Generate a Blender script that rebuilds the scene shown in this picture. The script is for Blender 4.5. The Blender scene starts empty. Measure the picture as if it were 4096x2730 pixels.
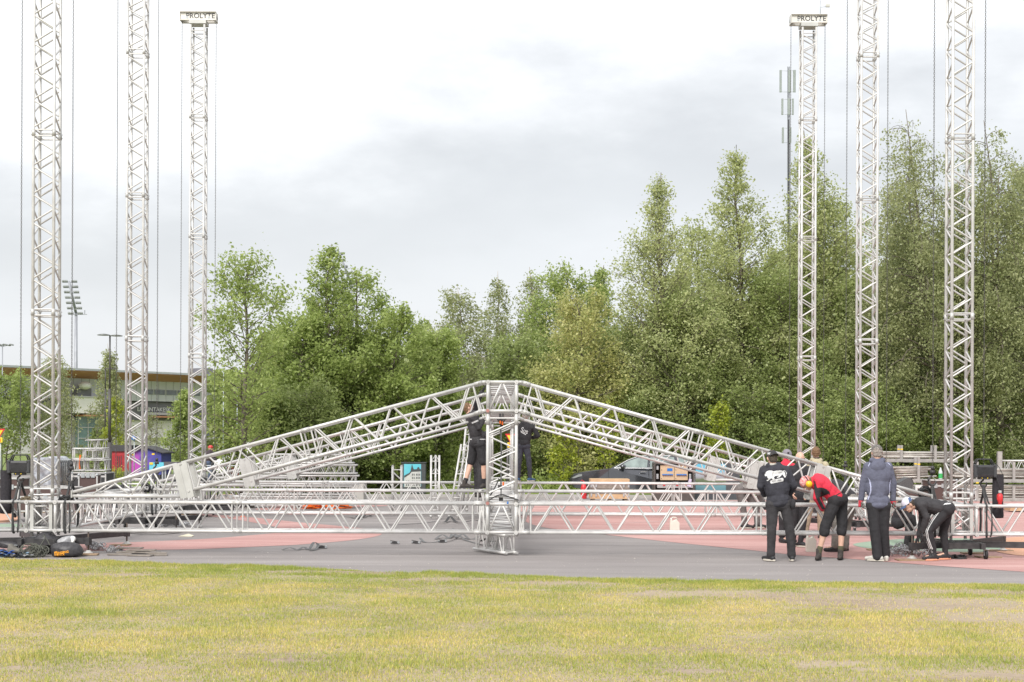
import bpy, bmesh, math, random
import numpy as np
from mathutils import Vector, Matrix
from mathutils.bvhtree import BVHTree
R = math.radians
sc = bpy.context.scene
C = sc.collection
rnd = random.Random(7)
# ---------------------------------------------------------------- camera
H = 1.90; F = 6050.0; XP = 2048.0; YP = 1766.0; ROLL = 0.0044
cam = bpy.data.cameras.new('camera'); cam_o = bpy.data.objects.new('camera', cam); C.objects.link(cam_o)
cam.lens = F / 4096 * 36; cam.sensor_width = 36; cam.sensor_fit = 'HORIZONTAL'
cam.shift_x = 0.0; cam.shift_y = (YP - 1365) / 4096
cam.clip_start = 0.1; cam.clip_end = 3000
cam_o.matrix_world = Matrix.Translation((0, 0, H)) @ Matrix.Rotation(R(90), 4, 'X') @ Matrix.Rotation(ROLL, 4, 'Z')
sc.camera = cam_o
sc.view_settings.view_transform = 'Standard'; sc.view_settings.look = 'None'
sc.view_settings.exposure = 1.32; sc.view_settings.gamma = 1
sc.cycles.use_denoising = True
sc.cycles.max_bounces = 8; sc.cycles.transparent_max_bounces = 8
sc.cycles.diffuse_bounces = 5; sc.cycles.glossy_bounces = 3; sc.cycles.sample_clamp_indirect = 6
# ---------------------------------------------------------------- sky (overcast) and sun
SUN_EL, SUN_AZ = 43, 200       # azimuth clockwise from +Y: behind the camera's left shoulder
w = bpy.data.worlds.new("World"); sc.world = w; w.use_nodes = True
nt = w.node_tree; nt.nodes.clear()
def N(t, **k):
    n = nt.nodes.new(t)
    for a, b in k.items(): setattr(n, a, b)
    return n
out = N('ShaderNodeOutputWorld'); bg = N('ShaderNodeBackground'); bg.inputs[1].default_value = 0.1
sky = N('ShaderNodeTexSky', sky_type='NISHITA', sun_disc=False, sun_elevation=R(SUN_EL), sun_rotation=R(SUN_AZ))
sky.dust_density = 3; sky.air_density = 1.2
tc = N('ShaderNodeTexCoord'); sep = N('ShaderNodeSeparateXYZ')
nt.links.new(tc.outputs['Generated'], sep.inputs[0])
def M(op, a, b=None, c=None):
    n = N('ShaderNodeMath', operation=op)
    for i, v in enumerate((a, b, c)):
        if v is None: continue
        if isinstance(v, (int, float)): n.inputs[i].default_value = v
        else: nt.links.new(v, n.inputs[i])
    return n.outputs[0]
hyp = M('SQRT', M('ADD', M('MULTIPLY', sep.outputs[0], sep.outputs[0]), M('MULTIPLY', sep.outputs[1], sep.outputs[1])))
el = M('DIVIDE', sep.outputs[2], M('MAXIMUM', hyp, 0.02))
az = M('DIVIDE', sep.outputs[0], M('MAXIMUM', hyp, 0.02))
cmb = N('ShaderNodeCombineXYZ'); nt.links.new(az, cmb.inputs[0]); nt.links.new(M('MULTIPLY', el, 2.1), cmb.inputs[1])
nt.links.new(sep.outputs[1], cmb.inputs[2])
def noise(scale, det, rough=.5, off=0.0):
    n = N('ShaderNodeTexNoise'); n.inputs['Scale'].default_value = scale; n.inputs['Detail'].default_value = det
    n.inputs['Roughness'].default_value = rough
    mp = N('ShaderNodeMapping'); mp.inputs['Location'].default_value = (off, off * .7, 0)
    nt.links.new(cmb.outputs[0], mp.inputs[0]); nt.links.new(mp.outputs[0], n.inputs[0])
    return n.outputs['Fac']
n1 = noise(3.2, 6, .52, 1.3); n2 = noise(9.0, 7, .55, 4.1); n3 = noise(2.0, 3, .5, 8.3)
# height of the grey cloud deck's upper edge rises to the right
t = M('SUBTRACT', el, M('MULTIPLY', az, 0.10))
t = M('ADD', t, M('ADD', M('MULTIPLY', M('SUBTRACT', n1, .5), .24), M('MULTIPLY', M('SUBTRACT', n2, .5), .13)))
ramp = N('ShaderNodeValToRGB'); cr = ramp.color_ramp; cr.interpolation = 'B_SPLINE'
cr.elements[0].position = 0.0; cr.elements[0].color = (.68, .695, .72, 1)
cr.elements[1].position = 1.0; cr.elements[1].color = (.86, .875, .90, 1)
for p, c in ((.09, (.68, .695, .72)), (.135, (.57, .583, .603)), (.19, (.63, .642, .66)), (.25, (.88, .89, .905)), (.35, (1, 1, 1)), (.6, (.86, .875, .9))):
    e = cr.elements.new(p); e.color = (*c, 1)
nt.links.new(t, ramp.inputs[0])
mv = N('ShaderNodeMix', data_type='RGBA', blend_type='MULTIPLY'); mv.inputs[0].default_value = 1
nt.links.new(ramp.outputs[0], mv.inputs[6])
sm = M('ADD', M('MULTIPLY', M('ADD', M('MULTIPLY', n3, .5), M('MULTIPLY', n2, .5)), .46), .77)
cc = N('ShaderNodeCombineColor')
for i in range(3): nt.links.new(sm, cc.inputs[i])
nt.links.new(cc.outputs[0], mv.inputs[7])
gain = N('ShaderNodeVectorMath', operation='SCALE'); gain.inputs[3].default_value = 5.3
nt.links.new(mv.outputs[2], gain.inputs[0])
mx = N('ShaderNodeMix', data_type='RGBA'); mx.inputs[0].default_value = 0.93
nt.links.new(sky.outputs[0], mx.inputs[6]); nt.links.new(gain.outputs[0], mx.inputs[7])
nt.links.new(mx.outputs[2], bg.inputs[0]); nt.links.new(bg.outputs[0], out.inputs[0])
sun = bpy.data.lights.new('sun', 'SUN'); sun.energy = 1.5; sun.angle = R(24); sun.color = (1.0, .965, .92)
sun_o = bpy.data.objects.new('sun', sun); C.objects.link(sun_o)
dv = Vector((math.sin(R(SUN_AZ)) * math.cos(R(SUN_EL)), math.cos(R(SUN_AZ)) * math.cos(R(SUN_EL)), math.sin(R(SUN_EL))))
sun_o.rotation_euler = dv.to_track_quat('Z', 'Y').to_euler(); sun_o.location = (0, 0, 60)
# ---------------------------------------------------------------- helpers
CR, SR = math.cos(ROLL), math.sin(ROLL)
def W(px, py, d):
    """the point at distance d (metres along +Y) that the photograph shows at pixel (px, py)"""
    u = (px - XP) / F; v = (YP - py) / F
    return Vector(((u * CR - v * SR) * d, d, H + (u * SR + v * CR) * d))
def G(px, py, z=0.0):
    u = (px - XP) / F; v = (YP - py) / F
    b = u * SR + v * CR
    return W(px, py, (z - H) / b)
MATS = {}
def mat(name, col, rough=.6, metal=0.0, var=.12, scale=8.0, bump=0.0, col2=None, emit=0, alpha=1, spec=.5, trans=0, bscale=None, det=4):
    if name in MATS: return MATS[name]
    m = bpy.data.materials.new(name); m.use_nodes = True; t = m.node_tree
    b = t.nodes['Principled BSDF']
    b.inputs['Roughness'].default_value = rough; b.inputs['Metallic'].default_value = metal
    b.inputs['Specular IOR Level'].default_value = spec
    if trans: b.inputs['Transmission Weight'].default_value = trans
    o = t.nodes.new('ShaderNodeTexCoord')
    n = t.nodes.new('ShaderNodeTexNoise'); n.inputs['Scale'].default_value = scale; n.inputs['Detail'].default_value = det
    t.links.new(o.outputs['Object'], n.inputs[0])
    mx = t.nodes.new('ShaderNodeMix'); mx.data_type = 'RGBA'
    if col2 is None:
        a = [max(0, c * (1 - var)) for c in col]; c2 = [min(1, c * (1 + var)) for c in col]
    else: a, c2 = col, col2
    mx.inputs[6].default_value = (*a, 1); mx.inputs[7].default_value = (*c2, 1)
    mr = t.nodes.new('ShaderNodeMapRange'); mr.inputs[1].default_value = .3; mr.inputs[2].default_value = .7
    t.links.new(n.outputs['Fac'], mr.inputs[0]); t.links.new(mr.outputs[0], mx.inputs[0])
    t.links.new(mx.outputs[2], b.inputs['Base Color'])
    if emit:
        t.links.new(mx.outputs[2], b.inputs['Emission Color']); b.inputs['Emission Strength'].default_value = emit
    if bump:
        bn = t.nodes.new('ShaderNodeBump'); bn.inputs['Strength'].default_value = bump; bn.inputs['Distance'].default_value = .02
        if bscale:
            n2 = t.nodes.new('ShaderNodeTexNoise'); n2.inputs['Scale'].default_value = bscale; n2.inputs['Detail'].default_value = 5
            t.links.new(o.outputs['Object'], n2.inputs[0]); t.links.new(n2.outputs['Fac'], bn.inputs['Height'])
        else: t.links.new(n.outputs['Fac'], bn.inputs['Height'])
        t.links.new(bn.outputs[0], b.inputs['Normal'])
    MATS[name] = m
    return m
ALU = mat('aluminium_tube', (.50, .49, .475), .48, .3, scale=5, col2=(.66, .65, .635), bump=.15)
ALU_OLD = mat('aluminium_worn', (.42, .415, .40), .5, .25, scale=9, col2=(.58, .57, .555), bump=.2)
ALU_PLATE = mat('aluminium_plate', (.44, .44, .42), .5, .3, scale=4, col2=(.54, .54, .52), bump=.25)
STEEL = mat('galvanised_steel', (.33, .35, .36), .5, .6, scale=14, col2=(.48, .5, .51))
BLACKST = mat('black_steel', (.025, .024, .026), .55, 0, scale=12, col2=(.055, .052, .053), bump=.1)
RUBBER = mat('black_rubber', (.02, .02, .021), .7)
BLACKP = mat('black_plastic', (.028, .028, .031), .5, scale=20, col2=(.045, .045, .05))
CHAINM = mat('chain_steel', (.10, .095, .09), .5, .7, scale=30, col2=(.2, .19, .18))
WEB = mat('black_webbing', (.022, .022, .024), .85, scale=60, col2=(.06, .06, .06))
WEBG = mat('grey_webbing', (.09, .09, .092), .85, scale=60, col2=(.17, .17, .17))
RED = mat('red_plastic', (.55, .03, .035), .4)
BLUE = mat('blue_plastic', (.02, .16, .5), .4)
ORANGE = mat('orange_plastic', (.8, .16, .02), .5)
YELLOW = mat('yellow_paint', (.8, .55, .03), .5)
WHITEP = mat('white_paint', (.72, .72, .7), .5)
WOOD = mat('plywood', (.22, .14, .085), .8, scale=6, col2=(.36, .26, .17), bump=.2)
PINEW = mat('pine_board', (.42, .27, .15), .7, scale=3, col2=(.56, .4, .24))
GREYW = mat('weathered_wood', (.16, .135, .115), .85, scale=8, col2=(.28, .25, .22), bump=.2)

class MB:
    """collects shapes and links them as one mesh object"""
    def __init__(s): s.v = []; s.f = []; s.sm = []
    def add(s, vs, fs, smooth=False):
        o = len(s.v); s.v += [tuple(p) for p in vs]
        s.f += [tuple(o + i for i in f) for f in fs]; s.sm += [smooth] * len(fs); return s
    def box(s, c, size, rot=None):
        x, y, z = size[0] / 2, size[1] / 2, size[2] / 2
        vs = [Vector(p) for p in ((-x, -y, -z), (x, -y, -z), (x, y, -z), (-x, y, -z), (-x, -y, z), (x, -y, z), (x, y, z), (-x, y, z))]
        if rot is not None: vs = [rot @ p for p in vs]
        c = Vector(c)
        return s.add([c + p for p in vs], [(0, 3, 2, 1), (4, 5, 6, 7), (0, 1, 5, 4), (1, 2, 6, 5), (2, 3, 7, 6), (3, 0, 4, 7)])
    def rbox(s, c, size, b=.02, rot=None):
        x, y, z = size[0] / 2, size[1] / 2, size[2] / 2
        bm = bmesh.new(); bmesh.ops.create_cube(bm, size=1)
        for v in bm.verts: v.co = Vector((v.co.x * 2 * x, v.co.y * 2 * y, v.co.z * 2 * z))
        bmesh.ops.bevel(bm, geom=bm.edges[:], offset=b, segments=2, affect='EDGES', profile=.6)
        c = Vector(c); bm.verts.index_update()
        vs = [c + ((rot @ v.co) if rot is not None else v.co) for v in bm.verts]
        s.add(vs, [tuple(v.index for v in f.verts) for f in bm.faces]); bm.free(); return s
    def tube(s, a, b, r, n=8, r2=None, cap=True, smooth=True):
        a = Vector(a); b = Vector(b); d = (b - a)
        if d.length < 1e-6: return s
        q = d.to_track_quat('Z', 'Y'); r2 = r if r2 is None else r2
        cs = [(math.cos(2 * math.pi * i / n), math.sin(2 * math.pi * i / n)) for i in range(n)]
        vs = [a + q @ Vector((c * r, e * r, 0)) for c, e in cs] + [b + q @ Vector((c * r2, e * r2, 0)) for c, e in cs]
        s.add(vs, [(i, (i + 1) % n, n + (i + 1) % n, n + i) for i in range(n)], smooth)
        if cap:
            s.f += [tuple(len(s.v) - 2 * n + i for i in range(n))[::-1], tuple(len(s.v) - n + i for i in range(n))]; s.sm += [False, False]
        return s
    def pipe(s, pts, r, n=6, closed=False, flat=None):
        """a tube along a polyline; flat=(w, t) makes a strap of that section"""
        pts = [Vector(p) for p in pts]; m = len(pts); rings = []
        up = Vector((0, 0, 1)); 
        for i, p in enumerate(pts):
            if closed: d = pts[(i + 1) % m] - pts[i - 1]
            else: d = pts[min(i + 1, m - 1)] - pts[max(i - 1, 0)]
            if d.length < 1e-9: d = Vector((1, 0, 0))
            d.normalize()
            x = d.cross(up)
            if x.length < .05: x = d.cross(Vector((0, 1, 0)))
            x.normalize(); y = x.cross(d).normalized()
            if flat: ring = [p + x * (sx * flat[0] / 2) + y * (sy * flat[1] / 2) for sx, sy in ((-1, -1), (1, -1), (1, 1), (-1, 1))]
            else:
                rr = r[i] if isinstance(r, (list, tuple)) else r
                ring = [p + x * (rr * math.cos(2 * math.pi * k / n)) + y * (rr * math.sin(2 * math.pi * k / n)) for k in range(n)]
            rings.append(ring)
        k = 4 if flat else n
        vs = [v for g in rings for v in g]; fs = []
        for i in range(m if closed else m - 1):
            j = (i + 1) % m
            for q in range(k): fs.append((i * k + q, i * k + (q + 1) % k, j * k + (q + 1) % k, j * k + q))
        if not closed: fs += [tuple(range(k))[::-1], tuple((m - 1) * k + q for q in range(k))]
        return s.add(vs, fs, not flat)
    def ball(s, c, r, n=8, m=6, rot=None):
        c = Vector(c); r = (r, r, r) if isinstance(r, (int, float)) else r
        vs = [Vector((0, 0, r[2]))]; fs = []
        for i in range(1, m):
            a = math.pi * i / m
            for j in range(n):
                b = 2 * math.pi * j / n; vs.append(Vector((r[0] * math.sin(a) * math.cos(b), r[1] * math.sin(a) * math.sin(b), r[2] * math.cos(a))))
        vs.append(Vector((0, 0, -r[2])))
        for j in range(n): fs.append((0, 1 + j, 1 + (j + 1) % n)); fs.append((len(vs) - 1, 1 + (m - 2) * n + (j + 1) % n, 1 + (m - 2) * n + j))
        for i in range(m - 2):
            for j in range(n): fs.append((1 + i * n + j, 1 + (i + 1) * n + j, 1 + (i + 1) * n + (j + 1) % n, 1 + i * n + (j + 1) % n))
        if rot is not None: vs = [rot @ v for v in vs]
        return s.add([c + v for v in vs], fs, True)
    def prism(s, poly, thick, frame=None):
        """poly: 2-D points (x, z) extruded along +y by thick; frame maps (x, y, z) to the scene"""
        n = len(poly); f = frame or (lambda x, y, z: (x, y, z))
        vs = [f(x, 0, z) for x, z in poly] + [f(x, thick, z) for x, z in poly]
        return s.add(vs, [tuple(range(n)), tuple(range(2 * n - 1, n - 1, -1))] + [(i, n + i, n + (i + 1) % n, (i + 1) % n) for i in range(n)])
    def lathe(s, c, prof, n=16, axis='Z'):
        c = Vector(c); vs = []; m = len(prof)
        for r, z in prof:
            for i in range(n):
                a = 2 * math.pi * i / n; x, y = r * math.cos(a), r * math.sin(a)
                vs.append(c + (Vector((x, y, z)) if axis == 'Z' else Vector((x, z, y)) if axis == 'Y' else Vector((z, x, y))))
        fs = [(i * n + j, i * n + (j + 1) % n, (i + 1) * n + (j + 1) % n, (i + 1) * n + j) for i in range(m - 1) for j in range(n)]
        return s.add(vs, fs, True)
    def torus(s, c, R1, r, ax='Z', n=12, m=6, sx=1, sy=1):
        c = Vector(c); pts = []
        for i in range(n):
            a = 2 * math.pi * i / n; x, y = R1 * sx * math.cos(a), R1 * sy * math.sin(a)
            pts.append(c + (Vector((x, y, 0)) if ax == 'Z' else Vector((x, 0, y)) if ax == 'Y' else Vector((0, x, y))))
        return s.pipe(pts, r, m, closed=True)
    def build(s, name, m, parent=None, world=True):
        vs = s.v
        if parent is not None and world:
            L = parent.matrix_basis.translation if parent.parent is None else parent.parent.matrix_basis.translation
            vs = [(p[0] - L[0], p[1] - L[1], p[2] - L[2]) for p in vs]
        me = bpy.data.meshes.new(name); me.from_pydata([tuple(p) for p in vs], [], s.f)
        me.polygons.foreach_set('use_smooth', s.sm)
        me.materials.append(m); me.update()
        o = bpy.data.objects.new(name, me); C.objects.link(o)
        if parent is not None: o.parent = parent
        return o
def tag(o, label=None, cat=None, group=None, kind=None):
    if label: o['label'] = label
    if cat: o['category'] = cat
    if group: o['group'] = group
    if kind: o['kind'] = kind
    return o
def thing(name, label, cat, loc=(0, 0, 0), rz=0.0, group=None):
    o = bpy.data.objects.new(name, None); C.objects.link(o); o.empty_display_size = .2
    o.location = loc; o.rotation_euler = (0, 0, rz); o.matrix_basis = Matrix.Translation(loc) @ Matrix.Rotation(rz, 4, 'Z')
    return tag(o, label, cat, group)
def dup(o, loc, label=None, rz=None, scale=None, group=None):
    kids = {}
    for x in bpy.data.objects:
        if x.parent is not None: kids.setdefault(x.parent.name, []).append(x)
    def cp(s, par):
        c = s.copy(); C.objects.link(c); c.parent = par
        for k in kids.get(s.name, []): cp(k, c)
        return c
    r = cp(o, None)
    s = o.scale.copy() if scale is None else Vector(scale if hasattr(scale, '__len__') else (scale,) * 3)
    r.location = loc; r.scale = s
    if rz is not None: r.rotation_euler = (0, 0, rz)
    if label: r['label'] = label
    if group: r['group'] = group
    return r
def text_mesh(txt, size, depth=.004, font_off=0.0):
    cu = bpy.data.curves.new('t', 'FONT'); cu.body = txt; cu.size = size; cu.extrude = depth / 2; cu.align_x = 'CENTER'; cu.align_y = 'CENTER'
    cu.offset = font_off; cu.resolution_u = 3
    o = bpy.data.objects.new('t', cu); C.objects.link(o)
    me = bpy.data.meshes.new_from_object(o.evaluated_get(bpy.context.evaluated_depsgraph_get()))
    bpy.data.objects.remove(o); bpy.data.curves.remove(cu)
    return me
def text(name, txt, size, m, parent, loc, rot=(R(90), 0, 0), depth=.004, sx=1, off=0.0, world=True):
    me = text_mesh(txt, size, depth, off); me.materials.clear(); me.materials.append(m)
    loc = Vector(loc)
    if world and parent is not None:
        loc = loc - (parent.matrix_basis.translation if parent.parent is None else parent.parent.matrix_basis.translation)
    T = Matrix.Translation(loc) @ (rot.to_4x4() if isinstance(rot, Matrix) else Matrix.LocRotScale(None, __import__('mathutils').Euler(rot), None)) @ Matrix.Diagonal((sx, 1, 1, 1))
    me.transform(T)
    o = bpy.data.objects.new(name, me); C.objects.link(o); o.parent = parent
    return o
# ---------------------------------------------------------------- marks printed on curved cloth
EYE = Vector((0, 0, H))
def bvh_of(o):
    me = o.data; L = o.parent.matrix_basis.translation if o.parent else Vector((0, 0, 0))
    if o.parent and o.parent.parent: L = o.parent.parent.matrix_basis.translation
    return BVHTree.FromPolygons([v.co + L for v in me.vertices], [tuple(p.vertices) for p in me.polygons]), L
def decal_bvh(name, flat, bbox, target, m, d, step, off):
    """flat: BVH of the mark in photo pixels (x, y, 0); every lattice cell inside it lands on the target's surface"""
    T, L = bvh_of(target); x0, y0, x1, y1 = bbox; nx = int((x1 - x0) / step) + 2; ny = int((y1 - y0) / step) + 2
    idx = {}; vs = []; fs_ = []
    def vert(i, j):
        if (i, j) in idx: return idx[(i, j)]
        p = W(x0 + i * step, y0 + j * step, d); dr = (p - EYE).normalized()
        h = T.ray_cast(p, dr, 1.6)
        if h[0] is None: idx[(i, j)] = -1; return -1
        nrm = h[1] if h[1].dot(dr) < 0 else -h[1]
        q = h[0] + (nrm * .6 - dr * .6).normalized() * off; vs.append(q - L); idx[(i, j)] = len(vs) - 1; return len(vs) - 1
    for i in range(nx):
        for j in range(ny):
            cx, cy = x0 + (i + .5) * step, y0 + (j + .5) * step
            if flat.ray_cast(Vector((cx, cy, 5)), Vector((0, 0, -1)))[0] is None: continue
            q = [vert(i, j), vert(i + 1, j), vert(i + 1, j + 1), vert(i, j + 1)]
            if min(q) < 0: continue
            if max((vs[a] - vs[b]).length for a in q for b in q) > step * d / F * 6: continue
            fs_.append(q)
    me = bpy.data.meshes.new(name); me.from_pydata([tuple(v) for v in vs], [], fs_); me.materials.append(m)
    for p in me.polygons: p.use_smooth = True
    o = bpy.data.objects.new(name, me); C.objects.link(o); o.parent = target
    return o
def decal(name, polys, target, m, d, step=1.6, off=.004):
    vs = []; fs_ = []
    for P in polys:
        bm = bmesh.new(); b = [bm.verts.new((x, y, 0)) for x, y in P]; bm.faces.new(b); bmesh.ops.triangulate(bm, faces=bm.faces[:]); bm.verts.index_update()
        o = len(vs); vs += [v.co.copy() for v in bm.verts]; fs_ += [tuple(o + v.index for v in f.verts) for f in bm.faces]; bm.free()
    xs = [v.x for v in vs]; ys = [v.y for v in vs]
    return decal_bvh(name, BVHTree.FromPolygons(vs, fs_), (min(xs), min(ys), max(xs), max(ys)), target, m, d, step, off)
def band(pts, w):
    """a polyline in pixels as a strip w pixels wide"""
    a = []; b = []
    for i, (x, y) in enumerate(pts):
        x0, y0 = pts[max(0, i - 1)]; x1, y1 = pts[min(len(pts) - 1, i + 1)]; l = math.hypot(x1 - x0, y1 - y0) or 1
        nx, ny = -(y1 - y0) / l * w / 2, (x1 - x0) / l * w / 2; a.append((x + nx, y + ny)); b.append((x - nx, y - ny))
    return a + b[::-1]
def decal_text(name, txt, px, py, size, target, m, d, rot=0, off=.004, bold=0, step=1.0, sx=1.0):
    me = text_mesh(txt, size, .0, 0.0); c, s_ = math.cos(R(rot)), math.sin(R(rot))
    vs = [Vector((px + (v.co.x * sx) * c - v.co.y * s_ * 1, py - (v.co.y * c + v.co.x * sx * s_), 0)) for v in me.vertices]
    f = [tuple(p.vertices) for p in me.polygons]
    if bold: 
        n = len(vs); vs2 = list(vs); f2 = list(f)
        for dx, dy in ((bold, 0), (-bold, 0), (0, bold), (0, -bold)): vs2 += [v + Vector((dx, dy, 0)) for v in vs]; f2 += [tuple(i + n * (1 + [(bold, 0), (-bold, 0), (0, bold), (0, -bold)].index((dx, dy))) for i in q) for q in f]
        vs, f = vs2, f2
    xs = [v.x for v in vs]; ys = [v.y for v in vs]
    return decal_bvh(name, BVHTree.FromPolygons(vs, f), (min(xs), min(ys), max(xs), max(ys)), target, m, d, step, off)
# ---------------------------------------------------------------- ground, plaza, painted areas, lawns
def nodes_mat(name):
    m = bpy.data.materials.new(name); m.use_nodes = True; MATS[name] = m
    return m, m.node_tree, m.node_tree.nodes['Principled BSDF']
def ramp_node(t, stops):
    r = t.nodes.new('ShaderNodeValToRGB'); e = r.color_ramp.elements
    e[0].position = stops[0][0]; e[0].color = (*stops[0][1], 1); e[1].position = stops[-1][0]; e[1].color = (*stops[-1][1], 1)
    for p, c in stops[1:-1]: x = e.new(p); x.color = (*c, 1)
    return r
def surf_mat(name, stops, s1, s2, rough=.9, bump=.3, bs=160, speck=None, stretch=(1, 1, 1)):
    m, t, b = nodes_mat(name); b.inputs['Roughness'].default_value = rough; b.inputs['Specular IOR Level'].default_value = .35
    o = t.nodes.new('ShaderNodeTexCoord'); mp = t.nodes.new('ShaderNodeMapping'); mp.inputs['Scale'].default_value = stretch
    t.links.new(o.outputs['Object'], mp.inputs[0])
    a = t.nodes.new('ShaderNodeTexNoise'); a.inputs['Scale'].default_value = s1; a.inputs['Detail'].default_value = 7; a.inputs['Roughness'].default_value = .6
    c = t.nodes.new('ShaderNodeTexNoise'); c.inputs['Scale'].default_value = s2; c.inputs['Detail'].default_value = 3
    t.links.new(mp.outputs[0], a.inputs[0]); t.links.new(o.outputs['Object'], c.inputs[0])
    mm = t.nodes.new('ShaderNodeMath'); mm.operation = 'MULTIPLY_ADD'; mm.inputs[1].default_value = .35
    t.links.new(c.outputs['Fac'], mm.inputs[0]); 
    m2 = t.nodes.new('ShaderNodeMath'); m2.operation = 'MULTIPLY'; m2.inputs[1].default_value = .65
    t.links.new(a.outputs['Fac'], m2.inputs[0]); t.links.new(m2.outputs[0], mm.inputs[2])
    r = ramp_node(t, stops); t.links.new(mm.outputs[0], r.inputs[0])
    t.links.new(r.outputs[0], b.inputs['Base Color'])
    bn = t.nodes.new('ShaderNodeBump'); bn.inputs['Strength'].default_value = bump; bn.inputs['Distance'].default_value = .01
    n3 = t.nodes.new('ShaderNodeTexNoise'); n3.inputs['Scale'].default_value = bs; n3.inputs['Detail'].default_value = 2
    t.links.new(o.outputs['Object'], n3.inputs[0]); t.links.new(n3.outputs['Fac'], bn.inputs['Height']); t.links.new(bn.outputs[0], b.inputs['Normal'])
    return m
ASPH = surf_mat('asphalt', [(.34, (.18, .162, .156)), (.46, (.245, .224, .217)), (.54, (.26, .238, .23)), (.66, (.33, .305, .295))], .7, 45, stretch=(.3, 1.9, 1))
PINK = surf_mat('pink_surfacing', [(.34, (.36, .19, .175)), (.5, (.45, .26, .24)), (.66, (.54, .35, .325))], .8, 50, stretch=(.35, 1.8, 1))
GREENP = surf_mat('green_surfacing', [(.3, (.22, .30, .22)), (.7, (.32, .40, .31))], .6, 50)
PEACH = surf_mat('peach_surfacing', [(.3, (.5, .27, .17)), (.7, (.6, .35, .24))], .6, 50)
DIRT = surf_mat('dry_soil', [(.3, (.15, .11, .085)), (.5, (.24, .19, .15)), (.7, (.33, .27, .21))], 3, 30, bump=.8, bs=40)
FARGR = surf_mat('far_lawn_grass', [(.3, (.10, .15, .03)), (.5, (.15, .20, .045)), (.7, (.22, .25, .07))], .8, 25, bump=.6, bs=30)
GRAVEL = surf_mat('pale_gravel', [(.3, (.24, .22, .2)), (.7, (.36, .34, .31))], 1, 40)
LAWNB = surf_mat('lawn_base', [(.3, (.22, .165, .125)), (.45, (.32, .25, .185)), (.6, (.38, .31, .22)), (.75, (.30, .26, .16))], .9, 18, bump=.9, bs=60, stretch=(.45, 1, 1))
def sheet(name, pts, z, m, kind='structure', thick=0):
    bm = bmesh.new(); vs = [bm.verts.new((p[0], p[1], z)) for p in pts]; f = bm.faces.new(vs)
    f.normal_update()
    if f.normal.z < 0: f.normal_flip()
    bmesh.ops.triangulate(bm, faces=bm.faces[:])
    me = bpy.data.meshes.new(name); bm.to_mesh(me); bm.free(); me.materials.append(m)
    o = bpy.data.objects.new(name, me); C.objects.link(o); o['kind'] = kind; return o
def smoothpoly(pts, n=6, closed=True):
    out = []; m = len(pts)
    for i in range(m if closed else m - 1):
        p0, p1, p2, p3 = (pts[(i + k) % m] if closed else pts[max(0, min(m - 1, i + k))] for k in (-1, 0, 1, 2))
        for j in range(n):
            t = j / n
            out.append(tuple(.5 * ((2 * b) + (c - a) * t + (2 * a - 5 * b + 4 * c - d) * t * t + (3 * b - a - 3 * c + d) * t ** 3) for a, b, c, d in zip(p0, p1, p2, p3)))
    if not closed: out.append(tuple(pts[-1]))
    return out
def gp(pts): return [tuple(G(x, y))[:2] for x, y in pts]
sheet('ground', [(-900, -60), (900, -60), (900, 1600), (-900, 1600)], -0.03, FARGR)
EDGE_PX = [(-500, 2236), (0, 2243), (313, 2247), (700, 2262), (1045, 2274), (1400, 2290), (1740, 2302), (2200, 2317), (2600, 2328), (3100, 2337), (3600, 2345), (4096, 2350), (4700, 2352)]
EDGE = [(x, y + .045 * math.sin(x * 3.1) * math.sin(x * 1.3 + 1) + .03 * math.sin(x * 11.3 + 2) + .02 * math.sin(x * 27)) for x, y in smoothpoly(gp(EDGE_PX), 40, closed=False)]
far_edge = [(40, 50.5), (14, 50.2), (2, 51.5), (-6, 50.8), (-13, 46.5), (-40, 44)]
sheet('plaza_asphalt', EDGE + [(60, EDGE[-1][1]), (60, 50.6)] + far_edge + [(-60, 44), (-60, EDGE[0][1])], 0.0, ASPH)
# painted areas laid on the asphalt
pinkL = [(-200, 2150), (0, 2158), (320, 2171), (500, 2171), (700, 2163), (850, 2155), (1010, 2142), (1120, 2131), (1128, 2122), (1080, 2104), (1010, 2091), (900, 2073), (780, 2062), (786, 2055), (1010, 2071), (1200, 2091), (1343, 2104), (1440, 2114), (1510, 2126), (1527, 2137), (1500, 2148), (1404, 2163), (1200, 2180), (1078, 2186), (789, 2198), (500, 2203), (320, 2204), (0, 2200), (-200, 2198)]
sheet('painted_pink_sweep', smoothpoly(gp(pinkL), 4), 0.004, PINK)
sheet('painted_pink_patch', smoothpoly(gp([(1020, 2038), (1100, 2028), (1300, 2017), (1500, 2016), (1560, 2022), (1480, 2029), (1300, 2034), (1120, 2042)]), 5), 0.004, PINK)
sheet('painted_pink_far_patch', smoothpoly(gp([(640, 1990), (900, 1979), (1180, 1977), (1260, 1982), (1180, 1989), (900, 1998), (700, 2000)]), 5), 0.004, PINK)
pinkR = [(2075, 2024), (2066, 2050), (2085, 2077), (2170, 2110), (2404, 2138), (2676, 2169), (3000, 2202), (3187, 2222), (3400, 2237), (3750, 2265), (4096, 2289), (4600, 2320)]
pr = smoothpoly(gp(pinkR), 6, closed=False); pf = smoothpoly(gp([(4700, 2004), (4096, 2004), (3400, 2004), (2800, 2003), (2300, 2005), (2120, 2012)]), 4, closed=False)
sheet('painted_pink_field', pr + pf, 0.004, PINK)
sheet('painted_pink_corner', smoothpoly(gp([(-300, 2050), (-50, 2052), (60, 2060), (70, 2080), (0, 2092), (-300, 2095)]), 4), 0.004, PEACH)
sheet('painted_green_corner', smoothpoly(gp([(-300, 2098), (0, 2097), (110, 2098), (150, 2108), (60, 2120), (-300, 2128)]), 4), 0.004, GREENP)
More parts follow.
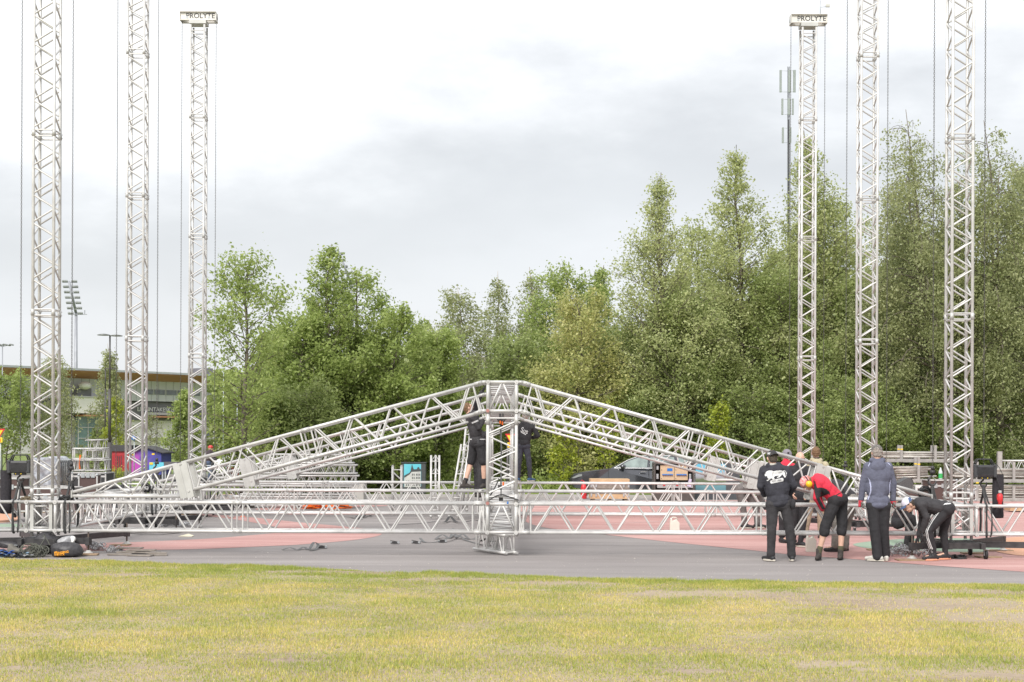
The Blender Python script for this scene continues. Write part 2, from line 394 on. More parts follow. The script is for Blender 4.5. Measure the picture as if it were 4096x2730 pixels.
sheet('painted_green_ellipse', smoothpoly(gp([(3412, 2180), (3480, 2168), (3620, 2158), (3800, 2155), (3960, 2160), (4040, 2172), (4030, 2194), (3920, 2210), (3760, 2208), (3600, 2202), (3470, 2195)]), 5), 0.008, GREENP)
sheet('painted_peach_patch', smoothpoly(gp([(4010, 2160), (4090, 2150), (4300, 2150), (4300, 2225), (4100, 2226), (4010, 2215), (3985, 2205), (4035, 2188)]), 5), 0.012, PEACH)
line_m = mat('faded_white_line', (.5, .42, .4), .9)
for pts in ([(2700, 2086), (2420, 2100), (2560, 2092)], [(3860, 2072), (4000, 2052), (4100, 2046)], [(3900, 2080), (4080, 2066), (4180, 2062)]):
    pp = smoothpoly([tuple(G(*p))[:2] for p in sorted(pts)], 6, closed=False)
    sheet('painted_line', [(x, y - .03) for x, y in pp] + [(x, y + .03) for x, y in pp[::-1]], 0.013, line_m)
# path and kerb behind the plaza
sheet('gravel_path', [(-60, 44.2), (-40, 44.2), (-13, 46.7), (-6, 51), (-6, 53), (-14, 49), (-40, 46.8), (-60, 46.8)], -0.006, GRAVEL)
sheet('street', [(-90, 66), (-8, 70), (-8, 84), (-90, 84)], -0.012, ASPH)
kb = MB()
KE = [(-60, 44.0), (-40, 44.0), (-13, 46.5), (-6, 50.8), (2, 51.5), (14, 50.2), (40, 50.5), (60, 50.6)]
for a, b in zip(KE[:-1], KE[1:]):
    a = Vector((*a, 0)); b = Vector((*b, 0)); d = (b - a).normalized(); s = Vector((-d.y, d.x, 0)) * .06
    kb.add([a - s + Vector((0, 0, -.05)), b - s + Vector((0, 0, -.05)), b + s + Vector((0, 0, -.05)), a + s + Vector((0, 0, -.05)),
            a - s + Vector((0, 0, .10)), b - s + Vector((0, 0, .10)), b + s + Vector((0, 0, .10)), a + s + Vector((0, 0, .10))],
           [(0, 3, 2, 1), (4, 5, 6, 7), (0, 1, 5, 4), (1, 2, 6, 5), (2, 3, 7, 6), (3, 0, 4, 7)])
KERB = mat('concrete_kerb', (.30, .29, .27), .85, scale=3, col2=(.4, .38, .36))
kb.build('kerb', KERB)['kind'] = 'structure'
# front lawn: an uneven soil sheet, then blades
def edge_y(x):
    for (x0, y0), (x1, y1) in zip(EDGE[:-1], EDGE[1:]):
        if x0 <= x <= x1: return y0 + (y1 - y0) * (x - x0) / (x1 - x0)
    return EDGE[0][1] if x < EDGE[0][0] else EDGE[-1][1]
ex = np.array([p[0] for p in EDGE]); ey = np.array([p[1] for p in EDGE])
def fnoise(x, y, s, seed):
    r = np.random.RandomState(seed); t = 0
    for k in range(7):
        a = r.uniform(0, 6.28); f = s * r.uniform(.6, 1.8); t = t + np.sin((x * math.cos(a) + y * math.sin(a) * 1.6) * f + r.uniform(0, 6.28) + 1.2 * np.sin(x * f * .37 + y * f * .51 + k))
    return t / 7 * 1.7
nx, ny = 150, 90
gx = np.linspace(-16, 16, nx); vv = []; 
for j in range(ny):
    t = (j / (ny - 1))
    for x in gx:
        y1 = float(np.interp(x, ex, ey)) - .02; y0 = 5.0
        y = y1 + (y0 - y1) * (1 - t)
        vv.append((x, y))
va = np.array(vv); hz = .018 * fnoise(va[:, 0], va[:, 1], 1.3, 3) + .012 * fnoise(va[:, 0], va[:, 1], 6, 4)
dist = np.interp(va[:, 0], ex, ey) - va[:, 1]
def lawn_z(x, y):
    d = np.interp(x, ex, ey) - y
    h = .012 * fnoise(x, y, 1.3, 3) + .005 * fnoise(x, y, 6, 4) + .03
    return h * np.clip(d / .25 + .25, .25, 1) + .004
hz = lawn_z(va[:, 0], va[:, 1])
me = bpy.data.meshes.new('front_lawn')
me.from_pydata([(a, b, c) for (a, b), c in zip(vv, hz)], [], [(j * nx + i, j * nx + i + 1, (j + 1) * nx + i + 1, (j + 1) * nx + i) for j in range(ny - 1) for i in range(nx - 1)])
me.polygons.foreach_set('use_smooth', [True] * len(me.polygons)); me.materials.append(LAWNB)
lawn = bpy.data.objects.new('front_lawn_soil', me); C.objects.link(lawn); lawn['kind'] = 'structure'
def bare(x, y):
    """1 where the turf is worn to soil"""
    r = np.random.RandomState(5); b = np.zeros_like(x)
    spots = [(1500, 2300, .9, .22), (1780, 2330, .7, .15), (2250, 2345, .8, .18), (2700, 2390, .8, .22), (3150, 2395, 1.1, .3), (3450, 2420, 1.3, .45), (3800, 2440, 1.5, .55), (4000, 2480, 1.0, .4), (3300, 2675, .45, .12), (3500, 2695, .3, .1), (2800, 2700, .3, .08), (3950, 2722, .5, .15), (4080, 2730, .3, .1), (1150, 2300, .5, .12), (500, 2310, .7, .1), (60, 2690, .2, .08), (1170, 2662, .25, .06), (3380, 2372, .6, .15), (3900, 2380, .9, .2), (2000, 2372, .5, .1)]
    for px, py, sx, sy in spots:
        g = G(px, py); q = ((x - g.x) / sx) ** 2 + ((y - g.y) / (sy * 1.6)) ** 2
        b = np.maximum(b, np.exp(-q * 1.1) * 1.1)
    return b * 1.15 + .30 * fnoise(x, y, 8, 11) + .30 * fnoise(x, y, 24, 12) - .24 + .16 * np.exp(-((np.interp(x, ex, ey) - y - 1.6) / 1.2) ** 2)
def make_blades(name, n, seed, hmin, hmax, wid, stops, tuft=None, m=None):
    r = np.random.RandomState(seed)
    if tuft is None:
        y = 11.2 + (25.2 - 11.2) * r.rand(n) ** .85; x = (r.rand(n) * 2 - 1) * (.43 * y + .4)
    else:
        k, per, spread = tuft; cy = 11.5 + 13 * r.rand(k) ** .9; cx = (r.rand(k) * 2 - 1) * (.36 * cy)
        if seed % 2:   # along the lawn's edge
            cx = r.uniform(-9.5, 9.5, k); cy = np.interp(cx, ex, ey) - r.rand(k) ** 2 * 1.1 - .01
        idx = r.randint(0, k, n); sc_ = r.uniform(.5, 1.3, k)[idx]
        x = cx[idx] + r.randn(n) * spread * sc_; y = cy[idx] + r.randn(n) * spread * sc_
    d = np.interp(x, ex, ey) - y
    ok = (d > -.04 + .05 * fnoise(x, y, 5, 21) + .05 * fnoise(x, y, 17, 22)) & ((r.rand(n) > np.clip(bare(x, y) * 1.5, 0, .88)))
    x, y = x[ok], y[ok]; n = len(x)
    z = lawn_z(x, y) - .004
    hs = r.uniform(hmin, hmax, n) * (1 + .35 * fnoise(x, y, 2.2, 8)) ; a = r.uniform(0, 6.28, n)
    lean = r.normal(0, .55, n); la = r.uniform(0, 6.28, n); wd = wid * r.uniform(.6, 1.3, n)
    P0 = np.stack([x - np.cos(a) * wd, y - np.sin(a) * wd, z], 1); P1 = np.stack([x + np.cos(a) * wd, y + np.sin(a) * wd, z], 1)
    P2 = np.stack([x + np.cos(la) * lean * hs, y + np.sin(la) * lean * hs, z + hs * np.cos(lean * .8)], 1)
    V = np.stack([P0, P1, P2], 1).reshape(-1, 3)
    me = bpy.data.meshes.new(name); me.vertices.add(3 * n); me.loops.add(3 * n); me.polygons.add(n)
    me.vertices.foreach_set('co', V.ravel()); me.loops.foreach_set('vertex_index', np.arange(3 * n)); me.polygons.foreach_set('loop_start', np.arange(n) * 3)
    me.update(); me.materials.append(m)
    # dry / green mix as a point colour: species patches, not shading
    dry = np.clip(.46 + .34 * fnoise(x * .5, y * .8, .8, 31) + .26 * fnoise(x, y, 2.6, 33) + r.normal(0, .32, n) - .25 * (d[ok] < 2.2) - .3 * (y < 13.2), 0, 1)
    col = np.zeros((n, 4)); gr = np.array([.30, .36, .085]); yl = np.array([.73, .59, .25]); mid = np.array([.53, .49, .14])
    t = dry[:, None]; c = np.where(t < .5, gr + (mid - gr) * t * 2, mid + (yl - mid) * (t - .5) * 2)
    col[:, :3] = c * r.uniform(.75, 1.3, n)[:, None]; col[:, 3] = 1
    ca = me.color_attributes.new('blade', 'FLOAT_COLOR', 'POINT'); ca.data.foreach_set('color', np.repeat(col, 3, 0).ravel())
    return me
gm, t_, b_ = nodes_mat('grass_blade'); b_.inputs['Roughness'].default_value = .6; b_.inputs['Specular IOR Level'].default_value = .25
at = t_.nodes.new('ShaderNodeAttribute'); at.attribute_name = 'blade'; t_.links.new(at.outputs['Color'], b_.inputs['Base Color'])
tr = t_.nodes.new('ShaderNodeBsdfTranslucent'); t_.links.new(at.outputs['Color'], tr.inputs[0]); ms = t_.nodes.new('ShaderNodeMixShader'); ms.inputs[0].default_value = .35
t_.links.new(b_.outputs[0], ms.inputs[1]); t_.links.new(tr.outputs[0], ms.inputs[2]); t_.links.new(ms.outputs[0], t_.nodes['Material Output'].inputs[0])
short = make_blades('lawn_grass', 770000, 2, .014, .036, .0038, None, None, gm)
tall = make_blades('lawn_tufts', 26000, 14, .035, .075, .0035, None, (260, 0, .16), gm)
edge = make_blades('lawn_edge_grass', 60000, 15, .02, .06, .004, None, (520, 0, .10), gm)
bm = bmesh.new()
weeds = make_blades('lawn_weeds', 16000, 4, .015, .04, .006, None, (120, 0, .24), gm)
wc = np.empty(len(weeds.vertices) * 4); weeds.color_attributes['blade'].data.foreach_get('color', wc); wc = wc.reshape(-1, 4); wc[:, :3] = wc[:, :3] * .45 + np.array([.31, .40, .10]) * .55; weeds.color_attributes['blade'].data.foreach_set('color', wc.ravel())
for q in (short, tall, edge, weeds): bm.from_mesh(q)
gme = bpy.data.meshes.new('lawn_grass'); bm.to_mesh(gme); bm.free(); gme.materials.append(gm)
go = bpy.data.objects.new('lawn_grass', gme); C.objects.link(go)
tag(go, 'dry yellow green grass blades of the front lawn', 'grass', kind='stuff')

# pale grit scattered on the asphalt, thicker along the lawn
r = np.random.RandomState(77); n = 2600
x = r.uniform(-9.5, 9.5, n); e = np.interp(x, ex, ey); y = e + np.abs(r.randn(n)) ** 1.5 * np.where(r.rand(n) < .6, .12, 2.6) + .02
bm_v = []; bm_f = []
for i in range(n):
    q = r.uniform(.003, .009) * (1.8 if r.rand() < .03 else 1); a = r.uniform(0, 6.28); k = len(bm_v)
    for j in range(4): bm_v.append((x[i] + q * math.cos(a + j * 1.57) * r.uniform(.7, 1.3), y[i] + q * math.sin(a + j * 1.57) * r.uniform(.7, 1.3), .003))
    bm_v.append((x[i], y[i], .004 + q * .8)); bm_f += [(k, k + 1, k + 4), (k + 1, k + 2, k + 4), (k + 2, k + 3, k + 4), (k + 3, k, k + 4)]
me = bpy.data.meshes.new('loose_grit'); me.from_pydata(bm_v, [], bm_f); me.materials.append(mat('grit', (.22, .19, .15), .9, scale=3, col2=(.6, .56, .5)))
o = bpy.data.objects.new('loose_grit', me); C.objects.link(o); tag(o, 'loose pale grit on the asphalt along the lawn', 'grit', kind='stuff')
# ---------------------------------------------------------------- truss rig
TR, DR = .0275, .0155
def V3(*a): return Vector(a)
def truss(name, label, p0, p1, w=.47, h=.47, joints=(), pitch=.69, group=None, up=V3(0, 0, 1), cr=TR, dr=DR, cat='truss', m=None, nseg=10, phase=0, rear=.06, ends=True, cap=False, full=False):
    p0 = Vector(p0); p1 = Vector(p1); L = (p1 - p0).length; a = (p1 - p0).normalized()
    s = a.cross(up).normalized(); u = s.cross(a).normalized(); m = m or ALU
    if s.y < -.5: s = -s
    o = thing(name, label, cat, p0, 0, group)
    cor = {(i, j): s * (i * w / 2) + u * (j * h / 2) for i in (-1, 1) for j in (-1, 1)}
    for k, c in cor.items(): MB().tube(p0 + c, p1 + c, cr, nseg).build('chord', m, o)
    cuts = [0] + [j for j in joints] + [L]
    faces = [((-1, -1), (-1, 1)), ((1, -1), (1, 1)), ((-1, 1), (1, 1)), ((-1, -1), (1, -1))]
    for fi, (ka, kb_) in enumerate(faces):
        for q in range(len(cuts) - 1):
            mb = MB()
            x0, x1 = cuts[q] + .09, cuts[q + 1] - .09
            if ends or q > 0 : mb.tube(p0 + a * x0 + cor[ka], p0 + a * x0 + cor[kb_], dr, 6, cap=False)
            mb.tube(p0 + a * x1 + cor[ka], p0 + a * x1 + cor[kb_], dr, 6, cap=False)
            x0 += .03 + (rear if fi == 1 else 0); x1 -= .03
            n = max(2, round((x1 - x0) / (pitch / 2))); st = (x1 - x0) / n
            if fi >= 2 and not full: n = max(1, n // 2); st = (x1 - x0) / n
            for i in range(n):
                e = (i + q + (fi >= 2) + phase) % 2
                A, B = (cor[ka], cor[kb_]) if e == 0 else (cor[kb_], cor[ka])
                mb.tube(p0 + a * (x0 + i * st + .02) + A, p0 + a * (x0 + (i + 1) * st - .02) + B, dr, 6, cap=False)
            mb.build('bracing', m, o)
    for j in joints:
        for c in cor.values():
            mb = MB()
            mb.tube(p0 + a * (j - .075) + c, p0 + a * (j + .075) + c, cr + .006, nseg)
            mb.tube(p0 + a * (j - .035) + c - s * (cr + .018), p0 + a * (j - .035) + c + s * (cr + .018), .006, 5)
            mb.tube(p0 + a * (j + .035) + c - s * (cr + .018), p0 + a * (j + .035) + c + s * (cr + .018), .006, 5)
            mb.build('coupler', ALU_OLD, o)
    if cap:
        mb = MB()
        for c in cor.values():
            for e in (p0, p1): mb.tube(e + c - a * .001, e + c + a * .03, cr * .8, nseg) if e is p1 else mb.tube(e + c - a * .03, e + c, cr * .8, nseg)
        mb.build('end_plug', ALU_OLD, o)
    return o
ROWS = [('front', -.165, 24.95), ('middle', -.225, 31.26), ('rear', -.255, 37.5)]
HW = 7.6; ZB0, ZB1 = .395, .865; ZP0, ZP1 = 2.40, 2.875
ZC = (ZB0 + ZB1) / 2
def block(name, label, cx, d, z0, z1, group):
    """corner cube at the ridge or at the middle of a base truss"""
    o = thing(name, label, 'corner block', (cx, d + .235, z0), 0, group)
    xs = (cx - .235, cx + .235); ys = (d, d + .47)
    for x in xs:
        for y in ys: MB().tube((x, y, z0 - .05), (x, y, z1 + .02), .03, 10).build('post', ALU_OLD, o)
    for z in (z0, z1):
        mb = MB()
        for y in ys: mb.tube((xs[0], y, z), (xs[1], y, z), TR, 10)
        for x in xs: mb.tube((x, ys[0], z), (x, ys[1], z), TR, 10)
        mb.build('frame', ALU, o)
    mb = MB()
    for y in ys:
        mb.tube((xs[0] + .03, y, z0 + .03), (cx - .02, y, z1 - .03), DR, 6); mb.tube((cx + .02, y, z1 - .03), (xs[1] - .03, y, z0 + .03), DR, 6)
    for x in xs: mb.tube((x, ys[0], z0 + .03), (x, ys[1], z1 - .03), DR, 6); mb.tube((x, ys[1], z0 + .03), (x, ys[0], z1 - .03), DR, 6)
    mb.build('bracing', ALU, o)
    mb = MB()
    for x in xs:
        for z in (z0, z1): MB().tube((x, d - .034, z), (x, d - .02, z), .036, 12).tube((x, d - .042, z), (x, d - .03, z), .009, 6).build('bolt_plate', ALU_OLD, o)
    return o
GB = 'ground level base trusses'; GG = 'sloping gable trusses'; SL = .273; CA = 1 / math.sqrt(1 + SL * SL)
for ri, (rn, X0, d) in enumerate(ROWS):
    yc = d + .235
    nm = {'front': 'nearest', 'middle': 'middle', 'rear': 'farthest'}[rn]
    truss('base_truss', f'{nm} row base truss, long horizontal aluminium lattice left of the centre block', (X0 - HW + .26, yc, ZC), (X0 - .27, yc, ZC), joints=(2.98, 6.95), group=GB, phase=ri % 2)
    truss('base_truss', f'{nm} row base truss, long horizontal aluminium lattice right of the centre block', (X0 + .27, yc, ZC), (X0 + HW - .26, yc, ZC), joints=(.12, 4.1), group=GB, phase=1)
    if ri == 0:
        truss('base_truss', 'short base truss running out of the picture left of the nearest left tower', (X0 - HW - 3.2, yc, ZC), (X0 - HW - .26, yc, ZC), group=GB)
        truss('base_truss', 'short base truss running out of the picture right of the nearest right tower', (X0 + HW + .26, yc, ZC), (X0 + HW + 3.2, yc, ZC), group=GB, phase=1)
    block('truss_corner_block', f'{nm} row cube shaped base block in the middle of the base truss', X0, d, ZB0, ZB1, 'corner blocks')
    block('truss_corner_block', f'{nm} row cube shaped ridge block at the peak of the gable', X0, d, ZP0, ZP1, 'corner blocks')
    # king post between the blocks
    o = truss('king_post_truss', f'{nm} row upright truss between base block and ridge block', (X0, yc, ZB1 + .03), (X0, yc, ZP0 - .03), pitch=.46, group='king posts', up=V3(0, 1, 0), full=True, rear=0)
    for i in (-1, 1):
        for j in (-1, 1):
            x, y = X0 + i * .235, yc + j * .235
            for z in (ZB1 + .1, ZP0 - .14): MB().tube((x, y, z - .09), (x, y, z + .06), .034, 10).tube((x - .055, y, z), (x + .055, y, z), .008, 6).build('coupler', ALU_OLD, o)
    # gables
    for sg in (-1, 1):
        side = 'left' if sg < 0 else 'right'
        def P(off, z): return V3(X0 + sg * off, yc, z)
        zt = lambda off: 2.867 - SL * (off - .343)
        un = V3(sg * SL, 0, 1).normalized()      # perpendicular to the slope, upward
        top0, top1 = P(.40, zt(.40)), P(5.28, zt(5.28))
        c0 = top0 - un * .235; c1 = top1 - un * .235
        o = truss('gable_truss', f'{nm} row sloping gable truss falling to the {side} of the ridge', c0, c1, joints=(2.95,), group=GG, pitch=.67, up=V3(0, 0, 1), phase=1)
        for y in (d, d + .47):
            for zz, z_ in ((ZP1, zt(.40)), (ZP0, zt(.40) - .235 * 2 * un.z)):
                mb = MB(); xx = .40 + (0 if zz == ZP1 else -.47 * SL * CA)
                mb.tube((X0 + sg * .265, y, zz), (X0 + sg * .34, y, zz - .004), .031, 10)
                mb.tube((X0 + sg * .34, y, zz - .004), (X0 + sg * (.46), y, (zt(.46) if zz == ZP1 else zt(.46) - .487)), .034, 10)
                mb.tube((X0 + sg * .39, y - .045, zz - .012), (X0 + sg * .39, y + .045, zz - .012), .011, 6)
                mb.build('ridge_hinge', ALU_OLD, o)
        # eave piece
        e = thing('eave_truss', f'{nm} row wedge shaped eave truss with pointed outer end on the {side}', 'truss', P(5.2, .95), 0, 'eave trusses')
        zb = .966
        for y in (d, d + .47):
            MB().tube((X0 + sg * 7.08, y, zt(7.08)), (X0 + sg * 5.36, y, zt(5.36)), TR, 10).build('chord', ALU, e)
            MB().tube((X0 + sg * 7.08, y, zb), (X0 + sg * 5.25, y, zb), TR, 10).build('chord', ALU, e)
            MB().box((X0 + sg * 7.09, y, .998), (.02, .07, .12)).build('end_cap', ALU_PLATE, e); mb = MB()
            nodes = [(6.80, 0), (6.42, 1), (6.12, 0), (5.86, 1), (5.62, 0), (5.44, 1)]
            for (a, e0), (b, e1) in zip(nodes[:-1], nodes[1:]):
                mb.tube((X0 + sg * a, y, zt(a) if e0 else zb), (X0 + sg * b, y, zt(b) if e1 else zb), DR, 6)
            mb.build('bracing', ALU, e)
        mb = MB()
        for off in (7.08, 6.4, 5.8): mb.tube((X0 + sg * off, d, zb), (X0 + sg * off, d + .47, zb), DR, 6); mb.tube((X0 + sg * off, d, zt(off)), (X0 + sg * off, d + .47, zt(off)), DR, 6)
        for a, b in ((7.0, 6.4), (6.4, 5.8), (5.8, 5.3)): mb.tube((X0 + sg * a, d, zb), (X0 + sg * b, d + .47, zb), DR, 6)
        mb.build('cross_brace', ALU, e)
        for y in (d - .03, d + .50):
            mb = MB()
            q = [(5.43, zt(5.43) + .01), (5.20, zt(5.20) + .01), (5.07, .975), (5.11, .945), (5.29, .93)]
            if sg > 0: q = q[::-1]
            mb.prism([(X0 + sg * x, z) for x, z in q], .012, lambda x, yy, z, y=y: (x, y + yy - .006, z))
            mb.prism([(X0 + sg * x, z) for x, z in ((5.335, zt(5.33)), (5.315, zt(5.31)), (5.18, .95), (5.20, .95))], .03, lambda x, yy, z, y=y: (x, y + yy - .015, z))
            mb.build('joint_plate', ALU_PLATE, e)
        for y in (d, d + .47):
            MB().tube((X0 + sg * 5.30, y - .05, zt(5.3) - .01), (X0 + sg * 5.30, y + .05, zt(5.3) - .01), .02, 8).build('pivot_pin', ALU_OLD, e)
            MB().tube((X0 + sg * 5.16, y - .05, 1.06), (X0 + sg * 5.16, y + .05, 1.06), .02, 8).build('pivot_pin', ALU_OLD, e)
    # sleeves and towers
for k in range(2):
    (n0, X0, d0), (n1, X1, d1) = ROWS[k], ROWS[k + 1]
    a, b = V3(X0, d0 + .52, 0), V3(X1, d1 - .05, 0)
    bay = ('front', 'rear')[k]
    for off, nm in ((-HW, 'left'), (HW, 'right')):
        truss('side_truss', f'{bay} bay of the {nm} side truss running back between two towers', a + V3(off, 0, ZC), b + V3(off, 0, ZC), group='side trusses', pitch=.6, joints=(2.8,), rear=0)
    truss('centre_truss', f'{bay} bay of the low centre truss running back from base block to base block', a + V3(0, 0, ZC), b + V3(0, 0, ZC), group='centre trusses', pitch=.5, joints=(2.8,), rear=0)
    truss('ridge_truss', f'{bay} bay of the raised ridge truss running back from peak to peak', a + V3(0, 0, (ZP0 + ZP1) / 2), b + V3(0, 0, (ZP0 + ZP1) / 2), group='ridge trusses', pitch=.5, joints=(2.8,), rear=0)
# short truss lying under the front base block
truss('loose_truss', 'small loose truss lying on the asphalt under the centre base block', (-.005, 25.14, .19), (-.56, 26.15, .19), w=.20, h=.29, group=None, pitch=.33, cr=.026, cap=True, rear=0)

def make_tower(label):
    """lattice tower standing in its sleeve; local origin on the ground at its centre"""
    o = thing('lattice_tower', label, 'lattice tower', (0, 0, 0), 0, 'lattice towers')
    q = .1695; top = 12.22; z0 = .30
    for i, j in ((-1, -1), (1, -1), (1, 1), (-1, 1)): MB().tube((i * q, j * q, z0), (i * q, j * q, top), .0265, 10).build('leg', ALU, o, False)
    js = [1.03, 4.0, 6.97, 9.94]
    cuts = [z0 + .06] + js + [top - .1]
    faces = [((-1, -1), (1, -1)), ((1, -1), (1, 1)), ((1, 1), (-1, 1)), ((-1, 1), (-1, -1))]
    for fi, (A, B) in enumerate(faces):
        A = Vector((A[0] * q, A[1] * q, 0)); B = Vector((B[0] * q, B[1] * q, 0))
        for a, b in zip(cuts[:-1], cuts[1:]):
            mb = MB()
            for z in (a + .05, b - .05): mb.tube(A + V3(0, 0, z), B + V3(0, 0, z), .0135, 6, cap=False)
            a1, b1 = a + .08, b - .08; n = max(2, round((b1 - a1) / .227)); st = (b1 - a1) / n
            if n % 2: n += 1; st = (b1 - a1) / n
            for i in range(n):
                S, E = (A, B) if (i + (0, 1, 1, 0)[fi]) % 2 == 0 else (B, A)
                mb.tube(S + V3(0, 0, a1 + i * st + .012), E + V3(0, 0, a1 + (i + 1) * st - .012), .0155, 6, cap=False)
            mb.build('lacing', ALU, o, False)
    for z in js:
        for i, j in ((-1, -1), (1, -1), (1, 1), (-1, 1)):
            mb = MB()
            mb.tube((i * q, j * q, z - .055), (i * q, j * q, z + .055), .0325, 10)
            for zz in (z - .03, z + .03): mb.tube((i * q - .045, j * q, zz), (i * q + .045, j * q, zz), .006, 5)
            mb.build('coupler', ALU_OLD, o, False)
    # head
    h = MB(); zt = 12.44
    h.box((0, -.115, zt), (.89, .008, .20)); h.box((0, .115, zt), (.89, .008, .20))
    for y in (-.14, .14):
        for z in (zt - .104, zt + .104): h.box((0, y, z), (.89, .07, .012))
    h.box((-.448, 0, zt), (.006, .30, .22)); h.box((.448, 0, zt), (.006, .30, .22))
    hd = h.build('head_beam', mat('head_paint', (.60, .58, .54), .5, .2, scale=4, col2=(.7, .68, .64)), o, False)
    text('lettering', 'PROLYTE', .175, BLACKP, hd, (.06, -.122, zt + .002), depth=.003, sx=1.0, off=.002, world=False)
    sk = MB(); sk.box((0, -.18, 12.29), (.42, .016, .09)); sk.box((0, .18, 12.29), (.42, .016, .09)); sk.box((-.205, 0, 12.29), (.012, .36, .09)); sk.box((.205, 0, 12.29), (.012, .36, .09))
    sk.box((0, 0, 12.25), (.40, .34, .01)); sk.build('head_bracket', ALU_PLATE, o, False)
    pu = MB()
    for x in (-.40, .40): pu.tube((x, -.03, zt - .02), (x, .03, zt - .02), .07, 14)
    for x in (-.27, .27): pu.tube((x, -.12, zt - .03), (x, -.125, zt - .03), .03, 10)
    pu.build('pulley', STEEL, o, False)
    return o
def chain_mesh(z0, z1, name, label, group):
    mb = MB(); p = .034; n = int((z1 - z0) / p)
    for i in range(n):
        z = z1 - i * p - .024; k = i % 2
        mb.torus((0, 0, z), 1, .0036, 'Y' if k else 'X', 8, 4, .0105, .0215)
    o = mb.build(name, CHAINM); return tag(o, label, 'chain', group)
def make_hook():
    o = thing('hook_block', 'x', 'hook', (0, 0, 0), 0, 'black lifting hooks on the inner chains')
    b = MB(); b.tube((0, 0, 1.52), (0, 0, 1.46), .03, 10); b.tube((0, 0, 1.45), (0, 0, 1.39), .042, 10, r2=.05); b.tube((0, 0, 1.47), (0, 0, 1.44), .02, 8); b.build('hook_body', BLACKST, o, False)
    h = MB(); pts = [(-.012, 0, 1.39)] + [(.065 * math.sin(R(a)) - .003, 0, 1.27 + .075 * math.cos(R(a))) for a in range(-20, -300, -28)]
    h.pipe(pts, [.016, .018, .02, .022, .024, .024, .022, .02, .017, .013, .009][:len(pts)] + [.008] * max(0, len(pts) - 11), 8); h.build('hook', BLACKST, o, False)
    l = MB(); l.tube((-.012, 0, 1.385), (.055, 0, 1.25), .006, 5); l.build('safety_latch', STEEL, o, False)
    return o
def make_sling(label='x'):
    o = MB()
    o.pipe([(-.01, 0, 1.20), (-.02, -.06, 1.10), (-.025, -.18, .93), (-.03, -.268, .86), (-.035, -.272, .6), (-.03, -.272, .38), (-.02, -.24, .35)], 0, flat=(.034, .024))
    o.pipe([(.01, 0, 1.20), (.015, -.04, 1.10), (.03, -.15, .93), (.045, -.265, .85), (.06, -.27, .6), (.05, -.27, .42), (.04, -.24, .36)], 0, flat=(.022, .02))
    o.pipe([(.0, .01, 1.20), (.02, .1, 1.05), (.03, .26, .87), (.04, .268, .6), (.03, .265, .38)], 0, flat=(.034, .024))
    return tag(o.build('round_sling', WEB), label, 'sling', 'black round slings wrapped on the trusses')
def make_hoist():
    o = thing('chain_hoist', 'x', 'hoist', (0, 0, 0), 0, 'black electric chain hoists')
    HZ = .06
    b = MB(); b.rbox((0, 0, 1.38 + HZ), (.335, .22, .20), .03)
    for i in range(7): b.box((0, -.113, 1.325 + HZ + i * .019), (.27, .012, .008))
    b.rbox((0, 0, 1.265 + HZ), (.17, .16, .05), .012); b.build('motor_body', BLACKP, o, False)
    for x in (-.15, .15):
        c = MB(); c.rbox((x * 1.1, 0, 1.38 + HZ), (.05, .235, .22), .015)
        for z in (1.47, 1.30): c.tube((x, -.125, z + HZ), (x, -.105, z + HZ), .017, 8)
        c.build('end_cap', mat('hoist_grey', (.045, .047, .052), .5), o, False)
    h = MB(); h.pipe([(-.155, -.05, 1.47 + HZ), (-.12, -.05, 1.56 + HZ), (-.10, -.05, 1.575 + HZ), (.10, -.05, 1.575 + HZ), (.12, -.05, 1.56 + HZ), (.155, -.05, 1.47 + HZ)], .012, 6)
    h.pipe([(-.155, .05, 1.47 + HZ), (-.12, .05, 1.56 + HZ), (-.10, .05, 1.575 + HZ), (.10, .05, 1.575 + HZ), (.12, .05, 1.56 + HZ), (.155, .05, 1.47 + HZ)], .012, 6)
    for x in (-.1, -.03, .04, .1): h.tube((x, -.05, 1.575 + HZ), (x, .05, 1.575 + HZ), .01, 6)
    h.build('handle', BLACKP, o, False)
    k = MB(); pts = [(0, 0, 1.25 + HZ)] + [(.05 * math.sin(R(a)), 0, 1.165 + HZ + .055 * math.cos(R(a))) for a in range(-15, -300, -28)]
    k.pipe(pts, .016, 8); k.build('hook', BLACKST, o, False)
    y = MB(); y.ball((.04, -.085, 1.262 + HZ), (.012, .012, .01)); y.ball((-.05, -.085, 1.262 + HZ), (.01, .01, .008)); y.build('warning_mark', YELLOW, o, False)
    return o
def make_bag(sg, hl):
    o = thing('chain_bag', hl, 'chain bag', (0, 0, 0), 0, 'long black chain bags')
    mb = MB(); prof = []
    rings = []
    for k, (z, r) in enumerate(((1.38, .088), (1.30, .09), (1.1, .093), (.95, .088), (.80, .095), (.70, .10), (.66, .085), (.655, .04))):
        rings.append([(r * math.cos(t * math.pi / 8) * (1 + .07 * math.sin(3 * t + k)), r * .8 * math.sin(t * math.pi / 8), z) for t in range(16)])
    vs = [p for g in rings for p in g]
    mb.add(vs, [(i * 16 + j, i * 16 + (j + 1) % 16, (i + 1) * 16 + (j + 1) % 16, (i + 1) * 16 + j) for i in range(7) for j in range(16)] + [tuple(7 * 16 + j for j in range(16))[::-1]], True)
    mb.build('bag', mat('bag_cloth', (.018, .016, .02), .9, scale=30, col2=(.035, .032, .038), bump=.3, bscale=18), o, False)
    s = MB(); s.pipe([(-sg * .08, -.01, 1.36), (-sg * .10, 0, 1.50), (-sg * .05, 0, 1.58)], 0, flat=(.03, .004)); s.pipe([(sg * .08, -.01, 1.37), (sg * .02, 0, 1.5), (-sg * .05, 0, 1.58)], 0, flat=(.03, .004)); s.build('strap', WEB, o, False)
    return o
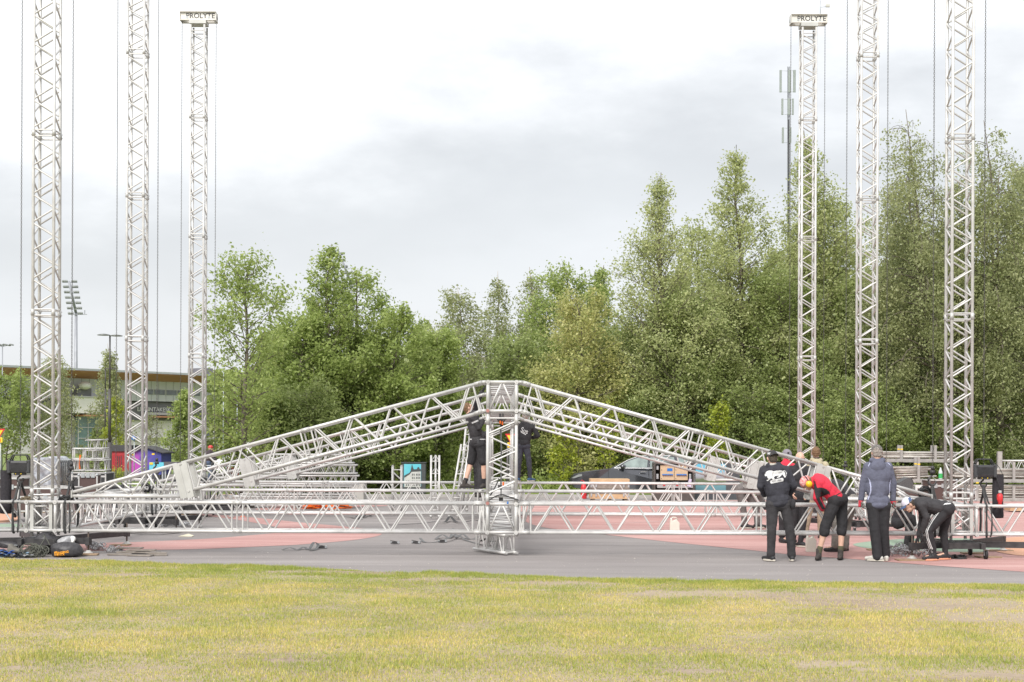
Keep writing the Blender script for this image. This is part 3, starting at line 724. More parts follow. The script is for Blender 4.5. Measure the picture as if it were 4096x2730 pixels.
def make_sleeve():
    o = thing('sleeve_block', 'x', 'sleeve block', (0, 0, 0), 0, 'sleeve blocks gliding round the towers')
    q = .235
    for i in (-1, 1):
        for j in (-1, 1): MB().tube((i * q, j * q, ZB0 - .04), (i * q, j * q, ZB1 + .02), .026, 10).build('post', ALU_OLD, o, False)
    for z in (ZB0, ZB1):
        mb = MB()
        for e in (-q, q): mb.tube((-q, e, z), (q, e, z), TR, 10); mb.tube((e, -q, z), (e, q, z), TR, 10)
        mb.build('frame', ALU, o, False)
    for j in (-1, 1):
        for i in (-1, 1): MB().box((i * .155, j * .222, ZC), (.055, .008, .45)).box((i * .13, j * .21, ZC), (.008, .03, .45)).build('guide_plate', ALU_PLATE, o, False)
    mb = MB()
    for j in (-q, q): mb.tube((-.10, j, ZB0 + .40), (.10, j, ZB0 + .40), .013, 6); mb.tube((-.12, j, ZB0 + .36), (.12, j, ZB0 + .1), .013, 6); mb.tube((-.12, j, ZB0 + .05), (.12, j, ZB0 + .05), .013, 6)
    for i in (-q, q): mb.tube((i, -.2, ZB0 + .05), (i, .2, ZB0 + .42), .013, 6)
    mb.build('bracing', ALU, o, False)
    mb = MB()
    for i in (-1, 1):
        for z in (ZB0, ZB1): MB().tube((i * q, -q - .036, z), (i * q, -q - .02, z), .036, 12).tube((i * q, -q - .045, z), (i * q, -q - .03, z), .009, 6).build('bolt_plate', ALU_OLD, o, False)
    return o
def make_towerbase(label, arms):
    o = thing('tower_base', label, 'tower base', (0, 0, 0), 0, 'black outrigger bases')
    c = MB(); c.box((0, 0, .26), (.50, .50, .012))
    for x in (-.27, .27): c.box((x, 0, .215), (.07, 1.0, .10))
    for y in (-.36, .36): c.box((0, y, .215), (.47, .07, .098))
    c.build('centre_frame', BLACKST, o, False)
    for (x, y) in ((-.33, -.42), (.33, -.42), (-.33, .42), (.33, .42)):
        w_ = MB(); w_.tube((x - .02, y, .075), (x + .02, y, .075), .072, 14); w_.build('castor_wheel', RUBBER, o, False)
        f = MB(); f.box((x - .028, y, .115), (.006, .05, .11)); f.box((x + .028, y, .115), (.006, .05, .11)); f.box((x, y, .165), (.09, .09, .01)); f.build('castor_fork', STEEL, o, False)
    for ax, ay in arms:
        d = Vector((ax, ay, 0)); L = d.length; dn = d / L; rot = Matrix.Rotation(math.atan2(ay, ax), 3, 'Z')
        a = MB(); a.box(dn * (L / 2 + .12) + V3(0, 0, .22), (L - .20, .07, .10), rot); a.box(d + V3(0, 0, .22), (.075, .085, .125), rot); a.build('outrigger_arm', BLACKST, o, False)
        s = MB(); s.tube(d + V3(0, 0, .05), d + V3(0, 0, .40), .014, 8); s.build('jack_screw', mat('rusty_steel', (.10, .075, .06), .7, .3), o, False)
        s = MB(); s.lathe(d + V3(0, 0, .028), [(.0, .045), (.03, .045), (.045, .02), (.085, .004), (.085, 0), (0, 0)], 14); s.build('jack_foot', mat('foot_zinc', (.45, .44, .42), .6, .2), o, False)
    return o
tower0 = sleeve0 = None
chain_a = None
for ri, (rn, X0, d) in enumerate(ROWS):
    for sg in (-1, 1):
        side = 'left' if sg < 0 else 'right'; nm = {'front': 'nearest', 'middle': 'middle', 'rear': 'farthest'}[rn]
        loc = (X0 + sg * HW, d + .235, 0)
        tl = {'front': f'nearest and widest {side} lattice tower, cut off by the top of the picture', 'middle': f'middle {side} lattice tower between the nearest and farthest {side} towers', 'rear': f'farthest {side} lattice tower with its lettered head beam in view'}[rn]
        if tower0 is None: tower0 = make_tower(tl); tower0.location = loc
        else: dup(tower0, loc, tl)
        sl = f'square sleeve block around the foot of the {nm} {side} tower'
        if sleeve0 is None: sleeve0 = make_sleeve(); sleeve0.location = loc; sleeve0['label'] = sl
        else: dup(sleeve0, loc, sl)
        arms = [(-1.0, -.72), (1.0, -.72), (1.05, 1.3), (-1.05, 1.3)] 
        if ri == 0 and sg > 0: arms = [(-.93, -.62), (1.6, -.25), (1.2, 1.4), (-.3, 1.0)]
        if ri == 0 and sg < 0: arms = [(.78, -.22), (-1.5, -.45), (.85, 2.0), (-1.0, 1.9)]
        if ri > 0 and sg > 0: arms = [(-x, y) for x, y in arms]
        b = make_towerbase(f'black steel outrigger base under the {nm} {side} tower', arms); b.location = loc
        # chains: hoist on the outer one, hook on the inner one
        oc, ic = sg * .42, -sg * .43
        ol = f'outer chain hanging from the head of the {nm} {side} tower to its hoist'; il = f'inner chain hanging from the head of the {nm} {side} tower to its hook'
        if chain_a is None:
            chain_a = chain_mesh(1.53, 12.4, 'hoist_chain', ol, 'hanging tower chains'); chain_a.location = (loc[0] + oc, loc[1] , 0)
            c2 = dup(chain_a, (loc[0] + ic, loc[1], 0), il)
            hook0 = make_hook(); hook0.location = (loc[0] + ic, loc[1], 0); hook0['label'] = f'black hook on the inner chain of the {nm} {side} tower'
            sling0 = make_sling(); sling0.location = (loc[0] + ic, loc[1], 0); sling0['label'] = f'black sling below the hook beside the {nm} {side} tower'
            chain_b = chain_mesh(.95, 12.4, 'hoist_chain', 'x', 'hanging tower chains'); bpy.data.objects.remove(chain_b, do_unlink=False) if 0 else None
            hoist0 = make_hoist(); hoist0.location = (loc[0] + oc, loc[1], 0); hoist0['label'] = f'black ribbed chain hoist outside the {nm} {side} tower'
            dup(sling0, (loc[0] + oc, loc[1], 0), f'black sling below the hoist beside the {nm} {side} tower')
        else:
            if ri == 0: dup(chain_a, (loc[0] + oc, loc[1], 0), ol)
            elif chain_b is not None and chain_b.location.x == 0: chain_b.location = (loc[0] + oc, loc[1], 0); chain_b['label'] = ol
            else: dup(chain_b, (loc[0] + oc, loc[1], 0), ol)
            dup(chain_a, (loc[0] + ic, loc[1], 0), il)
            dup(hook0, (loc[0] + ic, loc[1], 0), f'black hook on the inner chain of the {nm} {side} tower')
            dup(sling0, (loc[0] + ic, loc[1], 0), f'black sling below the hook beside the {nm} {side} tower')
            dup(hoist0, (loc[0] + oc, loc[1], -.58 if ri else 0), f'black ribbed chain hoist outside the {nm} {side} tower')
            if ri == 0: dup(sling0, (loc[0] + oc, loc[1], 0), f'black sling below the hoist beside the {nm} {side} tower')
        if ri: continue
        bg_ = make_bag(sg, f'long black chain bag hanging outside the {nm} {side} tower'); bg_.location = (loc[0] + sg * .66, loc[1], 0)
# gauge on the head of the far right tower
o = thing('wind_gauge', 'small wind gauge on a thin rod above the farthest right tower head', 'wind gauge', (7.345 + .30, 37.735, 12.55))
MB().tube((7.645, 37.735, 12.55), (7.645, 37.735, 12.93), .008, 6).tube((7.645, 37.735, 12.76), (7.80, 37.735, 12.78), .006, 5).build('rod', STEEL, o)
MB().rbox((7.83, 37.735, 12.80), (.10, .06, .07), .01).build('sensor_box', mat('sensor_grey', (.5, .5, .45), .5), o)
# foot planks under the jacks that the photo shows
def plank(px, py, w, dp, label, rz=0.0, th=.02, z=0, m=None):
    g = G(px, py); o = MB(); o.box((0, 0, th / 2), (w, dp, th)); p = o.build('ground_plank', m or WOOD); p.location = (g.x, g.y, .006 + z); p.rotation_euler = (0, 0, rz)
    return tag(p, label, 'plank', 'wooden planks on the ground')
# ---------------------------------------------------------------- trees
def leaf_mat(name, c1, c2, c3, tr=.5):
    m, t, b = nodes_mat(name); b.inputs['Roughness'].default_value = .45; b.inputs['Specular IOR Level'].default_value = .45
    g = t.nodes.new('ShaderNodeNewGeometry'); oi = t.nodes.new('ShaderNodeTexCoord')
    n = t.nodes.new('ShaderNodeTexNoise'); n.inputs['Scale'].default_value = .55; n.inputs['Detail'].default_value = 3
    t.links.new(oi.outputs['Object'], n.inputs[0])
    ad = t.nodes.new('ShaderNodeMath'); ad.operation = 'MULTIPLY_ADD'; ad.inputs[1].default_value = .55
    m2 = t.nodes.new('ShaderNodeMath'); m2.operation = 'MULTIPLY_ADD'; m2.inputs[1].default_value = .9; m2.inputs[2].default_value = -.22
    t.links.new(n.outputs['Fac'], m2.inputs[0]); t.links.new(g.outputs['Random Per Island'], ad.inputs[0]); t.links.new(m2.outputs[0], ad.inputs[2])
    r = ramp_node(t, [(.05, c1), (.5, c2), (.95, c3)]); t.links.new(ad.outputs[0], r.inputs[0])
    t.links.new(r.outputs[0], b.inputs['Base Color'])
    tl = t.nodes.new('ShaderNodeBsdfTranslucent'); ms = t.nodes.new('ShaderNodeMixShader'); ms.inputs[0].default_value = tr
    t.links.new(r.outputs[0], tl.inputs[0]); t.links.new(b.outputs[0], ms.inputs[1]); t.links.new(tl.outputs[0], ms.inputs[2])
    t.links.new(ms.outputs[0], t.nodes['Material Output'].inputs[0])
    return m
LM = {
 'alder': leaf_mat('alder_leaves', (0.22, 0.286, 0.083), (0.352, 0.44, 0.132), (0.517, 0.583, 0.22)),
 'birch': leaf_mat('birch_leaves', (0.253, 0.292, 0.132), (0.374, 0.407, 0.198), (0.517, 0.539, 0.297)),
 'aspen': leaf_mat('aspen_leaves', (0.297, 0.352, 0.143), (0.462, 0.506, 0.22), (0.66, 0.682, 0.374)),
 'maple': leaf_mat('maple_leaves', (.22, .28, .03), (.36, .42, .05), (.52, .52, .08), .4),
 'spruce': leaf_mat('spruce_needles', (.10, .15, .03), (.17, .23, .05), (.26, .32, .08), .2),
 'dark': leaf_mat('dark_green_leaves', (0.204, 0.264, 0.088), (0.319, 0.385, 0.138), (0.451, 0.506, 0.209)),
 'willow': leaf_mat('sallow_leaves', (0.341, 0.374, 0.132), (0.517, 0.528, 0.209), (0.704, 0.66, 0.319)),
}
BARK = mat('grey_bark', (.10, .085, .065), .9, scale=6, col2=(.22, .19, .155), bump=.5)
BIRCHB = mat('birch_bark', (.20, .17, .14), .85, scale=5, col2=(.50, .45, .40), bump=.4)
def leaves_mesh(name, P, size, m, r, droop=0.0, aspect=.62, up=.5):
    n = len(P)
    nrm = r.randn(n, 3); nrm[:, 2] = np.abs(nrm[:, 2]) * (1 + up); nrm /= np.linalg.norm(nrm, axis=1)[:, None]
    ax = r.randn(n, 3); ax[:, 2] -= droop * 2.2; ax -= nrm * (ax * nrm).sum(1)[:, None]; ax /= np.linalg.norm(ax, axis=1)[:, None] + 1e-9
    bx = np.cross(nrm, ax); s = size * r.uniform(.35, 1.5, n)[:, None]
    a = ax * s; b = bx * s * aspect * .5; c = nrm * s * .12
    Q = np.stack([P - a * .5, P + b + c, P + a * .5, P - b + c], 1).reshape(-1, 3)
    me = bpy.data.meshes.new(name); me.vertices.add(4 * n); me.loops.add(4 * n); me.polygons.add(n)
    me.vertices.foreach_set('co', Q.ravel()); me.loops.foreach_set('vertex_index', np.arange(4 * n)); me.polygons.foreach_set('loop_start', np.arange(n) * 4)
    me.update(); me.materials.append(m); return me
def prof(kind):
    if kind == 'cone': return lambda t: min(1, .72 + t * 1.3) * (1 - t ** 1.15) ** 1.0 * 1.15 + .05
    if kind == 'oval': return lambda t: math.sin(math.pi * (t * .9 + .07)) ** .65
    if kind == 'column': return lambda t: (.75 + .25 * math.sin(t * 9)) * (1 - t ** 3) ** .8 * min(1, t * 3 + .35)
    if kind == 'spire': return lambda t: (1 - t) ** .85 * (1 - .25 * math.sin(t * 40)) + .02
    return lambda t: math.sqrt(max(0, 1 - (2 * t - 1) ** 2)) * (.8 + .2 * math.sin(7 * t))
def tree(name, label, px, py_top, d, width, base=.12, kind='cone', leaf='alder', n=9000, size=.15, limbs=46, seed=1, lean=0.0, group='trees behind the plaza', bark=None, droop=0, trunk_r=None, clump=.28, sparse=.0, ztop=None, cat='tree', rise=.75, multi=1, gz=-.03, tube_n=6):
    r = np.random.RandomState(seed * 7 + 3); rr = random.Random(seed)
    top = W(px, py_top, d); x0 = top.x - lean; Ht = top.z - gz
    o = thing(name, label, cat, (x0, d, gz), 0, group); f = prof(kind); br = bark or BARK
    R0 = width / 2; tr = trunk_r or (.022 * Ht * .6 + .03)
    tb = MB(); P = []
    for mi in range(multi):
        a0 = rr.uniform(0, 6.28); sp = 0 if multi == 1 else R0 * .35
        wob = [rr.uniform(-.10, .10) for _ in range(8)]
        hh = Ht * (1 if mi == 0 else rr.uniform(.72, .95))
        def tp(t, a0=a0, sp=sp, wob=wob, hh=hh):
            q = t ** .8
            i = t * 6; k = int(min(6, i)); e = i - k; wb = wob[k] * (1 - e) + wob[min(7, k + 1)] * e
            return Vector((lean * t + math.cos(a0) * sp * q + wb * t * 2, math.sin(a0) * sp * q + wb * 1.5 * t, hh * t))
        pts = [tp(i / 12) for i in range(13)]
        tb.pipe(pts, [max(.012, tr * (1 - .93 * (i / 12)) ** .9) / (1 + .35 * (multi > 1)) for i in range(13)], 8)
        nl = int(limbs * 1.5) // multi
        for i in range(nl):
            t = base + (1 - base) * ((i + rr.random() * .9) / nl) ** .92
            if t > .985: continue
            tt = (t - base) / (1 - base); L = R0 * f(tt) * rr.uniform(.62, 1.18) + .12
            if rr.random() < sparse: L *= .5
            az_ = i * 2.4 + rr.uniform(-.5, .5); el_ = min(1.15, rise * rr.uniform(.5, 1.25) * (.5 + .4 * tt))
            p = tp(t * .97); rad = max(.01, tr * (1 - t) * .38)
            dirv = Vector((math.cos(az_) * math.cos(el_), math.sin(az_) * math.cos(el_), math.sin(el_)))
            seg = 6; q = p.copy(); bp = [q.copy()]
            for s_ in range(seg):
                dirv += Vector((rr.uniform(-.16, .16), rr.uniform(-.16, .16), rr.uniform(-.08, .12) - droop * .16 * s_)); dirv.normalize()
                q = q + dirv * (L / seg); bp.append(q.copy())
            tb.pipe(bp, [rad * (1 - .85 * k / seg) + .004 for k in range(seg + 1)], 4)
            # twigs
            nt_ = max(4, int(L * 3.6))
            for k in range(nt_):
                u = rr.uniform(.22, 1.0) ** .7; i0 = min(seg - 1, int(u * seg)); e = u * seg - i0
                b0 = bp[i0].lerp(bp[i0 + 1], e); tl = rr.uniform(.25, .7) * (L * .32 + .15)
                tdv = (dirv + Vector((rr.uniform(-1, 1), rr.uniform(-1, 1), rr.uniform(-.4, .8) - droop * 1.5))).normalized()
                b1 = b0 + tdv * tl
                if k % 2 == 0: tb.tube(b0, b1, .009, 3, r2=.004, cap=False)
                P.append((b0, b1, tl))
    wt = np.array([p[2] + .06 for p in P]); wt = wt / wt.sum(); wt *= r.uniform(.25, 1.75, len(wt)); wt /= wt.sum()
    n = int(n * 1.3); size *= .84
    idx = r.choice(len(P), n, p=wt); A = np.array([tuple(p[0]) for p in P]); B = np.array([tuple(p[1]) for p in P]); Lg = np.array([p[2] for p in P])
    u = r.rand(n)[:, None] ** .8 * 1.1; sg_ = clump * (.35 + Lg[idx])[:, None] * .60
    Q = A[idx] * (1 - u) + B[idx] * u + r.randn(n, 3) * sg_
    if droop: Q[:, 2] -= droop * np.abs(r.randn(n)) * .35
    Q[:, 2] = np.maximum(Q[:, 2], .12)
    me = leaves_mesh('crown', Q, size, LM[leaf], r, droop)
    tb.build('trunk', br, o, False)
    c = bpy.data.objects.new('crown', me); C.objects.link(c); c.parent = o
    return o
TG = 'trees behind the plaza'
# left half
tree('alder_tree', 'slender sparse tree with bare visible trunk, first right of the far left tower', 1000, 1036, 50, 3.3, .10, 'oval', 'alder', 7600, .13, 50, 11, .28, TG, trunk_r=.12, clump=.5, rise=.95)
tree('alder_tree', 'tall pointed green tree with the mast head behind its top', 1312, 975, 57, 5.2, .08, 'cone', 'alder', 17000, .14, 70, 12, -.2, TG, trunk_r=.13, clump=.42, rise=1.0)
tree('alder_tree', 'leafy green tree on the right shoulder of the pointed tree', 1440, 1085, 58, 3.4, .1, 'oval', 'alder', 8000, .14, 44, 13, 0, TG, clump=.4)
tree('alder_tree', 'low bushy green tree left of the pointed tree', 1205, 1265, 56, 2.9, .03, 'oval', 'alder', 14000, .14, 60, 14, 0, TG, clump=.4, rise=.5)
tree('alder_tree', 'round topped green tree between pointed tree and low hazel', 1588, 1245, 57, 3.2, .05, 'oval', 'alder', 15000, .14, 60, 15, .1, TG, clump=.4)
tree('alder_tree', 'low round hazel like tree left of the ridge block', 1745, 1340, 60, 3.6, .03, 'round', 'alder', 19000, .14, 70, 16, 0, TG, clump=.42, rise=.5)
tree('alder_tree', 'dense dark green tree filling the middle under the pointed tree', 1400, 1330, 58, 4.2, .02, 'round', 'dark', 19000, .14, 70, 17, 0, TG, clump=.45, rise=.4)
tree('alder_tree', 'bushy green undergrowth tree low beside the slender tree', 1100, 1600, 53.5, 1.9, .02, 'round', 'alder', 11000, .12, 50, 18, 0, TG, clump=.45, rise=.3)
tree('alder_tree', 'bushy green undergrowth tree above the truss stack', 1240, 1560, 54, 4.2, .02, 'round', 'dark', 14000, .13, 50, 19, 0, TG, clump=.5, rise=.3)
tree('alder_tree', 'bushy undergrowth tree behind the painted cabinet', 1640, 1600, 62, 4.4, .02, 'round', 'dark', 15000, .13, 50, 20, 0, TG, clump=.5, rise=.3)
# centre
tree('birch_tree', 'tall grey green birch left of the ridge block with wispy top', 1960, 1080, 72, 4.0, .1, 'cone', 'birch', 17000, .14, 80, 21, 0, TG, BIRCHB, .45, .16, .5, .1, multi=2)
tree('birch_tree', 'grey green birch with outspread thin left branches', 1835, 1145, 70, 3.6, .05, 'oval', 'birch', 15000, .14, 70, 22, -.4, TG, BIRCHB, .5, .13, .5, .1)
tree('birch_tree', 'grey green birch rising right behind the ridge block', 2130, 1070, 73, 4.4, .1, 'cone', 'birch', 14000, .14, 70, 23, 0, TG, BIRCHB, .5, .14, .5)
tree('alder_tree', 'light green broad tree right of the ridge block birches', 2270, 1085, 66, 5.0, .05, 'oval', 'alder', 19000, .15, 80, 24, .2, TG, clump=.45)
tree('alder_tree', 'light green tree with pointed top left of the tall poplars', 2400, 1060, 68, 3.6, .05, 'cone', 'alder', 13000, .15, 60, 25, .1, TG, clump=.42)
tree('sallow_tree', 'yellowish sallow bush tree behind the right gable', 2320, 1190, 60, 4.6, .03, 'round', 'willow', 18000, .13, 80, 26, 0, TG, clump=.5, rise=.6)
tree('alder_tree', 'dark leafy tree low behind the right gable near the ridge', 2080, 1370, 62, 5.0, .02, 'round', 'dark', 20000, .14, 80, 27, 0, TG, clump=.5, rise=.5)
tree('alder_tree', 'dark green tree low behind the right gable centre', 2480, 1340, 63, 5.6, .02, 'round', 'dark', 22000, .14, 80, 28, 0, TG, clump=.5, rise=.5)
# right poplars
tree('aspen_tree', 'tall poplar with pale trunk and airy top, leftmost of the tall right trees', 2635, 690, 61, 6.2, .16, 'cone', 'aspen', 24000, .125, 110, 31, -.6, TG, trunk_r=.17, clump=.45, rise=1.15)
tree('aspen_tree', 'tall narrow poplar between two masts of the right half', 2945, 580, 63, 6.0, .12, 'cone', 'aspen', 30000, .13, 100, 32, -.5, TG, trunk_r=.17, clump=.45, rise=1.1)
tree('aspen_tree', 'very tall poplar behind the farthest right tower', 3225, 525, 65, 7.0, .12, 'cone', 'aspen', 33000, .135, 110, 33, -.3, TG, trunk_r=.18, clump=.45, rise=1.1)
tree('aspen_tree', 'lower poplar filling the gap right of the tallest one', 3330, 790, 66, 5.0, .08, 'oval', 'aspen', 18000, .14, 80, 34, 0, TG, clump=.45)
tree('aspen_tree', 'leafy poplar behind the gap between the two left poplars', 2790, 900, 66, 4.6, .05, 'oval', 'aspen', 20000, .14, 80, 35, 0, TG, clump=.45)
tree('birch_tree', 'big weeping birch with open arching top left of the nearest right tower', 3720, 425, 58, 5.6, .2, 'oval', 'birch', 40000, .12, 90, 41, -.8, TG, BARK, .8, .16, .5, .15, multi=2)
tree('birch_tree', 'tall weeping birch with brownish top at the right edge', 3985, 500, 58, 5.0, .15, 'oval', 'birch', 40000, .12, 90, 42, -.3, TG, BARK, .8, .16, .5, .1, multi=2)
tree('birch_tree', 'dark weeping birch cut by the right picture edge', 4110, 600, 60, 4.6, .05, 'column', 'birch', 30000, .12, 80, 43, 0, TG, BARK, .6, .2, .5)
tree('birch_tree', 'dense weeping birch between the middle and nearest right towers', 3620, 860, 62, 4.8, .04, 'column', 'birch', 34000, .12, 90, 44, 0, TG, BARK, .6, .18, .5)
tree('alder_tree', 'dark dense tree behind the pipe racks left part', 3480, 1150, 64, 6.0, .02, 'round', 'dark', 24000, .13, 90, 45, 0, TG, clump=.5)
tree('alder_tree', 'dark dense tree behind the pipe racks right part', 3860, 1080, 64, 6.4, .02, 'round', 'dark', 26000, .13, 90, 46, 0, TG, clump=.5)
tree('alder_tree', 'dense dark lower tree behind the power cabinet', 2760, 1220, 61, 5.6, .02, 'round', 'dark', 24000, .13, 90, 47, 0, TG, clump=.5)
tree('alder_tree', 'dense dark lower tree behind the men at the right gable', 3120, 1120, 62, 6.2, .02, 'round', 'dark', 26000, .13, 90, 48, 0, TG, clump=.5)
tree('alder_tree', 'dark undergrowth tree behind the black car', 2560, 1560, 60.5, 4.4, .02, 'round', 'dark', 18000, .12, 60, 49, 0, TG, clump=.5, rise=.3)
tree('alder_tree', 'dark undergrowth tree right of the painted landscape board', 3020, 1560, 60, 5.0, .02, 'round', 'dark', 18000, .12, 60, 50, 0, TG, clump=.5, rise=.3)
tree('alder_tree', 'dark undergrowth tree behind the standing hooded man', 3420, 1540, 58, 5.0, .02, 'round', 'dark', 18000, .12, 60, 51, 0, TG, clump=.5, rise=.3)
tree('alder_tree', 'dark undergrowth tree behind the stacked pipes', 3840, 1520, 59, 5.4, .02, 'round', 'dark', 20000, .12, 60, 52, 0, TG, clump=.5, rise=.3)
# saplings
tree('maple_sapling', 'yellow green maple sapling just right of the king post', 2260, 1700, 53, 1.25, .1, 'column', 'maple', 1500, .13, 18, 61, 0, 'yellow green maple saplings', clump=.3, trunk_r=.03)
tree('maple_sapling', 'thin yellow green sapling with a bare stem left of the car', 2416, 1770, 53, .5, .42, 'column', 'maple', 330, .12, 9, 62, 0, 'yellow green maple saplings', clump=.25, trunk_r=.02)
tree('maple_sapling', 'yellow green sapling seen through the right gable above the car', 2445, 1612, 55, .85, .55, 'oval', 'maple', 500, .13, 12, 63, 0, 'yellow green maple saplings', clump=.35, trunk_r=.03)
tree('maple_sapling', 'yellow green maple sapling above the right gable near the poplar', 2872, 1615, 56, .95, .2, 'column', 'maple', 1500, .13, 18, 64, 0, 'yellow green maple saplings', clump=.35, trunk_r=.03)
tree('spruce_sapling', 'small light green spruce beside the loose square truss frame', 1500, 1835, 57, 1.4, .04, 'spire', 'spruce', 2600, .09, 40, 65, 0, 'young spruces', clump=.2, rise=.15)
tree('spruce_sapling', 'small light green spruce behind the painted house cabinet', 1585, 1820, 58, 1.2, .04, 'spire', 'spruce', 2200, .09, 40, 66, 0, 'young spruces', clump=.2, rise=.15)
tree('spruce_sapling', 'small spruce right of the far left tower beside the fence', 935, 1740, 50, 1.3, .04, 'spire', 'spruce', 2600, .09, 40, 67, 0, 'young spruces', clump=.2, rise=.15)
# left edge
tree('roadside_tree', 'young leafy tree at the left picture edge behind the road sign', 30, 1505, 80, 3.0, .16, 'oval', 'alder', 6000, .16, 44, 71, 0, 'trees in front of the sports hall', clump=.4, trunk_r=.06)
tree('birch_tree', 'young weeping birch behind the nearest left tower', 215, 1395, 82, 2.9, .08, 'oval', 'birch', 6500, .15, 50, 72, 0, 'trees in front of the sports hall', BIRCHB, .8, .07, .42)
tree('birch_tree', 'young weeping birch behind the dark street lamp', 440, 1375, 84, 2.9, .08, 'cone', 'birch', 6500, .15, 50, 73, -.1, 'trees in front of the sports hall', BIRCHB, .8, .07, .42)
tree('maple_sapling', 'bright yellow green sapling beside the dark lamp post', 452, 1595, 78, 1.2, .2, 'column', 'maple', 1100, .16, 20, 74, 0, 'yellow green maple saplings', clump=.35, trunk_r=.03)
tree('spruce_sapling', 'small spruce behind the stack of short trusses', 385, 1715, 76, 1.5, .04, 'spire', 'spruce', 1800, .09, 34, 75, 0, 'young spruces', clump=.2, rise=.15)
tree('roadside_tree', 'broad leafy young tree between the middle and farthest left towers', 742, 1556, 78, 1.8, .13, 'cone', 'alder', 4800, .16, 56, 76, 0, 'trees in front of the sports hall', clump=.38, trunk_r=.07, rise=.5)
tree('roadside_tree', 'thin young tree right of the middle left tower', 606, 1660, 84, 1.2, .15, 'oval', 'birch', 1400, .11, 20, 77, 0, 'trees in front of the sports hall', clump=.4, trunk_r=.04)
tree('low_shrub', 'low bright shrub at the foot of the red container', 466, 1892, 66, .9, .02, 'round', 'maple', 900, .07, 16, 78, 0, 'shrubs', clump=.4, trunk_r=.02, cat='shrub')
# far wood seen through the gaps: one mass nobody could count
r = np.random.RandomState(99); n = 150000
X = r.uniform(-16, 46, n); Y = r.uniform(78, 92, n)
hh = 6.5 + 6.0 / (1 + np.exp(-(X - 9) / 3.5)) + 1.3 * np.sin(X * .9) + .8 * np.sin(X * 2.3)
Z = hh * r.rand(n) ** .8; Z = Z * (1 - .12 * np.abs((Y - 85) / 7))
me = leaves_mesh('far_wood', np.stack([X, Y, Z], 1), .42, LM['dark'], r)
fw = bpy.data.objects.new('far_wood', me); C.objects.link(fw); tag(fw, 'dark wood far behind the single trees', 'wood', kind='stuff')
# rough weeds along the foot of the trees
r = np.random.RandomState(98); n = 45000
X = r.uniform(-11, 24, n); Y = 56.6 + r.rand(n) ** .8 * 6 ; Z = np.abs(r.randn(n)) * .16 * (1 + .8 * np.sin(X * 1.3) * np.sin(X * .37 + 1)) * np.clip((Y - 55) / 2, .25, 1.3)
me = leaves_mesh('undergrowth', np.stack([X, Y, Z], 1), .10, LM['alder'], r)
fw = bpy.data.objects.new('undergrowth', me); C.objects.link(fw); tag(fw, 'rough green weeds along the foot of the trees', 'undergrowth', kind='stuff')
# ---------------------------------------------------------------- sports hall far behind
FA, FB = Vector((W(-150, 1700, 194).x, 194)), Vector((W(1250, 1700, 238).x, 238))
FD_ = (FB - FA).normalized(); FN_ = Vector((FD_.y, -FD_.x))      # toward the camera
def fs(px, off=0.0):
    """metres along the facade (moved off metres toward the camera) where pixel column px meets it"""
    u = (px - XP) / F; A = FA + FN_ * off
    s = (u * A.y - A.x) / (FD_.x - u * FD_.y); return s
def fz(px, py, off=0.0):
    s = fs(px, off); q = FA + FN_ * off + FD_ * s
    u = (px - XP) / F; v = (YP - py) / F
    return H + (u * SR + v * CR) * q.y
def fp(s, off, z): q = FA + FD_ * s + FN_ * off; return Vector((q.x, q.y, z))
hall = thing('sports_hall', 'long modern sports hall with a brown curved eave behind the left towers', 'building', fp(fs(500), 0, 0))
def fbox(name, px0, px1, z0, z1, o0, o1, m, par=hall, s0=None, s1=None):
    s0 = fs(px0) if s0 is None else s0; s1 = fs(px1) if s1 is None else s1; mb = MB()
    vs = [fp(s, o, z) for s in (s0, s1) for o in (o0, o1) for z in (z0, z1)]
    mb.add(vs, [(0, 1, 3, 2), (4, 6, 7, 5), (0, 4, 5, 1), (2, 3, 7, 6), (0, 2, 6, 4), (1, 5, 7, 3)])
    return mb.build(name, m, par) if name else mb
PANEL = mat('grey_cladding', (.56, .58, .64), .6, 0, scale=.4, col2=(.63, .65, .70)); DARKB = mat('dark_band_cladding', (.155, .15, .165), .6, scale=.5)
CREAM = mat('cream_render', (.80, .78, .75), .8, scale=.5, var=.04); SOFF = mat('brown_wood_soffit', (.46, .205, .11), .6, scale=.6, col2=(.53, .26, .15))
ROOFE = mat('roof_edge_grey', (.34, .36, .38), .6); GLASSD = mat('window_glass_dark', (.05, .06, .065), .12, scale=2, col2=(.16, .19, .2), spec=.9)
GLASSG = mat('green_glass', (.07, .14, .13), .15, scale=.5, col2=(.16, .25, .235), spec=.9); FRAMEW = mat('window_frame_grey', (.5, .5, .5), .5)
zr = fz(500, 1482, 6) ; zw = fz(500, 1520)
fbox('wall', -150, 1250, -.2, fz(700, 1684), -14, 0, CREAM)
fbox('lower_band', -150, 1250, fz(700, 1684), fz(700, 1612), -14, .5, DARKB)
pn = fbox('upper_wall', -150, 1250, fz(700, 1609), zw, -14, 1.2, PANEL)
lg = MB()
for k in range(46):
    s = fs(-140) + k * 1.25
    vs = fbox(None, 0, 0, fz(700, 1608), zw - .1, 1.19, 1.215, None, s0=s, s1=s + .04); lg.add(vs.v, vs.f)
lg.build('panel_joint', DARKB, hall)
rf = MB(); s0, s1 = fs(-150) - 4, fs(1250)
rf.add([fp(s, o, z) for s in (s0, s1) for o, z in ((6.0, zr), (6.0, zr - .28), (1.2, zw - .02), (-16, zw - .02), (-16, zr + 1.0))],
       [(0, 1, 2, 3, 4), (9, 8, 7, 6, 5), (0, 5, 6, 1), (2, 7, 8, 3), (3, 8, 9, 4), (4, 9, 5, 0)])
rf.build('roof', ROOFE, hall)
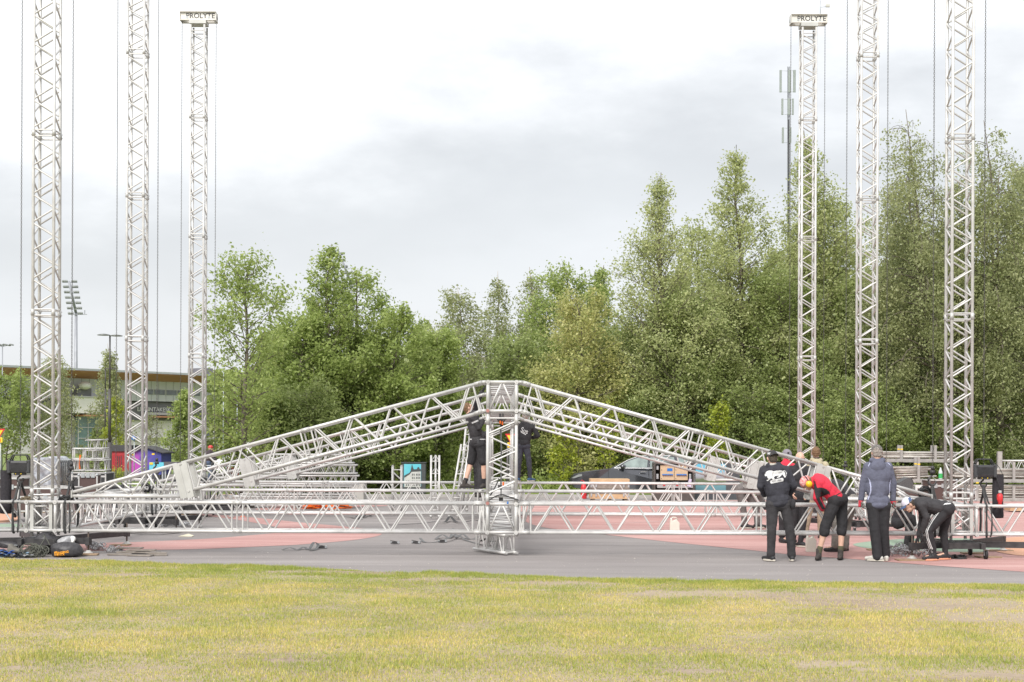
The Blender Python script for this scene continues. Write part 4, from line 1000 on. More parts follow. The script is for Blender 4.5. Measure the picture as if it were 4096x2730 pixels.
sf = MB(); sf.add([fp(s0, 5.9, zr - .30), fp(s1, 5.9, zr - .30), fp(s1, 1.25, zw - .06), fp(s0, 1.25, zw - .06), fp(s0, 5.9, zr - .36), fp(s1, 5.9, zr - .36), fp(s1, 1.25, zw - .12), fp(s0, 1.25, zw - .12)], [(0, 1, 2, 3), (4, 7, 6, 5), (0, 4, 5, 1), (2, 6, 7, 3)])
sf.build('soffit', SOFF, hall)
for x0, x1 in ((548, 592), (594, 640), (642, 686), (688, 733), (735, 779)):
    f = fbox('window', x0, x1, fz(700, 1584), fz(700, 1563), 1.1, 1.26, FRAMEW); 
    fbox('pane', x0 + 2, x1 - 2, fz(700, 1583), fz(700, 1564), 1.2, 1.30, GLASSD, f)
for x0, x1 in ((860, 902), (912, 950)):
    f = fbox('window', x0, x1, fz(880, 1602), fz(880, 1544), 1.1, 1.3, FRAMEW); fbox('pane', x0 + 2, x1 - 2, fz(880, 1600), fz(880, 1546), 1.2, 1.34, GLASSG, f)
for x0, x1 in ((822, 838), (860, 892), (894, 926), (928, 960), (962, 990)):
    f = fbox('window', x0, x1, fz(880, 1748), fz(880, 1708), -.2, .12, FRAMEW); fbox('pane', x0 + 2, x1 - 2, fz(880, 1746), fz(880, 1722), 0, .16, GLASSD, f)
fbox('ledge', 520, 1250, fz(880, 1755), fz(880, 1751), 0, .9, WHITEP); fbox('ledge', 560, 700, fz(640, 1662), fz(640, 1652), .4, 1.6, FRAMEW); fbox('canopy', 585, 690, fz(640, 1672), fz(640, 1666), .1, 2.4, SOFF)
fbox('terrace_wall', 225, 372, fz(300, 1655), fz(300, 1592), .5, 3.0, CREAM)
fbox('terrace_coping', 222, 375, fz(300, 1592), fz(300, 1587), .4, 3.2, FRAMEW)
gw = fbox('glass_wall', 285, 375, fz(330, 1800), fz(330, 1668), 1.0, 1.6, GLASSG)
mb = MB()
for x in (286, 325, 358, 374): v_ = fbox(None, x - 1, x + 1, fz(330, 1800), fz(330, 1667), 1.55, 1.7, None); mb.add(v_.v, v_.f)
for y in (1668, 1711, 1754): v_ = fbox(None, 285, 375, fz(330, y + 1.5), fz(330, y - 1.5), 1.56, 1.72, None); mb.add(v_.v, v_.f)
mb.build('mullion', FRAMEW, gw)
fbox('canopy', 285, 375, fz(330, 1667), fz(330, 1661), .9, 3.4, SOFF)
b_ = fbox('roof_unit', 783, 826, zr + .2, fz(800, 1473, 1), -2, 1.5, DARKB)
ac = MB(); s_ = fs(290); ac.ball(fp(s_, 3.0, fz(285, 1545)), (.9, .9, .55)); ac.build('roof_dome', WHITEP, hall)
fbox('roof_unit', 265, 322, fz(290, 1590), fz(290, 1555), 1.5, 2.6, DARKB); fbox('roof_unit', 296, 314, fz(300, 1556), fz(300, 1538), 1.4, 2.2, WHITEP)
A_ = fp(fs(618), .56, fz(618, 1640)); ang = math.atan2(FD_.y, FD_.x)
tm = text_mesh('LIIKUNTAKESKUS', .82, .06, .012); tm.materials.clear(); tm.materials.append(WHITEP)
wd = max(v.co.x for v in tm.vertices) - min(v.co.x for v in tm.vertices); want = fs(696) - fs(541)
tm.transform(Matrix.Translation(A_ - Vector(hall.location)) @ Matrix.Rotation(ang, 4, 'Z') @ Matrix.Rotation(R(90), 4, 'X') @ Matrix.Diagonal((want / wd, 1, 1, 1)))
o = bpy.data.objects.new('lettering', tm); C.objects.link(o); o.parent = hall
# ---------------------------------------------------------------- masts and lamps
GREYP = mat('mast_grey', (.30, .31, .34), .5, .2, scale=1); LAMPG = mat('lamp_glass', (.24, .255, .25), .3, scale=3, var=.3); DPOLE = mat('dark_grey_pole', (.075, .07, .068), .5, .2)
def floodmast(px, ptop, pbot, d, label, rows, tilt, wN):
    b = W(px, pbot, d); s = d / F; o = thing('floodlight_mast', label, 'floodlight mast', (b.x, d, 0), 0, 'stadium floodlight masts')
    z1 = W(px, ptop + 125, d).z; zt = W(px, ptop, d).z
    MB().tube((b.x, d, 0), (b.x, d, z1), 9 * s, 14, r2=5.5 * s).build('pole', GREYP, o)
    tx = W(px + tilt, ptop + 5, d).x
    MB().tube((b.x, d, z1 - .02), (tx, d - 2, zt), 5.5 * s, 12, r2=4 * s).build('head_pole', GREYP, o)
    for k in range(rows):
        t = k / (rows - 1); z = z1 + (zt - z1) * t; cx = b.x + (tx - b.x) * t; y = d - 1.2 * t - 6 * s
        fr = MB(); fr.box((cx, y, z - 4 * s), (wN * s, 2.5 * s, 2.4 * s)); fr.build('cross_arm', GREYP, o)
        for q in (-1, -.72, -.44, .44, .72, 1):
            m_ = MB(); m_.lathe((cx + q * (wN / 2 - 4) * s, y - 2 * s, z + 1 * s), [(0, -2.5 * s), (4.6 * s, -3 * s), (4.4 * s, 1 * s), (1.8 * s, 4 * s), (0, 3 * s)], 10, 'Y'); m_.build('floodlight', LAMPG, o)
    if wN > 40: MB().box((b.x + 14 * s, d - 5 * s, z1 - 4 * s), (60 * s, 8 * s, 2 * s)).box((b.x + 36 * s, d - 5 * s, z1 + 5 * s), (1 * s, 8 * s, 16 * s)).build('service_platform', GREYP, o)
floodmast(302, 1130, 1795, 270, 'tall grey stadium mast with seven rows of floodlights left of the middle tower', 7, -13, 60)
floodmast(1405, 1020, 1795, 280, 'stadium mast whose tilted head shows behind the pointed green tree', 6, -42, 26)
def arealamp(px, ptop, d, label):
    b = W(px, 1800, d); s = d / F; o = thing('multi_head_lamp', label, 'lamp post', (b.x, d, 0))
    z = W(px, ptop + 13, d).z
    MB().tube((b.x, d, 0), (b.x, d, z), 3.2 * s, 10, r2=2 * s).build('pole', GREYP, o)
    for k, (dx, dy) in enumerate(((-14, -8), (14, -8), (22, 6), (36, 0), (-26, 4), (-2, 10))):
        a = MB(); e = Vector((b.x + dx * s, d + dy * s, z + (4 + 2 * (k % 2)) * s)); a.tube((b.x, d, z - 2 * s), e, 1.2 * s, 6); a.build('bracket', GREYP, o)
        h_ = MB(); h_.ball(e, (11 * s, 7 * s, 3.5 * s), rot=Matrix.Rotation(.25 if dx > 0 else -.25, 3, 'Y')); h_.build('lamp_head', LAMPG, o)
arealamp(8, 1372, 90, 'slim lamp post with several pale heads at the left picture edge')
def disclamp(px, ptop, pbase, label, big):
    g = G(px, pbase); d = g.y; s = d / F; o = thing('street_lamp', label, 'street lamp', (g.x, d, 0), 0, 'dark street lamps')
    z = [0, W(px, 1770, d).z, W(px, 1556, d).z, W(px, ptop + 12, d).z]; rr_ = ((9.3, 9.3), (6, 5.6), (3.6, 3.2)) if big else ((5, 5), (3.2, 3.2), (2.4, 2.4))
    p = MB()
    for k in range(3): p.tube((g.x, d, z[k]), (g.x, d, z[k + 1]), rr_[k][0] * s, 14, r2=rr_[k][1] * s)
    p.build('pole', DPOLE, o)
    if big:
        for sx in (-1, 1):
            l = MB(); c = (g.x + sx * 25 * s, d, z[3] + (1 - sx * 1.5) * s); l.lathe(c, [(0, -3 * s), (25 * s, -2 * s), (26 * s, 0), (16 * s, 3 * s), (5 * s, 5 * s), (0, 5 * s)], 18)
            l.build('lamp_disc', mat('lamp_disc_grey', (.20, .21, .20), .4, .3), o)
    else:
        l = MB(); l.box((g.x + 22 * s, d, z[3] + 2 * s), (46 * s, 10 * s, 4 * s)); l.build('lamp_head', DPOLE, o)
disclamp(437, 1331, 1986, 'dark stepped street lamp with two flat round discs between the left towers', True)
disclamp(420, 1466, 1900, 'thinner dark street lamp with one flat head behind the two disc lamp', False)
disclamp(2030, 1660, 1990, 'dark lamp pole seen through the king post behind the warning sign', False)
for px, pt, d_ in ((893, 1450, 70), (948, 1540, 75)):
    b = W(px, 1800, d_); s = d_ / F
    fl = thing('flag_pole', 'pale flag pole in front of the sports hall, ' + ('the taller left one' if px < 900 else 'the shorter right one'), 'pole', (b.x, d_, 0), 0, 'pale flag poles')
    MB().tube((b.x, d_, 0), (b.x, d_, W(px, pt, d_).z), 2.6 * s, 8, r2=1.2 * s).build('pole', mat('pale_pole', (.42, .46, .5), .4, .2), fl); MB().ball((b.x, d_, W(px, pt, d_).z), 3 * s).build('finial', WHITEP, fl)
# telecom mast
d_ = 130; s = d_ / F; b = W(3152, 1700, d_); o = thing('telecom_mast', 'tall telecom lattice mast with three tiers of pale antenna panels', 'telecom mast', (b.x, d_, 0))
m_ = MB(); zt = W(3148, 268, d_).z; tri = [(-5, -3), (5, -3), (0, 6)]
for x, y in tri: m_.tube((b.x + x * s, d_ + y * s, 0), (b.x + x * s * .7 - 4 * s, d_ + y * s, zt), 1.7 * s, 6)
n_ = 90
for k in range(n_):
    z0, z1 = zt * k / n_, zt * (k + 1) / n_; (x0, y0), (x1, y1) = tri[k % 3], tri[(k + 1) % 3]
    m_.tube((b.x + x0 * s * .9 - 4 * s * k / n_, d_ + y0 * s, z0), (b.x + x1 * s * .9 - 4 * s * k / n_, d_ + y1 * s, z1), .8 * s, 4)
m_.build('lattice', mat('mast_lattice_grey', (.16, .17, .18), .5), o)
AP = mat('antenna_panel', (.27, .30, .285), .5)
for (y0, y1, xs) in ((283, 372, ((-27, 9), (9, 12), (28, 11))), (397, 462, ((-20, 8), (7, 13), (22, 7))), (512, 575, ((-18, 8), (12, 8)))):
    for x, w_ in xs:
        a = MB(); q = W(3148 + x, y0, d_); q2 = W(3148 + x, y1, d_); a.rbox(((q.x + q2.x) / 2, d_ - 8 * s, (q.z + q2.z) / 2), (w_ * s, 5 * s, (y1 - y0) * s), 1 * s); a.build('antenna_panel', AP, o)
        a = MB(); a.tube((q.x, d_ - 5 * s, q.z - 2 * s), (b.x - 4 * s, d_, q.z - 2 * s), .6 * s, 5).tube((q2.x, d_ - 5 * s, q2.z + 3 * s), (b.x - 4 * s, d_, q2.z + 3 * s), .6 * s, 5); a.build('bracket', STEEL, o)
c_ = MB(); c_.pipe([(b.x - 4 * s, d_ - 6 * s, W(3148, 480, d_).z), (b.x - 2 * s, d_ - 6 * s, W(3148, 700, d_).z), (b.x, d_ - 6 * s, 3)], 1.8 * s, 6); c_.build('cable_bundle', BLACKP, o)
# warning signs
def warnsign(px, py, d, label, side=1):
    s = d / F; b = W(px, 1900, d); o = thing('warning_sign', label, 'road sign', (b.x, d, 0), 0, 'roadworks warning signs'); c = W(px, py, d)
    MB().tube((b.x, d, 0), (b.x, d, c.z + 16 * s), 2.2 * s, 8).build('post', STEEL, o)
    tr_ = lambda k, y: [(c.x + x * s * k, c.z + z * s * k) for x, z in ((-20, 16), (20, 16), (0, -18))][::1]
    f = lambda y: (lambda x, yy, z: (x, y + yy, z))
    MB().prism(tr_(1, 0), .02, f(d - .06)).build('sign_board', RED, o); MB().prism(tr_(.62, 0), .012, f(d - .07)).build('sign_face', YELLOW, o)
    MB().box((c.x, d - .05, c.z - 29 * s), (20 * s, .02, 20 * s)).build('lower_plate', YELLOW, o); MB().box((c.x, d - .066, c.z - 29 * s), (7 * s, .012, 12 * s)).build('symbol', ORANGE, o)
warnsign(2, 1732, 44, 'red and yellow triangle sign with square plate at the left picture edge'); warnsign(2040, 1752, 46, 'red and yellow triangle sign seen through the king post')
def bluesign(px, py, d, label):
    s = d / F; c = W(px, py, d); o = thing('blue_sign', label, 'road sign', (c.x, d, 0), 0, 'blue round signs')
    MB().tube((c.x, d, 0), (c.x, d, c.z), 2 * s, 6).build('post', STEEL, o)
    MB().lathe((c.x, d - .06, c.z), [(0, -.012), (10 * s, -.012), (10 * s, .012), (0, .012)], 18, 'Y').build('sign_disc', BLUE, o)
    MB().box((c.x - 1.5 * s, d - .08, c.z), (3 * s, .006, 10 * s)).build('symbol', WHITEP, o)
bluesign(537, 1753, 62, 'round blue sign right of the dark lamp')
p_ = W(737, 1770, 84); o = thing('parking_sign', 'blue and white square sign behind the broad leafy young tree', 'road sign', (p_.x, 84, 0)); MB().tube((p_.x, 84, 0), (p_.x, 84, p_.z + .2), .03, 6).build('post', STEEL, o); MB().box((p_.x, 83.95, p_.z), (.16, .02, .22)).build('sign_board', BLUE, o); MB().box((p_.x, 83.95, p_.z - .17), (.16, .02, .08)).build('lower_plate', WHITEP, o)
# ---------------------------------------------------------------- container and painted kiosk
def XZ(px, py, d): v = W(px, py, d); return v.x, v.z
g = G(470, 1915); d_ = g.y
KRED = mat('red_container_paint', (.42, .035, .045), .5, scale=3); BLKD = mat('dark_roof', (.05, .048, .052), .7); 
km, kt, kb2 = nodes_mat('spray_mural'); kb2.inputs['Roughness'].default_value = .5
o_ = kt.nodes.new('ShaderNodeTexCoord'); n_1 = kt.nodes.new('ShaderNodeTexNoise'); n_1.inputs['Scale'].default_value = 1.7; n_1.inputs['Detail'].default_value = 3; n_1.inputs['Distortion'].default_value = 1.2
kt.links.new(o_.outputs['Object'], n_1.inputs[0]); sx_ = kt.nodes.new('ShaderNodeSeparateXYZ'); kt.links.new(o_.outputs['Object'], sx_.inputs[0])
ma = kt.nodes.new('ShaderNodeMath'); ma.operation = 'MULTIPLY_ADD'; ma.inputs[1].default_value = .42; kt.links.new(sx_.outputs[0], ma.inputs[0]); mb_ = kt.nodes.new('ShaderNodeMath'); mb_.operation = 'MULTIPLY_ADD'; mb_.inputs[1].default_value = .7; mb_.inputs[2].default_value = .1
kt.links.new(n_1.outputs['Fac'], mb_.inputs[0]); kt.links.new(mb_.outputs[0], ma.inputs[2])
rp = ramp_node(kt, [(.1, (.42, .02, .03)), (.33, (.35, .03, .16)), (.5, (.40, .06, .36)), (.62, (.17, .06, .34)), (.8, (.07, .06, .30)), (1, (.04, .05, .24))]); kt.links.new(ma.outputs[0], rp.inputs[0]); kt.links.new(rp.outputs[0], kb2.inputs['Base Color'])
k0, _ = XZ(448, 1800, d_); k1, _ = XZ(526, 1800, d_); k2, _ = XZ(646, 1800, d_); zt0 = XZ(500, 1812, d_)[1]; zt1 = XZ(500, 1784, d_)[1]
o = thing('red_container', 'red metal container with dark roof left of the mural kiosk', 'container', (k0, d_, 0), 0)
b = MB(); b.box(((k0 + k1) / 2, d_ + .8, (zt0 + .25) / 2 + .1), (k1 - k0, 1.6, zt0 - .25)); 
for i in range(22): b.box((k0 + .03 + i * (k1 - k0 - .06) / 21, d_ - .01, zt0 / 2 + .12), (.012, .02, zt0 - .4))
b.build('body', KRED, o); s = MB()
for x in (.33, .44, .55): s.box((k0 + x * (k1 - k0) * .9, d_ - .022, zt0 * .56), (.03, .02, zt0 * .62))
s.build('vent_slot', BLKD, o)
MB().box(((k0 + k1) / 2, d_ + .8, (zt0 + zt1) / 2 + .05), (k1 - k0 + .1, 1.8, zt1 - zt0 - .04)).build('roof', BLKD, o); MB().box(((k0 + k1) / 2, d_ + .8, .12), (k1 - k0 - .02, 1.58, .2)).build('plinth', BLKD, o)
o = thing('mural_kiosk', 'small kiosk with purple blue spray painted walls and low gable roof', 'kiosk', (k1, d_, 0), 0)
kb3 = MB(); zp = XZ(585, 1787, d_)[1]; kx = XZ(578, 1800, d_)[0]
kb3.prism([(k1 + .02, .2), (k2, .2), (k2, zt0 - .02), (kx, zp - .06), (k1 + .02, zt0 - .02)], 2.2, lambda x, y, z: (x, d_ - .05 + y, z)); kb3.build('body', km, o)
rf = MB()
for a, b in (((k1 - .06, zt0 - .03), (kx, zp - .03)), ((kx, zp - .03), (k2 + .13, zt0 - .03))):
    rf.prism([a, b, (b[0], b[1] + .05), (a[0], a[1] + .05)], 2.5, lambda x, y, z: (x, d_ - .2 + y, z))
rf.build('roof', BLKD, o); MB().box(((k1 + k2) / 2, d_ + .9, .1), (k2 - k1 - .1, 1.9, .2)).build('plinth', BLKD, o)
for px, py in ((534, 1819), (614, 1817)): x, z = XZ(px, py, d_); MB().box((x, d_ - .06, z), (.13, .012, .08)).build('notice', YELLOW, o)
# poster board and barrier fences
def board(px0, px1, py0, py1, d, label, m, name='poster_board', legs=True):
    x0, z1 = XZ(px0, py0, d); x1, z0 = XZ(px1, py1, d); o = thing(name, label, 'board', ((x0 + x1) / 2, d, 0)); MB().box(((x0 + x1) / 2, d, (z0 + z1) / 2), (x1 - x0, .05, z1 - z0)).build('panel', m, o)
    l = MB(); l.box((x0 + .04, d + .04, z0 / 2), (.04, .04, z0)); l.box((x1 - .04, d + .04, z0 / 2), (.04, .04, z0)); l.build('stand', STEEL, o); return o
SKYB = mat('sky_blue_print', (.08, .42, .55), .4, scale=2, col2=(.16, .55, .66))
o = board(598, 655, 1850, 1882, 42, 'blue printed poster board at the foot of the mural kiosk', SKYB); x, z = XZ(606, 1855, 42); MB().box((x, 41.965, z), (.09, .012, .06)).build('notice', YELLOW, o)
DKF = mat('dark_mesh_cloth', (.07, .065, .07), .8, scale=30, col2=(.13, .12, .13))
board(655, 745, 1848, 1880, 43, 'low dark mesh covered board right of the blue poster', DKF, 'mesh_board')
def barrier(x0, x1, y, z1, label, group, posts=.11, h=1.0, tilt=0.0, m=None):
    o = thing('crowd_barrier', label, 'barrier', ((x0 + x1) / 2, y, 0), 0, group); f = MB(); m = m or STEEL
    f.pipe([(x0, y, .12), (x0, y, z1 - .06), (x0 + .06, y, z1), (x1 - .06, y, z1), (x1, y, z1 - .06), (x1, y, .12)], .016, 6); f.tube((x0, y, .18), (x1, y, .18), .014, 6); f.build('frame', m, o)
    b = MB(); n = int((x1 - x0) / posts)
    for k in range(1, n): b.tube((x0 + k * (x1 - x0) / n + tilt, y, .18), (x0 + k * (x1 - x0) / n, y, z1), .007, 5, cap=False)
    b.build('bars', m, o); f = MB(); f.box((x0 + .15, y, .06), (.04, .5, .03)); f.box((x1 - .15, y, .06), (.04, .5, .03)); f.box((x0 + .15, y, .12), (.03, .03, .1)); f.box((x1 - .15, y, .12), (.03, .03, .1)); f.build('foot', m, o)
    return o
for k, (a, b, y) in enumerate(((800, 905, 47), (696, 792, 48.5), (905, 975, 47))):
    barrier(XZ(a, 1800, y)[0], XZ(b, 1800, y)[0], y, 1.1, ('grey crowd barrier left of the helmeted cyclist', 'grey crowd barrier behind the dark mesh board', 'grey crowd barrier right of the helmeted cyclist')[k], 'single crowd barriers')
y = 39.5; xa, xb = XZ(212, 1800, y)[0], XZ(272, 1800, y)[0]
for k in range(9):
    x = xa + (xb - xa) * k / 8; o = thing('crowd_barrier', 'edge-on crowd barrier in the grey row behind the nearest left tower', 'barrier', (x, y, 0), 0, 'stacked crowd barriers'); f = MB()
    zb_ = .62
    f.pipe([(x - .02, y, zb_), (x - .04, y, 1.28), (x, y, 1.36), (x + .04, y + .5, 1.37), (x + .03, y + 1.4, 1.36), (x + .03, y + 1.4, zb_)], .016, 6); f.tube((x - .02, y, zb_ + .05), (x + .03, y + 1.4, zb_ + .05), .014, 6)
    f.build('frame', STEEL, o); b = MB()
    for q in range(1, 9): b.tube((x - .02 + .005 * q, y + q * .155, zb_ + .05), (x, y + q * .155, 1.35), .007, 4, cap=False)
    b.build('bars', STEEL, o)
o = MB(); o.box(((xa + xb) / 2 - .5, y + .6, .31), (2.3, 2.0, .60)); o = o.build('barrier_pallet_stack', PINEW); tag(o, 'low pile of pine boards under barriers and wrapped pallet', 'board pile')
# shrink wrapped pallet
r_ = np.random.RandomState(4); x0, x1 = XZ(112, 1800, 39)[0], XZ(226, 1800, 39)[0]
bm = bmesh.new(); bmesh.ops.create_cube(bm, size=1); bmesh.ops.subdivide_edges(bm, edges=bm.edges[:], cuts=9, use_grid_fill=True)
for v in bm.verts:
    c = v.co; k = 1 + .04 * math.sin(c.z * 40 + c.x * 5) + .05 * math.sin(c.x * 9 + c.z * 13)
    v.co = Vector((c.x * (x1 - x0) * (1 - .12 * (c.z + .5)) * k, c.y * 1.2 * k, (c.z + .5) * .78 * (1 + .07 * math.sin(c.x * 7))))
me = bpy.data.meshes.new('wrapped_load'); bm.to_mesh(me); bm.free(); me.materials.append(mat('stretch_film', (.17, .18, .21), .3, scale=8, col2=(.42, .44, .48), bump=.6, bscale=9)); 
for p in me.polygons: p.use_smooth = True
o = bpy.data.objects.new('wrapped_pallet_load', me); C.objects.link(o); o.location = ((x0 + x1) / 2, 39.8, .62); tag(o, 'grey shrink wrapped load behind the nearest left tower', 'wrapped pallet')
# car
def car(px0, d, sc_, label, body_m, name='parked_car', flip=1, detail=True, prof_=None, group=None):
    x0 = W(px0, 1900, d).x; o = thing(name, label, 'car', (x0, d, 0), 0, group); S = sc_
    hwf = lambda z: .90 - .0 * z if z < .88 else .88 - .26 * ((z - .88) / .5) ** 1.1
    P_ = prof_ or [(.10, .30), (.02, .45), (.0, .62), (.10, .74), (.35, .82), (.9, .90), (1.36, .955), (1.75, 1.14), (2.05, 1.28), (2.35, 1.37), (2.8, 1.42), (3.4, 1.42), (3.95, 1.38), (4.35, 1.24), (4.58, 1.0), (4.70, .86), (4.74, .6), (4.68, .34), (4.3, .24), (.4, .24)]
    hw_ = lambda x, z: (hwf(z)) * (1 - .16 * max(0, (.55 - x) / .55) ** 2 - .12 * max(0, (x - 4.3) / .45) ** 2)
    bm = bmesh.new(); L_ = []; 
    nseg = 9
    rings = []
    for k in range(nseg):
        t = -1 + 2 * k / (nseg - 1); e = math.copysign(abs(t) ** .7, t)
        shr = 1 - .035 * abs(t) ** 6
        rings.append([bm.verts.new((x0 + flip * S * (x * 1 + (1 - shr) * (2.35 - x)), d + .9 * S + e * hw_(x, z) * S, z * S * (1 if z < .5 else 1 - .02 * t ** 4))) for x, z in P_])
    m = len(P_)
    for a, b in zip(rings[:-1], rings[1:]):
        for i in range(m): bm.faces.new((a[i], a[(i + 1) % m], b[(i + 1) % m], b[i]))
    bm.faces.new(rings[0]); bm.faces.new(rings[-1][::-1]); bmesh.ops.recalc_face_normals(bm, faces=bm.faces[:])
    bmesh.ops.triangulate(bm, faces=[f for f in bm.faces if len(f.verts) > 4])
    for v in bm.verts: v.co -= Vector((x0, d, 0))
    me = bpy.data.meshes.new('body'); bm.to_mesh(me); bm.free(); me.materials.append(body_m)
    for p in me.polygons: p.use_smooth = len(p.vertices) == 4
    b_ = bpy.data.objects.new('body', me); C.objects.link(b_); b_.parent = o
    fr = lambda off: (lambda x, yy, z: (x0 + flip * S * x, d + .9 * S - (hwf(z) + off) * S + yy, z * S))
    if detail:
        for q in ([(1.62, .985), (1.98, 1.2), (2.35, 1.325), (2.66, 1.355), (2.60, .985)], [(2.70, .985), (2.73, 1.357), (3.3, 1.355), (3.52, 1.34), (3.58, .985)], [(3.66, .985), (3.62, 1.33), (4.05, 1.24), (4.25, 1.1), (4.2, .985)]):
            MB().prism(q, .012, fr(.012)).build('side_window', mat('car_glass', (.10, .12, .12), .08, scale=3, col2=(.26, .32, .30), spec=1), b_)
        c_ = MB(); tp_ = [(1.50, .955), (1.95, 1.215), (2.33, 1.35), (2.8, 1.385), (3.5, 1.378), (4.05, 1.28), (4.35, 1.1)]
        for a, b in zip(tp_[:-1], tp_[1:]): c_.prism([a, b, (b[0], b[1] + .018), (a[0], a[1] + .018)], .012, fr(.016))
        c_.prism([(1.5, .955), (4.3, .955), (4.3, .975), (1.5, .975)], .012, fr(.018)); c_.prism([(1.1, .24), (3.6, .24), (3.6, .262), (1.1, .262)], .012, fr(.006)); c_.build('chrome_trim', mat('chrome', (.7, .7, .7), .2, .8), b_)
        s_ = MB()
        for x in (1.30, 2.66, 3.62): s_.prism([(x, .30), (x + .012, .30), (x + .012, .95), (x, .95)], .006, fr(.004))
        s_.build('door_seam', RUBBER, b_)
        for x in (2.38, 3.38): MB().prism([(x, .83), (x + .2, .83), (x + .2, .86), (x, .86)], .02, fr(.02)).build('door_handle', mat('chrome', (.7, .7, .7)), b_)
        MB().ball((x0 + 1.78 * S, d - .10 * S, 1.02 * S), (.11, .09, .075)).build('wing_mirror', body_m, b_)
        MB().prism([(.06, .62), (.30, .74), (.48, .77), (.42, .69), (.16, .62)], .02, fr(-.02)).build('headlight', LAMPG, b_)
        MB().rbox((x0 + .05, d + .9 * S, .5 * S), (.09, 1.1, .26), .02).build('grille', BLACKP, b_)
    for x in (.86, 3.78):
        w_ = MB(); w_.lathe((x0 + flip * x * S, d + .06, .33 * S), [(0, -.02), (.21, -.02), (.22, -.03), (.30, -.03), (.33, 0), (.33, .2), (0, .2)], 22, 'Y'); wo = w_.build('wheel', RUBBER, o)
        r_ = MB(); r_.lathe((x0 + flip * x * S, d + .03, .33 * S), [(.04, -.012), (.22, -.012), (.22, .01), (.04, .01)], 20, 'Y')
        for k in range(5): a = k * 2 * math.pi / 5; r_.tube((x0 + flip * x * S, d + .02, .33 * S), (x0 + flip * x * S + .2 * math.cos(a), d + .02, .33 * S + .2 * math.sin(a)), .02, 5)
        r_.build('rim', ALU, wo)
    return o
cp = mat('black_car_paint', (.075, .078, .09), .10, .5, var=.02, spec=.9)
cp.node_tree.nodes['Principled BSDF'].inputs['Coat Weight'].default_value = .8
car(2278, 52.2, 1.03, 'black estate car parked on the grass behind the right gable', cp)
car(900, 73, .95, 'dark red car parked far behind the cyclist', mat('red_car_paint', (.20, .02, .03), .25), detail=False, group=None)
vn = [(.05, .3), (0, .6), (.1, .95), (.7, 1.15), (1.2, 1.85), (1.5, 2.0), (4.6, 2.0), (4.8, 1.9), (4.85, .4), (4.7, .26), (.4, .26)]
car(842, 75, .92, 'white van parked far behind the cyclist', mat('van_white', (.7, .7, .7), .35), 'parked_van', detail=False, prof_=vn)
# ---------------------------------------------------------------- cabinets, crates, cases
HOUSEM = mat('painted_house_grey', (.42, .42, .43), .6, scale=6, col2=(.58, .57, .56)); DKGREY = mat('cabinet_dark_grey', (.06, .065, .072), .5)
g = G(1660, 1974); d_ = g.y; s = d_ / F
o = thing('painted_cabinet', 'dark electrical cabinet with a painted old house on a blue sky', 'cabinet', (g.x, d_, 0))
x0, z1 = XZ(1607, 1853, d_); x1, z0 = XZ(1702, 1975, d_); b = MB(); b.rbox(((x0 + x1) / 2, d_ + .3, z1 / 2), (x1 - x0, .6, z1), .01); b.box(((x0 + x1) / 2, d_ + .3, z1 + .015), (x1 - x0 + .05, .66, .03)); b.build('body', DKGREY, o)
px0, pz1 = XZ(1616, 1857, d_); px1, pz0 = XZ(1684, 1948, d_); pic = MB(); pic.box(((px0 + px1) / 2, d_ - .006, (pz0 + pz1) / 2), (px1 - px0, .01, pz1 - pz0)); pc = pic.build('picture_panel', SKYB, o)
fr = lambda off: (lambda x, yy, z: (W(1200 + x / 2.94, 1780 + z / 2.94, d_).x, d_ - off + yy * .001, W(1200 + x / 2.94, 1780 + z / 2.94, d_).z))
MB().prism([(1226, 498), (1420, 498), (1420, 300), (1310, 300), (1290, 335), (1226, 380)], 4, fr(.018)).build('painted_house', HOUSEM, pc)
MB().prism([(1226, 362), (1288, 330), (1312, 290), (1420, 285), (1424, 312), (1312, 318), (1290, 348), (1226, 388)], 3, fr(.024)).prism([(1302, 300), (1310, 262), (1318, 228), (1328, 262), (1342, 300)], 3, fr(.025)).prism([(1368, 300), (1384, 265), (1400, 262), (1414, 300)], 3, fr(.025)).build('painted_roof', DKGREY, pc)
w_ = MB()
for xx in (1250, 1272, 1318, 1338, 1366, 1384, 1404):
    for zz in (340, 378, 420, 462): 
        if xx < 1300 and zz < 390: continue
        w_.prism([(xx, zz), (xx + 9, zz), (xx + 9, zz + 22), (xx, zz + 22)], 2, fr(.03))
w_.build('painted_windows', DKGREY, pc)
# landscape board right of the power cabinet
g = G(2846, 1999); d_ = g.y; x0, z1 = XZ(2782, 1850, d_); x1, _ = XZ(2960, 1850, d_)
o = thing('painted_cabinet', 'wide dark cabinet with a painted sky and lake landscape', 'cabinet', (g.x, d_, 0)); b = MB(); b.rbox(((x0 + x1) / 2, d_ + .3, z1 / 2), (x1 - x0, .6, z1), .01); b.build('body', DKGREY, o)
lm, lt, lb = nodes_mat('painted_landscape'); oc_ = lt.nodes.new('ShaderNodeTexCoord'); sp_ = lt.nodes.new('ShaderNodeSeparateXYZ'); lt.links.new(oc_.outputs['Object'], sp_.inputs[0]); nn = lt.nodes.new('ShaderNodeTexNoise'); nn.inputs['Scale'].default_value = 4; lt.links.new(oc_.outputs['Object'], nn.inputs[0])
mq = lt.nodes.new('ShaderNodeMath'); mq.operation = 'MULTIPLY_ADD'; mq.inputs[1].default_value = .12; lt.links.new(nn.outputs['Fac'], mq.inputs[0]); lt.links.new(sp_.outputs[2], mq.inputs[2])
